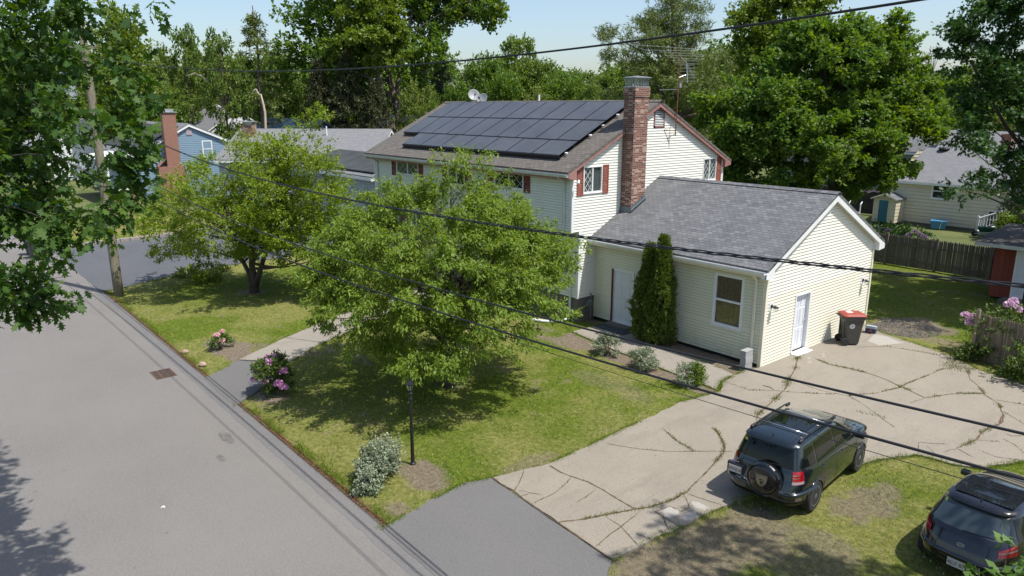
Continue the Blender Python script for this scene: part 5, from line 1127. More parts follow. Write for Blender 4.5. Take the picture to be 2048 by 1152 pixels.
custom_tree('maple_tree','yellow-green tall tree rising behind the big maple, upper right',1570,56,[(1570,30,75,0,.8),(1500,60,50,0,.8),(1640,40,60,0,.7),(1560,90,70,0,.8),(1480,110,40,0,.8),(1500,20,40,0,.8),(1600,-20,60,0,.8)],M['l_mapletip'],[([(1570,250),(1565,100),(1570,0)],.35)],110,1.1,2400,11,.25,.75,'quad',seed=63)
custom_tree('maple_tree','massive dark green maple filling the view behind the garage roof',1668,36,
 [(1650,170,115,0,.9),(1560,250,95,-1,.9),(1750,230,90,0,.9),(1660,300,120,-1,.75),(1500,300,60,0,.9),(1800,280,65,0,.9),(1740,120,70,0,.9),(1600,120,70,0,.9),(1830,220,45,1,1.),(1700,80,50,0,1.),(1490,200,55,1,.9),(1560,370,60,-1,.4),(1720,350,60,0,.5),(1780,70,26,0,1.6),(1815,130,24,0,1.3),(1460,360,45,1,.7),(1740,375,40,0,.4),(1870,190,42,1,.7),(1915,225,34,2,.55),(1440,290,55,1,.9),(1430,200,35,1,.8),(1880,265,32,1,.5)],
 M['l_maple'],[([(1668,400),(1665,330),(1660,200),(1655,90)],.30),([(1660,300),(1600,220),(1560,130)],.14),([(1665,280),(1740,210),(1790,110)],.14)],360,.55,8400,16,.165,.85,'maple',.42,50,M['barkdk'],.5,.1,.65,.9,.6,64,limb_r=.2)
custom_tree('maple_tree','tall dark tree leaning in from the right edge above the red shed',2060,27,
 [(2000,60,60,0,.8),(2060,20,90,0,.9),(1930,70,32,0,.8),(1910,120,26,0,.8),(1960,130,45,0,.8),(2030,150,60,0,.8),(2000,220,60,0,.7),(2060,260,60,0,.9),(1960,300,30,-1,.45),(2010,340,42,-1,.5),(1945,380,26,-1,.4),(1900,60,22,0,.6),(1945,25,30,0,.8),(1920,185,24,0,.6),(1915,285,20,0,.35),(2075,430,40,0,.8),(2040,330,50,0,.8),(1960,240,34,0,.5),(2330,120,150,0,.8),(2400,60,170,-3,.8),(2230,40,90,2,.8),(2380,200,140,3,.8),(2250,-60,110,0,.8)],
 M['l_oakdk'],[([(2075,520),(2070,350),(2080,200),(2070,60)],.28),([(2070,330),(2010,250),(1940,120)],.08),([(2070,360),(2000,320),(1930,290)],.07)],360,.40,6500,13,.15,.8,'oak',.34,50,M['barkdk'],.35,.25,.6,.9,.5,65,limb_r=.12)
custom_tree('cedar_tree','dark upright evergreen beside the white outdoor stairs at right',2036,44,[(2036,425,22,0,1.6),(2042,452,20,0,1.2)],M['l_spruce'],[([(2022,480),(2022,380)],.12)],30,.4,700,12,.2,.5,'spray',seed=66)
custom_tree('lilac_bush','sunlit yellow-green bush at the right edge above the red shed roof',2046,38,[(2046,440,26,0,.9),(2030,455,16,0,.8)],M['l_mapletip'],[([(2046,480),(2046,420)],.06)],20,.3,400,10,.14,.7,'quad',seed=67,cat='bush')
T(PC,1735,64,335,110,'sunlit pale tree seen under the maple, left of the beige house','tree')
T(PB,1880,70,190,160,'dark tree behind the roof of the beige house','tree')
T(PC,1990,60,210,110,'yellow-green tree behind the right end of the beige house','tree')
T(PE,1900,58,205,60,'greyish thin tree above the beige house roof','tree',None,14,3.7)
# dead trees -----------------------------------------------------------------
def dead(label,px,dep,branches,seed=1,name='dead_tree',mt=None):
    o=atg(px,dep);t=thing(name,label,'bare tree',(o[0],o[1],0));mb=MB()
    for k,(pts,r0) in enumerate(branches):
        P=[np.array(rel(a,b,dep,o)) for a,b in pts]
        if k==0: P=[np.array([P[0][0],P[0][1],-.1])]+P
        Q=[]
        for a,b in zip(P[:-1],P[1:]): Q+= [a,(a+b)/2+np.random.default_rng(seed+len(Q)).normal(size=3)*.1]
        Q.append(P[-1]);n=len(Q);mb.tube(Q,[max(.02,r0*(1-.8*i/n)) for i in range(n)],7)
    mb.build('trunk',mt or M['barkpale'],t,local=True,smooth=True);return t
dead('bare pale dead tree with forked top behind the blue house',452,76,[([(452,265),(447,215),(440,190),(436,165),(430,145),(420,120),(418,100)],.26),([(431,146),(431,120),(428,100)],.1),([(438,174),(420,165),(405,152),(390,146),(372,152)],.12),([(446,205),(456,215),(462,235)],.06)])
dead('leaning pale dead tree rising right behind the blue house chimney',318,82,[([(322,225),(312,195),(305,175),(298,160)],.18),([(312,195),(316,180),(313,170)],.06)],3)
dead('slanting pale dead trunk leaning beside the tall narrow pine',528,68,[([(530,225),(522,190),(512,178)],.15),([(512,178),(505,185)],.05)],5)
br=[([(1862,160),(1862,130),(1860,100)],.08)]+[([(1862,150),(1862+d*.5,125),(1862+d,105-abs(d)*.2)],.035) for d in (-22,-14,-8,9,16,22,-18,12)]
dead('grey leafless twiggy tree between the big maple and the right edge tree',1862,60,br,7,mt=M['bark'])
# --- the street oak reaching in from the left, close to the camera ---------------
r=np.random.default_rng(71)
Oo=(-7.5,-24.5);oakf=thing('oak_tree','dark leafy oak branches hanging into the frame at upper left, close to the camera','tree',(Oo[0],Oo[1],0))
CL=[]
def clump(px,py,dep,rad,n):
    k_=.77 if px>=190 and py>0 else (.86 if px>=100 else 1.);dep*=k_;rad*=k_;CL.append((np.array(rel(px,py,dep,Oo)),rad,n))
for px,py,dep,q,n in ((20,60,11,.7,36),(70,120,11.5,.6,36),(110,40,12,.4,18),(25,200,11,.65,38),(100,225,11.5,.4,16),(20,300,11,.65,36),(85,300,11.6,.36,14),(35,385,11,.55,30),(15,445,11.2,.42,22),(90,400,11.5,.35,15),(105,445,11.6,.3,13),(60,440,11.3,.36,16),(140,470,11.8,.24,9),(105,478,11.5,.26,10),(90,505,11.5,.16,5),(5,130,10.5,.6,30),(160,432,11.9,.2,6),(192,458,12,.14,4),
 (232,160,12.5,.2,5),(250,215,12.4,.22,6),(262,185,12.8,.16,4),(245,250,12.2,.2,5),(262,285,12.4,.2,7),(275,318,12.5,.16,6),(232,312,12.3,.18,6),(270,130,12.9,.13,3),(285,235,12.8,.14,3),(200,120,12.5,.16,3),(205,215,12,.16,4),(228,265,12,.14,3),(240,335,12.4,.14,4),(140,140,12,.22,6),(130,90,12,.26,8),
 (250,395,12.4,.22,10),(228,418,12.3,.17,7),(270,382,12.5,.14,5),(210,395,12.2,.12,4),
 (30,575,10.5,.34,20),(65,590,10.7,.28,14),(10,610,10.4,.32,16),(95,605,10.8,.14,5),(40,620,10.6,.18,6),(0,560,10.3,.32,12),(115,580,10.9,.1,3),(15,545,10.4,.18,4),
 (300,8,12.6,.1,4),(155,20,12,.16,3),(80,10,11.4,.45,20),(125,12,12,.16,5),(5,360,10.6,.5,24),(55,265,10.8,.45,20),(75,185,11,.45,18),(135,270,12,.2,6),(140,350,12,.2,6),
 (40,-60,11,.8,60),(110,-70,11.4,.5,26),(-40,-160,11,1.0,80),(60,-170,11.2,.8,50),(-80,60,10.5,.9,60),(-80,250,10.5,.9,60),(-80,400,10.4,.8,50),(0,-290,11.5,1.1,80),(-60,-330,11,1.2,80)):
    clump(px,py,dep,q,n)
C=[];D=[];mb=MB();mb.smooth=True
trunk_tube(mb,r,(0,0,-.1),(.3,.4,13),.45,9,.01,12)
hub=[np.array([.1,.1,5.5]),np.array([.15,.2,7.5]),np.array([.2,.3,9.5]),np.array([.25,.35,11.5])]
for c,rad,n in CL:
    dd=sphere(n,r);p=c+dd*rad*(r.random((n,1))**.5)*np.array([1,1,.75]);C.append(p);D.append(unit(dd*.6+np.array([.7,.35,-.1])+r.normal(size=(n,3))*.35))
    big=[q for q in CL if q[2]>=30 and q[0] is not c and q[0][0]<c[0]]
    if n>=36 or not big: b=min(hub,key=lambda h:abs(h[2]-c[2]+.8));w0=.05
    else:
        if n<8 or r.random()<.45: continue_=True
        else: continue_=False
        b=min(big,key=lambda q:np.linalg.norm(q[0]-c))[0]+r.normal(size=3)*.35;w0=.013 if not continue_ else 0.
    if w0==0.: continue
    mid=(b+c)/2+np.array([0,0,.25])+r.normal(size=3)*.25;P=[(1-t)**2*b+2*t*(1-t)*mid+t*t*c for t in np.linspace(0,1,8)];mb.tube(P,[w0*(1-.85*t) for t in np.linspace(0,1,8)],6,caps=False)
    for _ in range(max(1,n//12)):
        e=p[r.integers(n)];mb.tube([c,(c+e)/2+r.normal(size=3)*.03,e],[.011,.008,.003],4,caps=False)
V,Fa=leaves(np.concatenate(C),np.concatenate(D),9,.30,.155,.72,'oak',.25,r,.55,1.,jit=.7)
np_mesh('crown',V,Fa,M['l_oak2'],oakf,off=0);mb.build('trunk',M['barkdk'],oakf,local=True,smooth=True)

r=np.random.default_rng(81);so_=(14.2,-6.0);st_=thing('shade_tree','tree at the right whose shadow dapples the grass around the two cars','tree',(so_[0],so_[1],0))
main=[((9.9-so_[0],-7.3-so_[1],12.2),(1.2,1.2,1.0)),((11.3-so_[0],-6.9-so_[1],11.6),(1.6,1.6,1.2)),((12.6-so_[0],-6.6-so_[1],10.2),(2.1,2.0,1.5)),((13.8-so_[0],-6.8-so_[1],8.6),(2.3,2.2,1.6)),((12.2-so_[0],-8.4-so_[1],9.6),(1.2,1.2,1.0)),((15.5-so_[0],-5-so_[1],10),(2.5,2.5,2.))]
C,D,S=crown_points(r,main,110,.6,1500,.4,.75);V,Fa=leaves(C,D,9,.36,.16,.7,'maple',.2,r,.6,.9,.6);np_mesh('crown',V,Fa,M['l_maple'],st_,off=0)
mb=MB();trunk_tube(mb,r,(0,0,-.1),(-.6,-.3,11),.26,8,.01);limbs(mb,r,(0,0,0),(-.6,-.3,11),S,.2,30,.3);mb.build('trunk',M['bark'],st_,local=True,smooth=True)
# ================================================================== STREET THINGS
# utility pole
px_,py_=-22.85,-13.28
pl=thing('utility_pole','weathered wooden utility pole at the lawn corner beside the dark driveway','utility pole',(px_,py_,0))
mb=MB();P=[];Rr=[]
for i in range(9):
    t=i/8;P.append((px_-.85*t*1.0,py_+.12*t,-.3+11.9*t));Rr.append(.20-.055*t)
mb.tube(P,Rr,14);mb.build('post',M['pole'],pl,smooth=True)
mb=MB();mb.cyl((px_-.7,py_-.65,8.3),(px_-.7,py_-.65,9.3),.27,14);mb.lathe((px_-.7,py_-.65,9.3),[(.28,0),(.24,.06),(.1,.12)],14);mb.cyl((px_-.6,py_-.5,9.4),(px_-.6,py_-.5,9.6),.04,8);mb.build('transformer',M['galv'],pl,smooth=False)
mb=MB();mb.box(px_-.80,px_-.70,py_-.9,py_+1.1,10.3,10.42);mb.build('crossarm',M['pole'],pl)
def wire(pts,rad,label,mt=None,grp=None,twist=0,drop=None,name='utility_wire'):
    """pts in the (x,z) plane above the road edge; smoothed"""
    X=np.array([p[0] for p in pts]);Z=np.array([p[1] for p in pts]);c=np.polyfit(X,Z,3 if len(pts)>4 else 2);xs=np.linspace(X.min(),X.max(),70);zs=np.polyval(c,xs)
    mb=MB();mb.smooth=True
    yy=-12.75
    if twist:
        for k in range(3):
            s=np.arange(len(xs)*3);xx=np.linspace(X.min(),X.max(),len(xs)*6);zz=np.polyval(c,xx);ph=xx*6+k*2.094;mb.tube([(a,yy+.016*math.cos(p),b+.016*math.sin(p)) for a,b,p in zip(xx,zz,ph)],rad,5)
    else: mb.tube([(a,yy,b) for a,b in zip(xs,zs)],rad,7)
    o=mb.build(name,mt or M['wire'],smooth=True);tag(o,label,'overhead wire',grp or 'overhead wires along the street');return o
wire([(-23.4,9.95),(-16,9.35),(-10.03,8.99),(-3.23,8.77),(1.46,8.73),(3.93,8.77),(6.3,8.80),(8.9,8.91),(14,9.4),(22,10.4)],.0135,'highest overhead wire, crossing the sky above the house and rising to the right')
wire([(-23.2,7.7),(-18,6.98),(-14.17,6.61),(-8.42,6.27),(-2.21,6.13),(1.38,6.22),(4.78,6.29),(7.15,6.37),(8.52,6.45),(9.75,6.54),(14,6.9),(22,7.8)],.0085,'twisted overhead service cable running in front of the garage eave',twist=1)
wire([(-23.1,5.85),(-19.11,5.35),(-11,4.95),(-4.86,4.79),(-0.33,4.83),(4.34,4.91),(7.27,5.11),(8.91,5.19),(9.94,5.26),(14,5.6),(22,6.5)],.014,'black overhead cable passing over the middle of the side path and driveway')
wire([(-23.1,5.3),(-18,4.75),(-13.85,4.5),(-8.14,4.38),(-2.42,4.27),(1.32,4.39),(4.94,4.59),(6.61,4.71),(8.47,4.78),(10.0,4.83),(14,5.1),(22,5.9)],.0155,'thickest black overhead cable, crossing just above the dark green car')
wire([(-23.1,5.2),(-12,4.45),(-5,4.25),(2.98,4.35),(5.41,4.52),(7.63,4.62),(8.64,4.62),(9.58,4.65),(14,4.9),(22,5.7)],.004,'thinnest overhead wire just below the thickest cable')
# lamp post
lx,ly=-1.66,-11.8
lp=thing('lamp_post','slim black garden lamp post near the street corner of the lawn','lamp post',(lx,ly,0))
mb=MB();mb.lathe((lx,ly,0),[(.075,0),(.075,.03),(.048,.06),(.042,.3),(.038,.9),(.036,1.58),(.05,1.6),(.05,1.63),(.036,1.66),(.034,1.74),(.06,1.76),(.03,1.8)],14);mb.build('post',M['blackmetal'],lp,smooth=False)
lc=1.80
mb=MB()
for a in range(4):
    th=R(45+90*a);b=(lx+.055*math.cos(th),ly+.055*math.sin(th),lc);t=(lx+.105*math.cos(th),ly+.105*math.sin(th),lc+.17);mb.tube([b,t],.007,5)
mb.lathe((lx,ly,lc-.01),[(.06,0),(.06,.015),(.02,.02)],4)
mb.lathe((lx,ly,lc+.17),[(.135,0),(.13,.02),(.06,.07),(.035,.10),(.035,.12),(.012,.13),(.018,.155),(.004,.18)],4)
mb.build('lantern_frame',M['blackmetal'],lp)
mb=MB();q=[(.052,0),(.10,.168)];mb.lathe((lx,ly,lc+.002),q,4);mb.build('lantern_glass',M['clear'],lp)
mb=MB();mb.lathe((lx,ly,lc+.01),[(.015,0),(.02,.03),(.03,.08),(.01,.11)],10);mb.build('bulb',M['trim'],lp)
# storm drain
mb=MB();sx,sy=-11.5,-14.55;W_,H_=.42,.3
mb.box(sx-W_,sx+W_,sy-H_,sy-H_+.03,.0,.032);mb.box(sx-W_,sx+W_,sy+H_-.03,sy+H_,.0,.032);mb.box(sx-W_,sx-W_+.03,sy-H_+.03,sy+H_-.03,.0,.032);mb.box(sx+W_-.03,sx+W_,sy-H_+.03,sy+H_-.03,.0,.032)
for i in range(9): x=sx-W_+.1+i*.08;mb.box(x-.014,x+.014,sy-H_+.03,sy+H_-.03,.0,.030)
for j in range(2): y=sy-.1+.2*j;mb.box(sx-W_+.03,sx+W_-.03,y-.014,y+.014,.0,.031)
dg=thing('storm_drain','rusty rectangular storm drain grate set in the road','drain grate',(sx,sy,.02));mb.build('grate',mat('rusty iron',(.16,.10,.07),.7,.3,20.,metal=.3),dg)
mb=MB();mb.box(sx-W_+.01,sx+W_-.01,sy-H_+.01,sy+H_-.01,.0,.0265);mb.build('pit',M['black'],dg)
def rock(loc,s,seed,label):
    rr=np.random.default_rng(seed);bm=bmesh.new();bmesh.ops.create_icosphere(bm,subdivisions=3,radius=1.)
    for v in bm.verts:
        p=np.array(v.co);k=1+.25*math.sin(p[0]*2.3+seed)+.2*math.sin(p[1]*3.1+seed*2)*math.cos(p[2]*2.2);v.co=Vector(p*k*np.array(s))
    me=bpy.data.meshes.new('edging_stone');bm.to_mesh(me);bm.free();me.materials.append(M['stone']);o=bpy.data.objects.new('edging_stone',me);col.objects.link(o);o.location=loc;tag(o,label,'stone',)
rock((-11.45,-13.38,.06),(.13,.1,.08),3,'pinkish stone at the road edge nearest the storm drain');rock((-13.2,-13.42,.05),(.12,.09,.07),6,'pinkish stone at the road edge, farther from the storm drain')
# wheeled bins
def bin_thing(label,loc,rz,bodyc,lidc,logo=False,cat='wheeled bin',grp=None,tilt=0):
    t=thing('wheeled_bin',label,cat,loc,rz,grp)
    mb=MB();z=[.05,.12,.9,.95,1.0];
    def ring(x0,x1,y0,y1,z,c=.05): return [(x0+c,y0,z),(x1-c,y0,z),(x1,y0+c,z),(x1,y1-c,z),(x1-c,y1,z),(x0+c,y1,z),(x0,y1-c,z),(x0,y0+c,z)]
    rings=[ring(-.22,.20,-.22,.22,.04),ring(-.235,.22,-.23,.23,.12),ring(-.31,.30,-.285,.285,.86),ring(-.345,.33,-.315,.315,.87),ring(-.345,.33,-.315,.315,.97)]
    vs=sum(rings,[]);fs=[(i*8+j,i*8+(j+1)%8,(i+1)*8+(j+1)%8,(i+1)*8+j) for i in range(4) for j in range(8)]+[tuple(range(7,-1,-1)),tuple(range(32,40))];mb.add(vs,fs)
    for y in (-.16,.16): mb.box(.26,.31,y-.02,y+.02,.15,.8)
    mb.build('body',bodyc,t,local=True,bevel=.008)
    mb=MB();r0=ring(-.36,.36,-.335,.335,.972);r1=ring(-.36,.36,-.335,.335,1.005);r2=ring(-.29,.27,-.26,.26,1.05,.08);vs=r0+r1+r2;mb.add(vs,[(i*8+j,i*8+(j+1)%8,(i+1)*8+(j+1)%8,(i+1)*8+j) for i in range(2) for j in range(8)]+[tuple(range(7,-1,-1)),tuple(range(16,24))])
    mb.box(-.40,-.34,-.2,.2,.955,1.0);lid=mb.build('lid',lidc,t,local=True,bevel=.01)
    mb=MB();mb.tube([(.33,-.24,.93),(.42,-.24,.96),(.42,.24,.96),(.33,.24,.93)],.016,8);mb.build('handle',M['black'],t,local=True)
    for y in (-.26,.26):
        mb=MB();mb.lathe((.24,y-.03,.13),[(.02,0),(.12,0),(.13,.015),(.13,.045),(.12,.06),(.02,.06)],20,axis=(0,1,0));mb.build('wheel',M['rubber'],t,local=True)
    mb=MB();mb.tube([(.24,-.28,.13),(.24,.28,.13)],.012,8);mb.build('axle',M['galv'],t,local=True)
    if logo:
        # round white city seal on the side, with dark marks in it
        def side(x,z): return (-x,(.23+(.285-.23)*(z-.12)/.74)+.003,z)
        mb=MB();mb.add([side(-.07+.085*math.cos(a),.66+.085*math.sin(a)) for a in np.linspace(0,2*math.pi,28,endpoint=False)],[tuple(range(28))]);s=mb.build('round_seal',mat('seal white',(.5,.5,.47),.6,.05),t,local=True)
        mb=MB()
        def blot(cx,cz,rx,rz,n=10): mb.add([tuple(np.array(side(cx+rx*math.cos(a),cz+rz*math.sin(a)))+np.array([0,.002,0])) for a in np.linspace(0,2*math.pi,n,endpoint=False)],[tuple(range(n))])
        for k in range(16): a=k*2*math.pi/16;blot(-.07+.07*math.cos(a),.66+.07*math.sin(a),.006,.008,5)
        blot(-.07,.675,.018,.016);blot(-.095,.65,.014,.012);blot(-.045,.65,.014,.012);blot(-.07,.635,.022,.008)
        mb.build('seal_print',mat('seal ink',(.10,.10,.10),.6,.05),s,local=True)
        mb=MB();mb.box(-.02,.16,-.2,.05,1.0505,1.053);mb.build('label_sticker',mat('pink white sticker',(.65,.55,.52),.5,.1,20.),lid,local=True)
    return t
bin_thing('dark grey wheeled bin with a brick red lid on the driveway against the garage gable',(.70,4.45,.046),R(228),mat('grey brown bin plastic',(.055,.052,.045),.5,.15,5.),mat('red bin lid',(.28,.045,.030),.45,.25,6.),True)
bx,by=atg(63,38);bx2,by2=atg(48,39.5)
bin_thing('black wheeled bin standing at the far road edge, the nearer of two',(-34.6,-14.75,.024),R(100),mat('black bin plastic',(.03,.032,.034),.5,.15,5.),M['black'],grp='bins at the far road edge')
bin_thing('black wheeled bin standing at the far road edge, the farther of two',(-35.8,-14.8,.024),R(85),mat('blue black bin plastic',(.025,.035,.05),.5,.15,5.),M['black'],grp='bins at the far road edge')
bpy.data.objects['wheeled_bin'].scale=(1.06,1.06,1.06)
# blue carton behind the bin
ct=thing('carton','small navy carton with an orange mark on the ground behind the red-lidded bin','box',(.62,6.28,.046),R(12))
mb=MB();mb.box(-.17,.17,-.11,.11,0,.24);mb.build('box',mat('navy print',(.02,.035,.11),.5,.2,20.),ct,local=True,bevel=.004)
mb=MB();mb.box(-.171,.171,-.111,.111,.175,.242);mb.add([(-.17,-.11,.2405),(.17,-.11,.2405),(.2,-.2,.29),(-.2,-.2,.29)],[(0,1,2,3)]);mb.build('top_flap',mat('pale blue print',(.35,.42,.5),.5,.1),ct,local=True)
mb=MB()
for (x,z,s) in ((.0,.09,.035),(.02,.13,.02),(-.05,.06,.018),(.05,.055,.02)): mb.add([(x+s*math.cos(a),-.1125,z+s*math.sin(a)) for a in np.linspace(0,6.283,9)[:-1]],[tuple(range(8))])
mb.build('orange_mark',mat('orange red print',(.6,.10,.03),.5),ct,local=True)
# cinder blocks stacked at the garage corner
for i,lb in enumerate(('cinder block at the bottom of the stack by the garage corner','cinder block in the middle of the stack by the garage corner','cinder block on top of the stack by the garage corner')):
    mb=MB();dx=(0,.012,-.006)[i];x0,y0=-.22+dx,-.45;L2,W2,h=.10,.20,.0
    X0,X1,Y0,Y1=x0-.10,x0+.10,y0-.20,y0+.20;z0=.036+i*.193;z1=z0+.19
    mb.box(X0,X1,Y0,Y1,z0,z0+.03) if False else None
    mb.box(X0,X0+.035,Y0,Y1,z0,z1);mb.box(X1-.035,X1,Y0,Y1,z0,z1)
    for ya,yb_ in ((Y0,Y0+.035),(-.0175+y0,.0175+y0),(Y1-.035,Y1)): mb.box(X0+.035,X1-.035,ya,yb_,z0,z1)
    if i==2: mb.box(X0-.004,X1+.004,Y0-.004,Y1+.004,z1,z1+.045)
    o=mb.build('cinder_block',M['block'],bevel=.004);tag(o,lb,'cinder block','cinder blocks stacked at the garage corner')
# door mat
t=thing('door_mat','dark door mat with pale zigzag lines in front of the garage wing door','door mat',(-5.75,-.62,.045))
mb=MB();mb.box(-6.35,-4.95,-.85,-.37,.035,.055);mb.build('mat',mat('dark blue mat',(.03,.045,.06),.9,.2,20.),t)
mb=MB()
for i in range(6):
    x=-6.25+i*.21;mb.add([(x,-.8,.0575),(x+.02,-.8,.0575),(x+.12,-.42,.0575),(x+.10,-.42,.0575)],[(0,1,2,3)])
mb.build('zigzag_line',mat('mat line',(.22,.25,.27),.9),t)
# stick on the drive + litter on the road
mb=MB();mb.tube([(.95,-1.35,.055),(1.15,-1.33,.06),(1.35,-1.42,.056)],[.008,.01,.004],5);tag(mb.build('twig',M['bark']),'thin dark twig lying on the driveway near the garage corner','twig')
mb=MB();q=atg(318,13.2);x,y=-3.35,-16.75
mb.add([(x-.05,y,.03),(x,y+.03,.045),(x+.06,y+.01,.03),(x+.01,y-.02,.04),(x+.03,y-.06,.03),(x-.01,y-.04,.035)],[(0,5,4,3),(0,3,2,1)]);tag(mb.build('paper_scrap',M['trim']),'crumpled white paper scrap on the road','litter')
# ------------------------------------------------------------------ fences
def fence_run(name,label,x0,y0,x1,y1,h,pw,mt,posts,ptop=0.,rails=(.35,1.15),dog=True,back=False,post_h=None,rot=None):
    L=math.hypot(x1-x0,y1-y0);t=thing(name,label,'fence',(x0,y0,0));d=np.array([(x1-x0)/L,(y1-y0)/L,0]);n=np.array([d[1],-d[0],0]);o=np.array([x0,y0,0.]);rr=np.random.default_rng(int(L*100))
    mb=MB();k=int(L/pw)
    for i in range(k):
        a=i*pw+.004;b=(i+1)*pw-.004;hh=h+rr.uniform(-.02,.02);zz=np.array([0,0,1.]);dd=rr.uniform(0,.006);ln=rr.uniform(-.008,.008)
        prof=[(a,.03),(b,.03),(b+ln,hh-.07),((a+b)/2+ln+.012,hh),((a+b)/2+ln-.012,hh),(a+ln,hh-.07)]
        A=[o+d*p+zz*z+n*(.012+dd) for p,z in prof];B=[q-n*.022 for q in A];m_=len(prof);mb.add(A+B,[tuple(range(m_)),tuple(range(2*m_-1,m_-1,-1))]+[((j+1)%m_,j,m_+j,m_+(j+1)%m_) for j in range(m_)])
    mb.build('picket_panel',mt,t)
    for z in rails:
        mb=MB();mb.obox(o+d*L/2+n*.045+np.array([0,0,z]),d*L/2,n*.024,(0,0,.042));mb.build('rail',mt,t)
    for p in posts:
        mb=MB();mb.obox(o+d*p+n*.07+np.array([0,0,(h+ptop)/2]),d*.055,n*.05,(0,0,(h+ptop)/2));mb.obox(o+d*p+n*.07+np.array([0,0,h+ptop+.02]),d*.03,n*.03,(0,0,.02));mb.build('post',mt,t,bevel=.006)
    return t
fence_run('picket_fence','long weathered grey picket fence closing the back yard',-22.0,19.0,4.2,19.0,1.58,.095,M['fence'],[2.5,5,7.5,10,12.5,15,17.6,20.0,22.4,24.8],.06)
t=fence_run('stockade_fence','short weathered stockade fence panel in front of the pink rhododendron by the driveway',4.0,6.1,5.95,5.75,1.55,.055,M['stockade'],[.0],.12,rails=(),)
mb=MB();d=np.array([1.95,-.35,0])/1.98;n=np.array([d[1],-d[0],0]);o_=np.array([4.0,6.1,0]);
mb.obox(o_+d*1.93+n*.06+np.array([0,0,.80]),d*.05,n*.045,(0,0,.80));mb.build('post',M['stockade'],t,bevel=.006)
mb=MB();mb.obox(o_+d*1.62+n*.02+np.array([0,0,1.32]),d*.07,n*.006,(0,0,.045));mb.build('wood_block',M['latticewood'],t)
fence_run('stockade_fence','dark stockade fence continuing away at the right edge behind the driveway bush',6.0,5.85,7.2,9.5,1.5,.06,M['fence'],[3.0],.1)
# ------------------------------------------------------------------ red shed
sh=thing('shed','red board shed with a white-edged flat roof at the right edge','shed',(3.6,16.9,0))
sx0,sy0,sx1,sy1,sh_=1.5,15.4,6.0,18.6,2.3
mb=MB();k=int((sx1-sx0)/.2)
for i in range(k+1):
    x=sx0+i*.2
    if x+.19>sx1: break
    if 2.2<x+.1<3.2:
        mb.box(x+.002,x+.196,sy0-.004,sy0+.03,2.12,sh_)
    else: mb.box(x+.002,x+.196,sy0-.004-(.004 if i%2 else 0),sy0+.03,.08,sh_)
mb.box(sx0-.01,sx0+.02,sy0+.031,sy1,.08,sh_);mb.box(sx1-.02,sx1+.01,sy0+.031,sy1,.08,sh_);mb.box(sx0,sx1,sy1,sy1+.03,.08,sh_);mb.box(sx0+.1,sx1-.1,sy0+.2,sy1-.1,.05,sh_-.05)
mb.build('wall',M['redwood'],sh)
mb=MB();mb.slab([(sx0-.62,sy0-.55,sh_+.13),(sx1+.3,sy0-.55,sh_+.13),(sx1+.3,sy1+.3,sh_+.5),(sx0-.62,sy1+.3,sh_+.5)],.04);ro3=mb.build('roof',mat('dirty dark roofing',(.05,.045,.04),.9,.3,4.,bump=.4),sh)
mb=MB();mb.box(sx0-.64,sx1+.3,sy0-.59,sy0-.552,sh_-.03,sh_+.12);mb.build('fascia',mat('grey white fascia',(.52,.52,.49),.6,.15,4.),ro3)
mb=MB();mb.box(sx0-.62,sx0-.585,sy0-.55,sy1+.3,sh_-.02,sh_+.1);mb.build('soffit',M['shutterdk'],ro3)
panel_door(sh,(0,sy0,0),EX,(0,-1,0),2.36,3.15,.2,2.1,name='door')
mb=MB();mb.box(2.1,3.6,14.6,15.36,-.02,.16);mb.build('door_step',M['foundation'],sh)
# ------------------------------------------------------------------ beige neighbour house
nb=thing('house','beige shingled house with a grey roof beyond the back fence at right','house',(-3,38,0))
nx0,nx1,ny,nyb,nze=-10.75,5.5,34.0,43.0,3.0
mb=MB();clapboard(mb,(0,ny,0),EX,(0,-1,0),nx0,nx1,.15,nze-.05,[(-8.02,-7.13,1.95,2.87),(-4.5,-3.6,.3,1.4)],course=.235,proud=.02);clapboard(mb,(nx1,0,0),EY,(1,0,0),ny,nyb,.15,nze-.05,course=.235,proud=.02)
SN=(5.0-nze)/(4.2)
clapboard(mb,(nx0,0,0),EY,(-1,0,0),lambda z:ny if z<nze else ny+(z-nze)/SN,lambda z:nyb if z<nze else nyb-(z-nze)/SN,.15,4.9,course=.235,proud=.02)
mb.build('wall',siding_mat('beige shingle siding',(.62,.57,.45),(.3,.26,.18),.2),nb)
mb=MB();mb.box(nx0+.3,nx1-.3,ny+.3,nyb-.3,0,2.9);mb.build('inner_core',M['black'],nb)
mb=MB();mb.box(nx0+.02,nx1-.02,ny+.02,nyb-.02,-.1,.16);mb.build('foundation',M['foundation'],nb)
mb=MB();gable_roof(mb,nx0+.35,nx1+.2,ny-.3,nze-.05,38.3,5.05,nyb+.1,nze-.05,.1);nr=mb.build('roof',M['shing_grey'],nb)
mb=MB();gable_roof(mb,-10.4,-2.0,39.4,4.7,42.5,6.2,46,4.6,.1);mb.build('rear_roof',M['shing_grey'],nb)
mb=MB();mb.box(nx0+.35,nx1+.2,ny-.34,ny-.31,nze-.22,nze-.06);mb.box(nx0+.02,nx1,ny-.31,ny-.02,nze-.2,nze-.17);mb.build('fascia',M['trim'],nr)
window(nb,(0,ny,0),EX,(0,-1,0),-8.0,-7.15,1.97,2.85,'hung',(),fr=.1)
window(nb,(0,ny,0),EX,(0,-1,0),-4.48,-3.62,.32,1.38,'hung',(),fr=.08)
mb=MB();mb.box(-6.1,-5.5,39.6,40.2,4.5,6.1);mb.box(-6.16,-5.44,39.55,40.26,5.95,6.1);mb.build('chimney',M['brick2'],nb)
mb=MB();mb.lathe((-9.1,38.0,4.95),[(.34,0),(.38,.08),(.34,.15),(.1,.18)],16);mb.build('roof_vent',M['black'],nr)
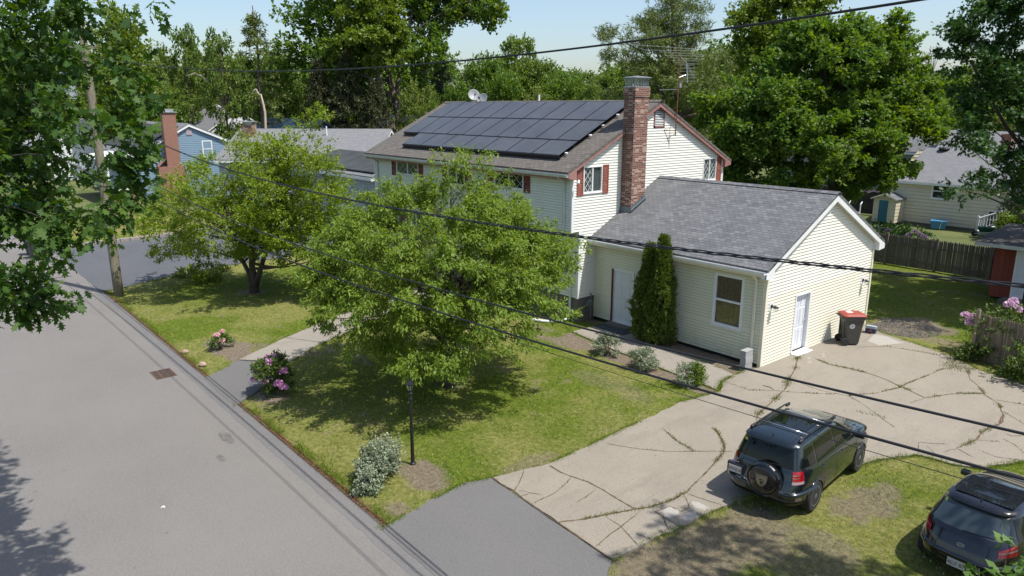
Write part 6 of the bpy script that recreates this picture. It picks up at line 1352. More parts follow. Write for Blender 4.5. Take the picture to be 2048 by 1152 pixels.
mb=MB();mb.cyl((-6.9,39.4,4.9),(-6.9,39.4,6.3),.05,8);mb.build('vent_pipe',M['galv'],nr)
# entrance shed with blue door
es=thing('shed','little beige lean-to with a teal door against the beige house','lean-to',(-10.2,33.2,0))
mb=MB();clapboard(mb,(0,32.3,0),EX,(0,-1,0),-11.2,-9.75,.1,lambda:0 if 0 else 2.0,[(-10.9,-10.3,.1,1.5)],course=.235,proud=.02) if False else None
clapboard(mb,(0,32.6,0),EX,(0,-1,0),-11.25,-9.75,.1,1.75,[(-10.85,-10.25,.1,1.62)],course=.235,proud=.02);clapboard(mb,(-9.75,0,0),EY,(1,0,0),32.6,34,.1,1.75,course=.235,proud=.02);mb.add([(-11.25,32.6,1.75),(-9.75,32.6,1.75),(-10.5,32.6,2.05)],[(0,1,2)]);mb.box(-11.2,-9.8,32.75,33.98,.1,1.7)
mb.build('wall',siding_mat('beige boards',(.55,.49,.36)),es)
mb=MB();mb.slab([(-9.62,32.4,1.72),(-9.62,34,1.72),(-10.5,34,2.1),(-10.5,32.4,2.1)],.05);mb.slab([(-11.38,34,1.72),(-11.38,32.4,1.72),(-10.5,32.4,2.1),(-10.5,34,2.1)],.05);mb.build('roof',M['shing_gar'],es)
mb=MB();mb.add([(-9.6,32.39,1.66),(-9.6,32.39,1.74),(-10.5,32.39,2.13),(-11.4,32.39,1.74),(-11.4,32.39,1.66),(-10.5,32.39,2.03)],[(0,1,2,5),(5,2,3,4)]);mb.build('rake_trim',M['trimcream'],es)
mb=MB();mb.box(-10.85,-10.25,32.56,32.59,.1,1.62);do_=mb.build('door',mat('teal door paint',(.012,.11,.17),.5,.1),es)
mb=MB();mb.box(-10.82,-10.28,32.545,32.559,.84,.88);mb.build('door_rail',mat('teal door rail',(.02,.09,.13),.5,.1),do_)
# outdoor stairs
stn=thing('staircase','white wooden outdoor stairs rising to a landing at the beige house','stairs',(-4,33,0))
sxa,sxb=-4.6,-1.5;yA,yB=32.6,33.7
mb=MB()
for i in range(8): x=sxa+(sxb-sxa)*i/8;mb.box(x,x+.42,yA,yB,.2+i*.18,.24+i*.18)
mb.box(sxb,sxb+1.8,yA,yB,1.6,1.66);mb.build('tread',M['trim'],stn)
mb=MB();mb.add([(sxa,yA-.01,0),(sxb+1.8,yA-.01,0),(sxb+1.8,yA-.01,1.6),(sxb,yA-.01,1.6),(sxa,yA-.01,.1)],[(0,1,2,3,4)]);mb.build('skirt_board',mat('grey white boards',(.42,.42,.4),.7,.15,5.),stn)
for y in (yA,yB):
    mb=MB();mb.tube([(sxa,y,1.05),(sxb,y,2.5),(sxb+1.8,y,2.5)],.045,4);mb.tube([(sxa,y,.35),(sxb,y,1.75),(sxb+1.8,y,1.75)],.03,4)
    for i in range(20): f=i/19;x=sxa+(sxb-sxa)*f;mb.box(x-.02,x+.02,y-.02,y+.02,.3+1.45*f,1.05+1.45*f)
    for i in range(11): x=sxb+.05+i*.17;mb.box(x-.02,x+.02,y-.02,y+.02,1.7,2.5)
    mb.box(sxa-.06,sxa+.06,y-.06,y+.06,0,1.2);mb.box(sxb-.06,sxb+.06,y-.06,y+.06,0,2.65);mb.box(sxb+1.74,sxb+1.86,y-.06,y+.06,0,2.65)
    mb.build('railing',M['trim'],stn)
# tote, wheelbarrow, small yard things
tt=thing('storage_tote','light blue storage tote tipped against the beige house wall','tote',(-7.1,33.2,.0),R(20))
mb=MB();mb.add([(-.4,-.25,0),(.4,-.25,0),(.35,.25,.0),(-.35,.25,0),(-.5,-.3,.55),(.5,-.3,.55),(.45,.3,.6),(-.45,.3,.6)],[(0,3,2,1),(0,1,5,4),(1,2,6,5),(2,3,7,6),(3,0,4,7),(4,5,6,7)]);mb.build('tub',mat('blue plastic',(.05,.19,.33),.5,.2,4.),tt,local=True,bevel=.02)
mb=MB();mb.tube([(.1,-.3,.0),(.12,-.33,.3),(.25,-.32,.56)],.015,6);mb.build('strap',M['trim'],tt,local=True)
wb=thing('wheelbarrow','green wheelbarrow at the foot of the white outdoor stairs','wheelbarrow',(-3.9,31.9,0),R(15))
mb=MB();mb.add([(-.3,-.2,.35),(.3,-.2,.35),(.3,.2,.35),(-.3,.2,.35),(-.45,-.32,.65),(.5,-.32,.62),(.5,.32,.62),(-.45,.32,.65)],[(0,3,2,1),(0,1,5,4),(1,2,6,5),(2,3,7,6),(3,0,4,7)]);mb.build('tray',mat('dark green tray',(.01,.07,.05),.5,.2),wb,local=True)
mb=MB()
for y in (-.2,.2): mb.tube([(-.55,y*.3,.2),(.2,y,.34),(.95,y*1.2,.55)],.02,6);mb.tube([(.35,y,.36),(.42,y,.0)],.018,6)
mb.build('frame',M['trim'],wb,local=True);mb=MB();mb.lathe((-.55,-.04,.18),[(.03,0),(.17,0),(.18,.04),(.17,.08),(.03,.08)],16,axis=(0,1,0));mb.build('wheel',M['rubber'],wb,local=True)
ld=thing('ladder','white pool ladder leaning in the yard left of the little lean-to','ladder',(-11.6,30.5,0))
mb=MB()
for x in (-12.0,-11.2): mb.tube([(x,30.5,0),(x,30.5,1.45),(x,30.7,1.6)],.04,8)
mb.build('side_rail',M['trim'],ld);mb=MB()
for z in (.25,.55,.85): mb.box(-12,-11.2,30.42,30.58,z,z+.05)
mb.build('rung',M['trim'],ld)
cl=thing('towel','pale pink towel hung over the dark fence left of the lean-to','towel',(-13.1,36,0))
mb=MB();P=[(-13.6+.16*i,36-.05,2.15-.28*math.sin(math.pi*i/8)) for i in range(9)];mb.add(P+[(p[0],p[1]-.02,p[2]-.22-.12*math.sin(i)) for i,p in enumerate(P)],[(i,i+1,10+i,9+i) for i in range(8)]);mb.build('cloth',mat('pale pink cloth',(.55,.36,.40),.9),cl)
fence_run('board_fence','dark board fence behind the pool ladder, left of the beige house',-24,36.3,-11.0,36.3,1.9,.14,mat('dark fence wood',(.045,.038,.033),.9,.3,6.),[3,6,9,12],.05)
# ------------------------------------------------------------------ grey neighbour house left
def simple_house(name,label,x0,x1,y0,y1,ze,zr,yr,wallm,roofm,trimm,wins=(),course=.13,ov=.35,grp=None,side=1):
    t=thing(name,label,'house',((x0+x1)/2,(y0+y1)/2,0),group=grp);s1=(zr-ze)/(yr-y0);s2=(zr-ze)/(y1-yr)
    mb=MB();clapboard(mb,(0,y0,0),EX,(0,-1,0),x0,x1,.3,ze-.05,course=course,proud=.016)
    clapboard(mb,(x1,0,0),EY,(1,0,0),lambda z:y0 if z<ze-.1 else y0+(z-ze+.1)/s1,lambda z:y1 if z<ze-.1 else y1-(z-ze+.1)/s2,.3,zr-.12,course=course,proud=.016)
    mb.add([(x0,y0,.3),(x0,y0,ze-.1),(x0,yr,zr-.12),(x0,y1,ze-.1),(x0,y1,.3)],[(0,1,2,3,4)]);mb.box(x0+.05,x1-.05,y0+.05,y1-.05,-.1,ze-.2)
    mb.build('wall',wallm,t)
    r_=MB();yf=y0-ov;yb_=y1+ov;gable_roof(r_,x0-.2,x1+.2,yf,ze-ov*s1+.02,yr,zr+.02,yb_,ze-ov*s2+.02);ro=r_.build('roof',roofm,t)
    mb=MB()
    for ya,sl_ in ((yf,s1),(yb_,s2)):
        za=ze-ov*sl_-.02;a=[(x1+.17,ya,za-.08),(x1+.17,yr,zr-.08),(x1+.17,yr,zr-.26),(x1+.17,ya,za-.24)];b=[(x1+.2,q[1],q[2]) for q in a];mb.add(a+b,[(0,1,2,3),(7,6,5,4),(0,4,5,1),(1,5,6,2),(2,6,7,3),(3,7,4,0)])
    mb.box(x0-.2,x1+.17,yf-.03,yf,ze-ov*s1-.22,ze-ov*s1-.05);mb.build('eave_trim',trimm,ro)
    for w in wins:
        if w[0]=='x': window(t,(x1,0,0),EY,(1,0,0),*w[1:5],'hung',(),fr=.09)
        else: window(t,(0,y0,0),EX,(0,-1,0),*w[1:5],'hung',(),fr=.09)
    return t,ro,s1
def slope_panels(parent,x0,x1,n,ya,yb_,yr,zr,s,name='solar_panel',h=.15):
    w=(x1-x0)/n
    for i in range(n):
        xa=x0+i*w+.02;xb=x0+(i+1)*w-.02;f=lambda x,y:(x,y,zr+.02-(yr-y)*s+h);mb=MB();mb.slab([f(xa,ya),f(xb,ya),f(xb,yb_),f(xa,yb_)],.06);mb.build(name,M['solar'],parent)
gm=siding_mat('grey blue siding',(.30,.34,.38),(.2,.22,.24),.2)
gn,gro,gs=simple_house('house','low grey sided house with dark solar panels at the end of the dark asphalt driveway',-36.5,-25.8,1.2,8.6,4.15,4.95,4.4,gm,M['shing_grey'],M['trim'],[('y',-30,-28.6,2.0,3.2)],course=.13)
slope_panels(gro,-36.0,-26.0,6,1.2,4.2,4.4,4.95,gs)
gn2,gro2,gs2=simple_house('house','house with a long pale grey roof and small red chimney, behind the driveway house',-6.3,6.1,-5,5,4.1,6.15,0.,gm,M['shing_grey'],M['trim'],course=.13)
mb=MB();mb.box(-5.7,-4.8,-1.6,-.7,4.6,6.5);ch2=mb.build('chimney',M['brick'],gn2);mb=MB();mb.box(-5.8,-4.7,-1.7,-.6,6.72,6.78);mb.cyl((-5.25,-1.15,6.45),(-5.25,-1.15,6.74),.3,10);mb.build('chimney_cap',M['galv'],ch2)
vp=MB();vp.cyl((1.2,-1.2,5.2),(1.2,-1.2,6.4),.06,8);vp.build('vent_pipe',M['trim'],gn2)
x,y=atg(640,62);gn2.location=(x,y,0);gn2.rotation_euler=(0,0,YAW-.05)
# low beige utility wall + white things by the drive, seen through the trees
t=thing('garden_wall','low beige wall with dark opening seen between the two lawn trees','wall',(-24,2.1,0));mb=MB();mb.box(-25.6,-22.6,2.0,2.25,0,1.3);mb.build('masonry',mat('beige stucco',(.42,.38,.32),.8,.1),t)
# blue house
bm_=siding_mat('blue siding',(.19,.28,.36),(.12,.2,.28),.15)
bh,bro,bs=simple_house('house','light blue house with solar panels and an orange brick chimney, seen at left',-71,-57.0,-3.8,5.9,4.15,6.5,.5,bm_,M['shing_grey'],M['trim'],[('x',1.6,2.3,3.6,4.9)],course=.16,ov=.35)
slope_panels(bro,-70.5,-57.6,9,-3.6,-.15,.5,6.5,bs)
slope_panels(bro,-70.5,-57.6,9,2.2,5.6,.5,6.5,-(6.5-4.15)/5.4*1.0) if False else None
mb=MB();mb.box(-57.0,-56.3,-1.75,-.65,2.9,7.45);mb.box(-57.0,-56.2,-2.5,-.3,.0,2.9);mb.add([(-57,-2.5,2.9),(-56.2,-2.5,2.9),(-56.3,-1.75,3.6),(-57,-1.75,3.6)],[(0,1,2,3)]);mb.build('chimney',M['brick2'],bh);mb=MB();mb.box(-57.02,-56.2,-1.85,-.55,7.45,7.52);mb.box(-56.9,-56.4,-1.6,-.8,7.52,7.75);mb.build('chimney_cap',M['galv'],bh)
mb=MB();mb.box(-56.98,-56.94,.25,.75,5.5,6.05);mb.build('gable_vent',mat('grey vent',(.35,.3,.32),.7),bh)
mb=MB();mb.box(-66,-57.2,-6.2,-3.85,1.0,1.15);mb.build('porch_deck',M['trim'],bh)
mb=MB()
for i in range(40): x=-66+i*.225;mb.box(x-.03,x+.03,-6.2,-6.14,1.15,1.95)
mb.box(-66,-57.2,-6.22,-6.12,1.95,2.02);mb.build('porch_railing',M['trim'],bh)
mb=MB();mb.slab([(-66,-6.6,3.6),(-57.2,-6.6,3.6),(-57.2,-3.7,4.0),(-66,-3.7,4.0)],.12);
for x in (-65.8,-61.5,-57.4): mb.box(x-.08,x+.08,-6.3,-6.14,1.15,3.55)
mb.build('porch_roof',M['trim'],bh)
# lattice screens
def lattice(label,px,dep,w,h,rz):
    x,y=atg(px,dep);t=thing('lattice_panel',label,'trellis',(x,y,0),rz,'lattice screens in front of the blue house');mb=MB()
    for a0,a1,z0,z1 in ((-w/2,w/2,h-.06,h),(-w/2,w/2,.5,.56),(-w/2,-w/2+.06,0,h),(w/2-.06,w/2,0,h)): mb.box(a0,a1,-.02,.02,z0,z1)
    mb.build('frame',M['latticewood'],t,local=True);mb=MB();k=int((w+h)/.13)
    for i in range(k):
        for sg in (1,-1):
            a=-w/2-h+.56+i*.13*1.0 if sg==1 else -w/2+i*.13
            p=[(a,.56),(a+(h-.62)*sg,h-.06)]
            (xa,za),(xb,zb)=p;t0=0;t1=1
            for lo,hi in ((-w/2+.06,w/2-.06),):
                u=(lo-xa)/(xb-xa);v=(hi-xa)/(xb-xa);t0=max(t0,min(u,v));t1=min(t1,max(u,v))
            if t1<=t0: continue
            A=np.array([xa+(xb-xa)*t0,0.008*sg,za+(zb-za)*t0]);B=np.array([xa+(xb-xa)*t1,.008*sg,za+(zb-za)*t1]);L=np.linalg.norm(B-A);d=(B-A)/L;mb.obox((A+B)/2,d*L/2,np.cross(d,[0,1,0])*.018,(0,.005,0))
    mb.build('lattice',M['latticewood'],t,local=True)
lattice('tan wooden lattice screen beside the utility pole, the left one of two',229,50,.95,2.3,R(40));lattice('tan wooden lattice screen nearer the blue house, the right one of two',273,50,1.0,2.3,R(40))
# white house, metal roof building, far houses
def hp(px,dep): return atg(px,dep)
wm=siding_mat('white siding far',(.72,.73,.74))
x,y=hp(445,105);simple_house('house','white house glimpsed through foliage behind the blue house',x-9,x+6,y-4,y+5,4.6,7.6,y+.5,wm,M['shing_grey'],M['trim'],[('y',x-3,x-1.8,2,3.4),('y',x+1,x+2.2,2,3.4)],course=.2)
x,y=hp(415,112);simple_house('house','white house with a low gable left of the dead tree, farther back',x-7,x+4,y-3,y+5,5.4,8.2,y+1,wm,M['shing_grey'],M['trim'],course=.2)
x,y=hp(590,78);t,ro_b,_s=simple_house('barn','long building with a dark blue metal roof behind the pale grey roof','x' and x-7,x+6.5,y-3.5,y+4,4.2,6.7,y+.5,mat('navy sheet wall',(.02,.035,.06),.6,.2),mat('navy metal roof',(.025,.05,.09),.35,.2,2.,metal=.3),M['black'],course=.3) if False else simple_house('barn','long building with a dark blue metal roof behind the pale grey roof',x-7,x+6.5,y-3.5,y+4,4.2,6.7,y+.5,mat('navy sheet wall',(.02,.035,.06),.6,.2),mat('navy metal roof',(.025,.05,.09),.35,.2,2.,metal=.3),M['black'],course=.3)
x,y=hp(815,85);simple_house('house','pale house gable showing behind the left end of the big roof',x-5,x+4,y-3,y+4,4.5,6.9,y+.5,wm,mat('pale roof',(.42,.42,.42),.8,.1),M['trim'],course=.2)
x,y=hp(160,88);fh,_a,_b=simple_house('house','white house with a pale roof left of the blue house, mostly behind oak leaves',x-8,x+7,y-5,y+5,4.0,6.6,y,wm,mat('pale grey roof',(.33,.33,.34),.8,.1),M['trim'],course=.2)
x,y=hp(70,105);fh2,_a,_b=simple_house('house','distant house with a brick chimney at far left behind oak leaves',x-9,x+8,y-5,y+5,4.4,7.2,y,mat('grey wall',(.35,.36,.38),.8),M['shing_grey'],M['trim'],course=.2)
mb=MB();mb.box(x-.5,x+.3,y-.4,y+.4,6.6,8.6);mb.build('chimney',M['brick2'],fh2)
x,y=hp(110,105);mb=MB();mb.box(x-.5,x+.3,y-.4,y+.4,6.2,8.4);mb.build('chimney',M['brick2'],fh2)
x,y=hp(1860,62);simple_house('house','dark roofed house behind the beige house at right',x-12,x+2,y-4,y+5,4.6,6.9,y+.5,mat('grey wall b',(.3,.3,.3),.8),M['shing_gar'],M['trim'],course=.2)
# street light pole far away & neighbour kerb wall
kb=thing('kerb_stone','low stone kerb along the far side of the dark asphalt driveway','kerb',(-37.9,-8,0));mb=MB()
for i in range(20):
    f=i/20;a=np.array([-36.6,-13.0]);b=np.array([-38.1,-1.5]) if f>.15 else np.array([-39.5,-3]);p=a+(b-a)*f;q=a+(b-a)*(f+.047);d=(q-p)/np.linalg.norm(q-p);mb.obox(((p[0]+q[0])/2,(p[1]+q[1])/2,.10),(d[0]*np.linalg.norm(q-p)/2,d[1]*np.linalg.norm(q-p)/2,0),(-d[1]*.14,d[0]*.14,0),(0,0,.10+.01*(i%3)))
mb.build('stones',mat('grey kerb granite',(.25,.22,.2),.9,.2,6.,bump=.4),kb,bevel=.01)
# ================================================================== VEHICLES
class Shell:
    """body given by horizontal outlines stacked in height; +x is forward"""
    def __init__(s,rows,n_lo=5.2,n_hi=4.2,zb=1.1):
        R_=np.array(rows,float);z=np.linspace(R_[0,0],R_[-1,0],90);q=[np.interp(z,R_[:,0],R_[:,i]) for i in(1,2,3)]
        for _ in range(3): q=[np.concatenate([[a[0]],(a[:-2]+2*a[1:-1]+a[2:])/4,[a[-1]]]) for a in q]
        s.z=z;s.xr,s.xf,s.w=q;s.nl,s.nh,s.zb=n_lo,n_hi,zb
    def n(s,z): return s.nl+(s.nh-s.nl)*min(1,max(0,(z-s.zb+.1)/.2))
    def at(s,z): return np.interp(z,s.z,s.xr),np.interp(z,s.z,s.xf),np.interp(z,s.z,s.w)
    def side(s,x,z,off=.004,sg=1):
        xr,xf,w=s.at(z);cx=(xr+xf)/2;a=(xf-xr)/2;k=min(.999,abs((x-cx)/a));return (x,sg*(w*(1-k**s.n(z))**(1/s.n(z))+off),z)
    def end(s,y,z,off=.004,front=False):
        xr,xf,w=s.at(z);cx=(xr+xf)/2;a=(xf-xr)/2;k=min(.999,abs(y)/w);d=a*(1-k**s.n(z))**(1/s.n(z));return (cx+(d+off if front else -d-off),y,z)
    def ring(s,z,t,off=.004):
        # t: angle, 0 = front, pi = rear, pi/2 = left side
        xr,xf,w=s.at(z);cx=(xr+xf)/2;a=(xf-xr)/2+off;n=s.n(z);c,q=math.cos(t),math.sin(t);return (cx+a*math.copysign(abs(c)**(2/n),c),(w+off)*math.copysign(abs(q)**(2/n),q),z)
    def mesh(s,mb,m=0,k=128):
        vs=[];ts=np.linspace(0,2*math.pi,k,endpoint=False)
        for z in s.z: vs+=[s.ring(z,t,0) for t in ts]
        L=len(s.z);mb.add(vs,[(i*k+j,i*k+(j+1)%k,(i+1)*k+(j+1)%k,(i+1)*k+j) for i in range(L-1) for j in range(k)]+[tuple(range(k-1,-1,-1)),tuple(range((L-1)*k,L*k))],m)
def patch_side(mb,S,poly,off=.005,sg=1,nx=14,nz=6,m=None):
    """quad strip patch: poly = (z0, z1, xa(z), xb(z))"""
    z0,z1,xa,xb=poly;vs=[]
    for j in range(nz+1):
        z=z0+(z1-z0)*j/nz;a,b=xa(z),xb(z)
        for i in range(nx+1): vs.append(S.side(a+(b-a)*i/nx,z,off,sg))
    fs=[(j*(nx+1)+i,j*(nx+1)+i+1,(j+1)*(nx+1)+i+1,(j+1)*(nx+1)+i) for j in range(nz) for i in range(nx)]
    if sg>0: fs=[f[::-1] for f in fs]
    mb.add(vs,fs,m)
def patch_end(mb,S,z0,z1,ya,yb,off=.005,front=False,nx=16,nz=8,m=None):
    vs=[]
    for j in range(nz+1):
        z=z0+(z1-z0)*j/nz;a,b=ya(z),yb(z)
        for i in range(nx+1): vs.append(S.end(a+(b-a)*i/nx,z,off,front))
    fs=[(j*(nx+1)+i,j*(nx+1)+i+1,(j+1)*(nx+1)+i+1,(j+1)*(nx+1)+i) for j in range(nz) for i in range(nx)]
    if not front: fs=[f[::-1] for f in fs]
    mb.add(vs,fs,m)
def patch_ring(mb,S,z0,z1,t0,t1,off=.005,nx=14,nz=8,m=None,zt=None):
    vs=[]
    for j in range(nz+1):
        for i in range(nx+1):
            t=t0+(t1-t0)*i/nx;a,b=(z0,z1) if zt is None else zt((t-t0)/(t1-t0));vs.append(S.ring(a+(b-a)*j/nz,t,off))
    fs=[(j*(nx+1)+i,j*(nx+1)+i+1,(j+1)*(nx+1)+i+1,(j+1)*(nx+1)+i) for j in range(nz) for i in range(nx)]
    if t1<t0: fs=[f[::-1] for f in fs]
    mb.add(vs,fs,m)
def seam(mb,pts,w=.006):
    P=[np.array(p) for p in pts];mb.tube(P,w/2,4)
def body_with_arches(S,name,mats,parent,arches,r=.36,ww=1.1):
    mb=MB();S.mesh(mb);o=mb.build(name,mats,parent,local=True,smooth=True)
    me=o.data
    for x in arches:
        cb=MB();cb.lathe((x,-1.2,.34),[(.01,0),(r,.0),(r,.47),(.01,.47)],40,axis=(0,1,0));cb.lathe((x,.73,.34),[(.01,0),(r,.0),(r,.47),(.01,.47)],40,axis=(0,1,0))
        c=cb.build('arch_cut',mats[0]);md=o.modifiers.new('b','BOOLEAN');md.operation='DIFFERENCE';md.solver='EXACT';md.object=c
        p_=o.parent;o.parent=None;c.matrix_world=Matrix.Identity(4)
        dg=bpy.context.evaluated_depsgraph_get();nm=bpy.data.meshes.new_from_object(o.evaluated_get(dg));o.modifiers.clear();o.data=nm;o.parent=p_;bpy.data.objects.remove(c)
    o.data.name=name
    return o
def wheel(parent,x,y,rad=.345,w=.23,sg=1,spokes=6,rim=None):
    t=MB();prof=[(rad*.62,0),(rad*.93,0),(rad,.03),(rad,w-.03),(rad*.93,w),(rad*.62,w)];t.lathe((x,y-(w/2 if sg>0 else -w/2),rad),prof,32,axis=(0,sg,0))
    o=t.build('wheel',M['rubber'],parent,local=True,smooth=False)
    m_=MB();yo=y+sg*(w/2-.0);c=np.array([x,yo,rad]);m_.lathe((x,y,rad),[(rad*.60,-w*.45),(rad*.60,w*.5),(rad*.66,w*.515),(rad*.66,w*.46)],32,axis=(0,sg,0));m_.lathe((x,y,rad),[(.001,w*.1),(rad*.6,w*.1)],24,axis=(0,sg,0),m=1)
    for i in range(spokes):
        a=2*math.pi*i/spokes
        for da in (-.16,.16):
            d=np.array([math.cos(a+da),0,math.sin(a+da)]);e=np.array([math.cos(a+da*.8),0,math.sin(a+da*.8)]);p0=c+d*rad*.12;p1=c+e*rad*.64;tt=(p1-p0)/2;L=np.linalg.norm(tt);u=tt/L;s=np.cross(u,[0,1,0])
            m_.obox((p0+p1)/2-np.array([0,sg*.018,0]),tt,s*rad*.035,(0,.012,0))
    m_.lathe((x,yo-sg*.03,rad),[(rad*.17,0),(rad*.17,.03),(rad*.08,.04)],16,axis=(0,sg,0))
    m_.build('rim',[rim or M['rim'],M['black']],o,local=True)
    return o
M['rim']=mat('wheel alloy',(.30,.31,.32),.35,.15,8.,metal=.8)
M['suv']=paint('dark green grey car paint',(.011,.019,.024),.5,.22)
M['carblack']=paint('black car paint',(.008,.009,.012),.4,.22)
M['carglass']=glass_mat('dark car glass',(.006,.008,.006),.02,.35)
M['chrome']=mat('chrome trim',(.55,.55,.56),.15,.05,4.,metal=.95)
M['redlens']=mat('red lamp lens',(.30,.004,.010),.15,.35,30.,coat=.5)
M['whitelens']=mat('clear lamp lens',(.33,.22,.22),.15,.2,30.,coat=.6)
M['plate']=mat('licence plate',(.50,.47,.43),.4,.05)
M['platered']=mat('plate characters',(.07,.02,.03),.6,.1)
M['seam']=mat('panel gap',(.002,.002,.002),.9)
M['sticker']=mat('yellow sticker',(.45,.48,.10),.5)
# ---- SUV --------------------------------------------------------------------
th=R(94.8);ux,uy=math.cos(th),math.sin(th)
# rear axle centre sits at about (4.52,-6.76); the local origin is mid wheelbase
sx_,sy_=4.41,-5.53
suv=thing('suv','dark green compact SUV with a spare wheel on its tailgate, parked half on the grass','car',(sx_,sy_,.03),th)
S=Shell([(.24,-1.95,2.02,.76),(.30,-2.10,2.16,.85),(.42,-2.20,2.26,.895),(.60,-2.21,2.28,.908),(.78,-2.15,2.25,.902),(.92,-2.10,2.14,.885),(1.00,-2.08,1.95,.87),(1.05,-2.06,1.62,.855),(1.09,-2.04,1.30,.835),(1.16,-2.02,1.08,.80),(1.36,-1.96,.72,.735),(1.52,-1.89,.40,.675),(1.60,-1.85,.18,.645),(1.640,-1.79,.02,.60),(1.665,-1.64,-.14,.50),(1.678,-1.35,-.3,.3)],6.,6.5)
body=body_with_arches(S,'body',[M['suv']],suv,(-1.30,1.28),.375)
wd=MB()
# rear glass
patch_end(wd,S,1.13,1.53,lambda z:-.70+.10*(z-1.13)/.4,lambda z:.70-.10*(z-1.13)/.4,.006);wd.build('rear_window',M['carglass'],suv,local=True,smooth=True)
wd=MB();patch_end(wd,S,1.12,1.55,lambda z:-.72+.16*(z-1.12)/.43,lambda z:.72-.16*(z-1.12)/.43,.006,True);wd.build('windscreen',M['carglass'],suv,local=True,smooth=True)
for sg in(-1,1):
    for za,zb_,xa,xb in ((1.15,1.50,lambda z:-1.80+.30*(z-1.15)/.35*.6,lambda z:-1.24+.0*z),(1.12,1.525,lambda z:-1.17,lambda z:-.24),(1.12,1.525,lambda z:-.18,lambda z:.93-.62*(z-1.12)/.405)):
        g_=MB();patch_side(g_,S,(za,zb_,xa,xb),.006,sg);go_=g_.build('side_window',M['carglass'],suv,local=True,smooth=True)
        tr_=MB();f=[S.side(xa(za)+(xb(za)-xa(za))*i/12,za-.012,.006,sg) for i in range(13)];tr_.tube(f,.006,5);tr_.build('window_trim',M['seam'],go_,local=True)
mb=MB()
for sg in(-1,1):
    for x0,xt in ((-.21,-.21),(.98,.95),(-1.21,-1.28)):
        seam(mb,[S.side(x0+(xt-x0)*i/14 if x0<.9 or True else 0,.36+(1.12-.36)*i/14,.0,sg) for i in range(15)] if x0>-1.2 else [S.side(-.86 if i<5 else -.86-.34*min(1,(i-5)/5),.36+(1.12-.36)*i/14,.0,sg) for i in range(15)])
    seam(mb,[S.side(-.86+(1.84)*i/20,.36,.0,sg) for i in range(21)])
    seam(mb,[S.ring(.99+.04*i/10,math.pi*(.5-.0*i),0) for i in range(2)])
seam(mb,[S.end(-.78+1.56*i/20,.62,.0) for i in range(21)]);
for sg in(-1,1): seam(mb,[S.end(sg*(.78 if z<1.05 else .72),z,.0) for z in np.linspace(.62,1.12,10)])
seam(mb,[S.end(-.74+1.48*i/20,1.06,.0,True) for i in range(21)])
mb.build('panel_gaps',M['seam'],suv,local=True)
mb=MB()
# lower cladding and rear bumper step
patch_ring(mb,S,.25,.40,math.pi*.56,math.pi*1.44,.012,40,4);patch_ring(mb,S,.25,.40,-math.pi*.44,math.pi*.44,.012,40,4);mb.build('lower_bumper',M['black'],suv,local=True,smooth=True)
mb=MB();vs=[]
for i in range(25):
    t=math.pi*(.57+.86*i/24)
    for z,o_ in ((.56,.03),(.60,.055),(.65,.055),(.66,.0)): vs.append(S.ring(z,t,o_))
mb.add(vs,[(i*4+j,i*4+4+j,i*4+5+j,i*4+1+j) for i in range(24) for j in range(3)]);mb.build('rear_bumper',M['suv'],suv,local=True,smooth=True)
mb=MB()
for y0,y1 in ((.42,.56),(-.56,-.25)): patch_end(mb,S,.655,.66,lambda z:y0,lambda z:y1,.05);
mb.add([S.end(.56,.663,.052),S.end(.42,.663,.052),S.end(.42,.663,.01),S.end(.56,.663,.01)],[(0,1,2,3)]);mb.add([S.end(-.25,.664,.052),S.end(-.62,.664,.052),S.end(-.62,.664,.01),S.end(-.25,.664,.01)],[(0,1,2,3)]);mb.build('bumper_reflection_strip',M['chrome'],suv,local=True)
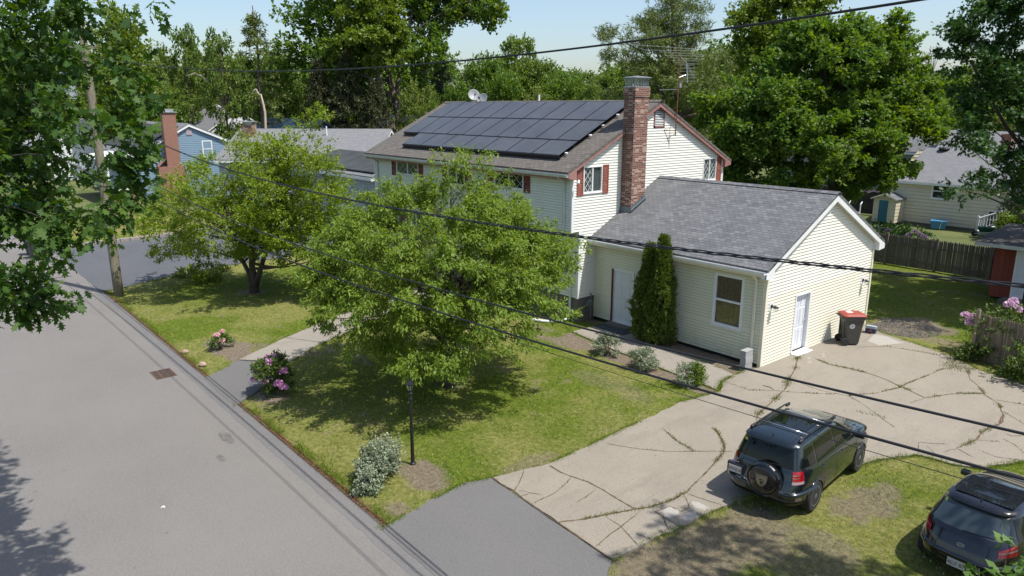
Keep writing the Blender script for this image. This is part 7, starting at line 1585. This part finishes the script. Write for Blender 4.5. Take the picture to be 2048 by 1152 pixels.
for sg in(-1,1):
    mb=MB();a0,a1=(math.pi*.72,math.pi*.87);
    if sg<0: a0,a1=2*math.pi-a0,2*math.pi-a1
    patch_ring(mb,S,.90,1.11,a0,a1,.016);L_=mb.build('tail_light',M['redlens'],suv,local=True,smooth=True)
    mb=MB();patch_ring(mb,S,.835,.895,a0,a1,.014);mb.build('reversing_lens',M['whitelens'],L_,local=True,smooth=True)
    mb=MB();patch_ring(mb,S,.965,.975,a0,a1,.019);patch_ring(mb,S,1.025,1.035,a0,a1,.019);mb.build('lens_rib',M['chrome'],L_,local=True)
    mb=MB();a2,a3=math.pi*.72,math.pi*.80;
    if sg<0: a2,a3=2*math.pi-a2,2*math.pi-a3
    patch_ring(mb,S,.47,.54,a2,a3,.014);mb.build('reflector',M['whitelens'],suv,local=True,smooth=True)
    mb=MB();patch_ring(mb,S,.78,.94,sg*math.pi*.14,sg*math.pi*.36,.010);mb.build('headlight',M['whitelens'],suv,local=True,smooth=True)
    # roof rail
    P=[(-1.62+1.9*i/12,sg*.56,1.64+(.045 if 0<i<12 else .0)+.015*math.sin(math.pi*i/12)) for i in range(13)];mb=MB();mb.tube(P,.018,8);mb.obox((-1.55,sg*.565,1.655),(.10,0,0),(0,.025,0),(0,0,.035));mb.obox((.2,sg*.555,1.655),(.09,0,0),(0,.022,0),(0,0,.03));mb.build('roof_rail',M['black'],suv,local=True,smooth=True)
    mb=MB();mb.obox((.90,sg*.97,1.12),(.06,0,0),(0,.11,0),(0,0,.075));mb.obox((.92,sg*.86,1.09),(.03,0,0),(0,.05,0),(0,0,.02));mb.build('wing_mirror',M['suv'],suv,local=True,bevel=.03)
    for x in (-.98,.05):
        mb=MB();p=np.array(S.side(x,.97,.02,sg));mb.tube([p-np.array([.1,sg*.02,0]),p-np.array([.06,0,0]),p+np.array([.06,0,0]),p+np.array([.1,-sg*.02,0])],.014,6);mb.build('door_handle',M['suv'],suv,local=True,smooth=True)
    for x in (-1.30,1.28): wheel(suv,x,sg*.80,.355,.22,sg,5)
    # wheel arch lip
    for x in (-1.30,1.28):
        mb=MB();P=[S.side(x+.385*math.cos(a),.355+.385*math.sin(a),.006,sg) for a in np.linspace(-.15,math.pi+.15,26)];mb.tube(P,.018,6);mb.build('arch_flare',M['suv'],suv,local=True,smooth=True)
mb=MB();mb.box(-2.0,2.0,-.70,.70,.30,.62);
for x in (-1.30,1.28): mb.box(x-.42,x+.42,-.66,.66,.25,.8)
mb.build('underbody',M['black'],suv,local=True)
mb=MB()
for x in (-1.25,-.35): mb.tube([(x,-.56,1.705),(x,0,1.72),(x,.56,1.705)],.016,8)
mb.build('cross_bar',M['chrome'],suv,local=True,smooth=True)
# sunroof and roof grooves
mb=MB();mb.add([(-1.05,-.42,1.679),(-.35,-.42,1.683),(-.35,.42,1.683),(-1.05,.42,1.679)],[(0,1,2,3)]);mb.build('sunroof',M['carglass'],suv,local=True)
mb=MB()
for y in (-.14,.14): mb.box(-1.04,-.36,y-.006,y+.006,1.684,1.687)
for y in (-.43,.43): seam(mb,[(-1.7,y,1.655),(-1.3,y,1.681),(-.4,y,1.682),(.0,y,1.66)],.008)
mb.build('roof_groove',M['black'],suv,local=True)
mb=MB();mb.tube([(-1.72,0,1.65),(-1.86,0,1.80)],.004,5);mb.lathe((-1.71,0,1.645),[(.02,0),(.015,.03),(.004,.05)],8);mb.build('aerial',M['black'],suv,local=True)
mb=MB();vs=[]
for i in range(17):
    y=-.62+1.24*i/16;p=np.array(S.end(y,1.555,0));vs+=[tuple(p+np.array([.12,0,.055])),tuple(p+np.array([-.075,0,.035])),tuple(p+np.array([-.07,0,.01])),tuple(p+np.array([.05,0,-.02]))]
mb.add(vs,[(i*4+j,i*4+4+j,i*4+5+j,i*4+1+j) for i in range(16) for j in range(3)]);mb.build('spoiler',M['suv'],suv,local=True,smooth=True)
# spare wheel with cover on the tailgate
mb=MB();cx_,cy_,cz_=-2.15,-.10,.83;mb.lathe((cx_+.02,cy_,cz_),[(.05,0),(.375,0),(.40,.04),(.40,.13),(.385,.165),(.35,.18),(.34,.17)],36,axis=(-1,0,0));sp_=mb.build('spare_wheel',M['carblack'],suv,local=True,smooth=False)
mb=MB();mb.lathe((cx_+.02,cy_,cz_),[(.335,.155),(.335,.178),(.27,.20),(.02,.215)],36,axis=(-1,0,0));cvr=mb.build('wheel_cover',M['carblack'],sp_,local=True,smooth=True)
mb=MB();xq=cx_+.02-.222;pts=[(.0,.11),(.035,.095),(.06,.12),(.09,.10),(.12,.115),(.115,.03),(.10,-.05),(.06,-.12),(.0,-.15),(-.06,-.12),(-.10,-.05),(-.115,.03),(-.12,.115),(-.09,.10),(-.06,.12),(-.035,.095)]
pts=[(a*1.15,b*1.1) for a,b in pts];mb.add([(xq,cy_-a,cz_+.02+b) for a,b in pts]+[(xq+.012,cy_-a,cz_+.02+b) for a,b in pts],[tuple(range(16)),tuple(range(31,15,-1))]+[((i+1)%16,i,16+i,16+(i+1)%16) for i in range(16)]);cr=mb.build('crest',M['chrome'],cvr and sp_,local=True)
mb=MB()
for a,b,q in ((0,-.045,.032),(-.042,.0,.015),(-.015,.024,.015),(.017,.024,.015),(.044,.0,.015)): mb.add([(xq-.002,cy_-a+q*math.cos(t),cz_+b+q*math.sin(t)) for t in np.linspace(0,6.283,11)[:-1]],[tuple(range(10))[::-1]])
mb.build('crest_mark',M['black'],sp_,local=True)
# plate, badges, wiper, sticker
def plate(parent,x,y,z,txt,tilt=.0,rz=0.,w=.31,h=.16):
    mb=MB();mb.box(x-.006,x+.002,y-w/2,y+w/2,z-h/2,z+h/2);po=mb.build('number_plate',M['plate'],parent,local=True,bevel=.003)
    mt=Matrix.Translation((x-.0075,y,z-.008))@Matrix.Rotation(R(-90),4,'Z')@Matrix.Rotation(R(90),4,'X');text_part(txt,.10,'plate_lettering',M['platered'],po,mt)
    return po
mb=MB();mb.box(-2.20,-2.10,.40,.80,.70,.93);mb.build('plate_recess',M['carblack'],suv,local=True,bevel=.01)
plate(suv,-2.215,.60,.80,'6WHJ 60')
mb=MB();mb.box(-2.20,-2.17,-.735,-.60,.675,.69);mb.build('model_badge',M['chrome'],suv,local=True)
mt=Matrix.Translation((-2.135,.66,1.00))@Matrix.Rotation(R(-90),4,'Z')@Matrix.Rotation(R(90),4,'X')
mb=MB();X_=-2.14;mb.tube([(X_,.62+.05*math.cos(a),1.03+.034*math.sin(a)) for a in np.linspace(0,2*math.pi,21)],.005,5);mb.tube([(X_,.62+.022*math.cos(a),1.03+.033*math.sin(a)) for a in np.linspace(0,2*math.pi,17)],.004,5);mb.tube([(X_,.62+.04*math.cos(a),1.045+.014*math.sin(a)) for a in np.linspace(0,2*math.pi,17)],.004,5);mb.build('emblem',M['chrome'],suv,local=True)
mb=MB()
for i in range(5): mb.box(-2.155,-2.14,.55+i*.035,.572+i*.035,.955,.975)
mb.build('lettering',M['chrome'],suv,local=True)
mb=MB();mb.tube([S.end(.0,1.14,.02),S.end(-.2,1.16,.025),S.end(-.42,1.19,.02)],.009,5);mb.tube([S.end(-.1,1.13,.02),S.end(-.55,1.145,.018)],.006,5);mb.build('rear_wiper',M['black'],suv,local=True)
mb=MB();patch_end(mb,S,1.44,1.50,lambda z:.50,lambda z:.58,.010);mb.build('window_sticker',M['sticker'],suv,local=True)
# ---- hatchback ----------------------------------------------------------------
th=R(88.5)
hx_,hy_=8.10,-5.18
hb=thing('hatchback','black hatchback with a dark glass roof at the bottom right corner','car',(hx_,hy_,.01),th)
S=Shell([(.20,-1.80,1.85,.72),(.28,-1.93,1.98,.82),(.42,-2.00,2.04,.855),(.58,-2.00,2.05,.862),(.74,-1.95,2.00,.858),(.86,-1.89,1.88,.845),(.94,-1.85,1.62,.83),(1.00,-1.80,1.20,.805),(1.08,-1.72,.92,.765),(1.24,-1.56,.58,.70),(1.36,-1.42,.26,.64),(1.42,-1.28,.06,.58),(1.455,-1.05,-.12,.46),(1.47,-.8,-.3,.25)],4.2,3.8,1.0)
body_with_arches(S,'body',[M['carblack']],hb,(-1.27,1.27),.345)
wd=MB();patch_end(wd,S,1.02,1.36,lambda z:-.64+.10*(z-1.02)/.34,lambda z:.64-.10*(z-1.02)/.34,.007);wd.build('rear_window',glass_mat('tinted rear glass',(.03,.045,.05),.03,.8),hb,local=True,smooth=True)
wd=MB();patch_end(wd,S,1.02,1.39,lambda z:-.66+.12*(z-1.02)/.37,lambda z:.66-.12*(z-1.02)/.37,.007,True);wd.build('windscreen',M['carglass'],hb,local=True,smooth=True)
for sg in(-1,1):
    for za,zb_,xa,xb in ((1.0,1.34,lambda z:-1.40+.35*(z-1.0),lambda z:-.30),(1.0,1.34,lambda z:-.24,lambda z:.85-.62*(z-1.0)/.34)):
        g_=MB();patch_side(g_,S,(za,zb_,xa,xb),.006,sg);g_.build('side_window',M['carglass'],hb,local=True,smooth=True)
    a0,a1=(math.pi*.70,math.pi*.86)
    if sg<0: a0,a1=2*math.pi-a0,2*math.pi-a1
    mb=MB();patch_ring(mb,S,.78,.98,a0,a1,.012,zt=lambda u:(.80-.02*u,.99-.08*u));L_=mb.build('tail_light',M['redlens'],hb,local=True,smooth=True)
    mb=MB();patch_ring(mb,S,.86,.90,a0,a1,.016,zt=lambda u:(.885-.03*u,.915-.05*u));mb.build('reversing_lens',M['whitelens'],L_,local=True,smooth=True)
    mb=MB();patch_ring(mb,S,.66,.80,sg*math.pi*.16,sg*math.pi*.38,.010);mb.build('headlight',M['whitelens'],hb,local=True,smooth=True)
    mb=MB();mb.obox((.70,sg*.90,1.02),(.07,0,0),(0,.10,0),(0,0,.06));mb.build('wing_mirror',M['carblack'],hb,local=True,bevel=.03)
    for x in (-1.27,1.27): wheel(hb,x,sg*.755,.315,.2,sg,5)
    for x in (-.62,.22):
        mb=MB();p=np.array(S.side(x,.86,.02,sg));mb.tube([p-np.array([.09,sg*.02,0]),p+np.array([.05,0,0]),p+np.array([.09,-sg*.02,0])],.013,6);mb.build('door_handle',M['carblack'],hb,local=True,smooth=True)
mb=MB();mb.box(-1.8,1.8,-.66,.66,.26,.58)
for x in (-1.27,1.27): mb.box(x-.38,x+.38,-.62,.62,.22,.7)
mb.build('underbody',M['black'],hb,local=True)
mb=MB()
for sg in(-1,1):
    seam(mb,[S.side(-.27,.3+.7*i/12,.0,sg) for i in range(13)]);seam(mb,[S.side(.88,.3+.66*i/12,.0,sg) for i in range(13)]);seam(mb,[S.side(-1.0+.05*i/12 if i>7 else -.95,.3+.7*i/12,.0,sg) for i in range(13)])
seam(mb,[S.end(-.72+1.44*i/20,.60,.0) for i in range(21)])
for sg in(-1,1): seam(mb,[S.end(sg*(.70-.06*(z-.6)),z,.0) for z in np.linspace(.6,1.0,8)])
mb.build('panel_gaps',M['seam'],hb,local=True)
mb=MB();vs=[]
for i in range(25):
    t=math.pi*(.60+.80*i/24)
    for z,o_ in ((.52,.02),(.57,.04),(.625,.035),(.635,.0)): vs.append(S.ring(z,t,o_))
mb.add(vs,[(i*4+j,i*4+4+j,i*4+5+j,i*4+1+j) for i in range(24) for j in range(3)]);mb.build('rear_bumper',M['carblack'],hb,local=True,smooth=True)
mb=MB();mb.add([(-1.12,-.50,1.456),(-.25,-.50,1.474),(-.25,.50,1.474),(-1.12,.50,1.456)],[(0,1,2,3)]);mb.build('glass_roof',glass_mat('roof glass',(.012,.014,.018),.03,.8),hb,local=True)
mb=MB();vs=[]
for i in range(17):
    y=-.58+1.16*i/16;p=np.array(S.end(y,1.385,0));vs+=[tuple(p+np.array([.16,0,.05])),tuple(p+np.array([-.10,0,.03])),tuple(p+np.array([-.10,0,.005])),tuple(p+np.array([.05,0,-.02]))]
mb.add(vs,[(i*4+j,i*4+4+j,i*4+5+j,i*4+1+j) for i in range(16) for j in range(3)]);mb.build('spoiler',M['carblack'],hb,local=True,smooth=True)
mb=MB();mb.tube([(-1.2,0,1.45),(-1.36,0,1.60)],.004,5);mb.lathe((-1.19,0,1.44),[(.02,0),(.014,.03),(.004,.05)],8);mb.build('aerial',M['black'],hb,local=True)
mb=MB();mb.tube([S.end(.05,1.03,.02),S.end(-.2,1.045,.025),S.end(-.45,1.06,.02)],.01,5);mb.build('rear_wiper',M['black'],hb,local=True)
plate(hb,-2.015,.0,.44,'4JLF 87')
mb=MB();X_=-1.925;p=S.end(0,.80,.012);mb.tube([(p[0],.065*math.cos(a),.80+.033*math.sin(a)) for a in np.linspace(0,2*math.pi,21)],.006,5);mb.add([(p[0]-.001,.06*math.cos(a),.80+.028*math.sin(a)) for a in np.linspace(0,2*math.pi,21)[:-1]],[tuple(range(20))[::-1]]);mb.build('emblem',M['chrome'],hb,local=True)
mb=MB()
for j,k_ in ((0,3),(1,5)):
    for i in range(k_): q=S.end(.56-i*.04,.80-.035*j,.01);mb.box(q[0]-.003,q[0]+.003,q[1]-.014,q[1]+.014,q[2]-.01,q[2]+.01)
mb.build('lettering',M['chrome'],hb,local=True)
mb=MB();patch_end(mb,S,1.29,1.34,lambda z:.50,lambda z:.56,.012);mb.build('window_sticker',M['sticker'],hb,local=True)
suv.scale=(.91,.91,.91);hb.scale=(.92,.92,.92)
# far blue car behind the oak leaves on the left
x,y=atg(62,55);fc=thing('parked_car','blue car parked far down the street, mostly behind the oak leaves at left','car',(x,y,0),R(60))
S2=Shell([(.24,-1.9,2.0,.74),(.4,-2.15,2.2,.86),(.7,-2.15,2.2,.87),(.9,-2.05,1.9,.84),(1.0,-1.7,1.1,.78),(1.25,-1.3,.5,.66),(1.40,-1.0,.1,.5),(1.43,-.8,-.1,.3)],4.6,4,1.0)
mb=MB();S2.mesh(mb,k=48);mb.build('body',paint('blue car paint',(.02,.07,.22),.3,.3),fc,local=True,smooth=True)
for sg in(-1,1):
    g_=MB();patch_side(g_,S2,(1.02,1.32,lambda z:-1.3+.4*(z-1),lambda z:.9-1.2*(z-1)),.006,sg);g_.build('side_window',M['carglass'],fc,local=True,smooth=True)
    for xx in(-1.3,1.3): wheel(fc,xx,sg*.78,.32,.2,sg,5)
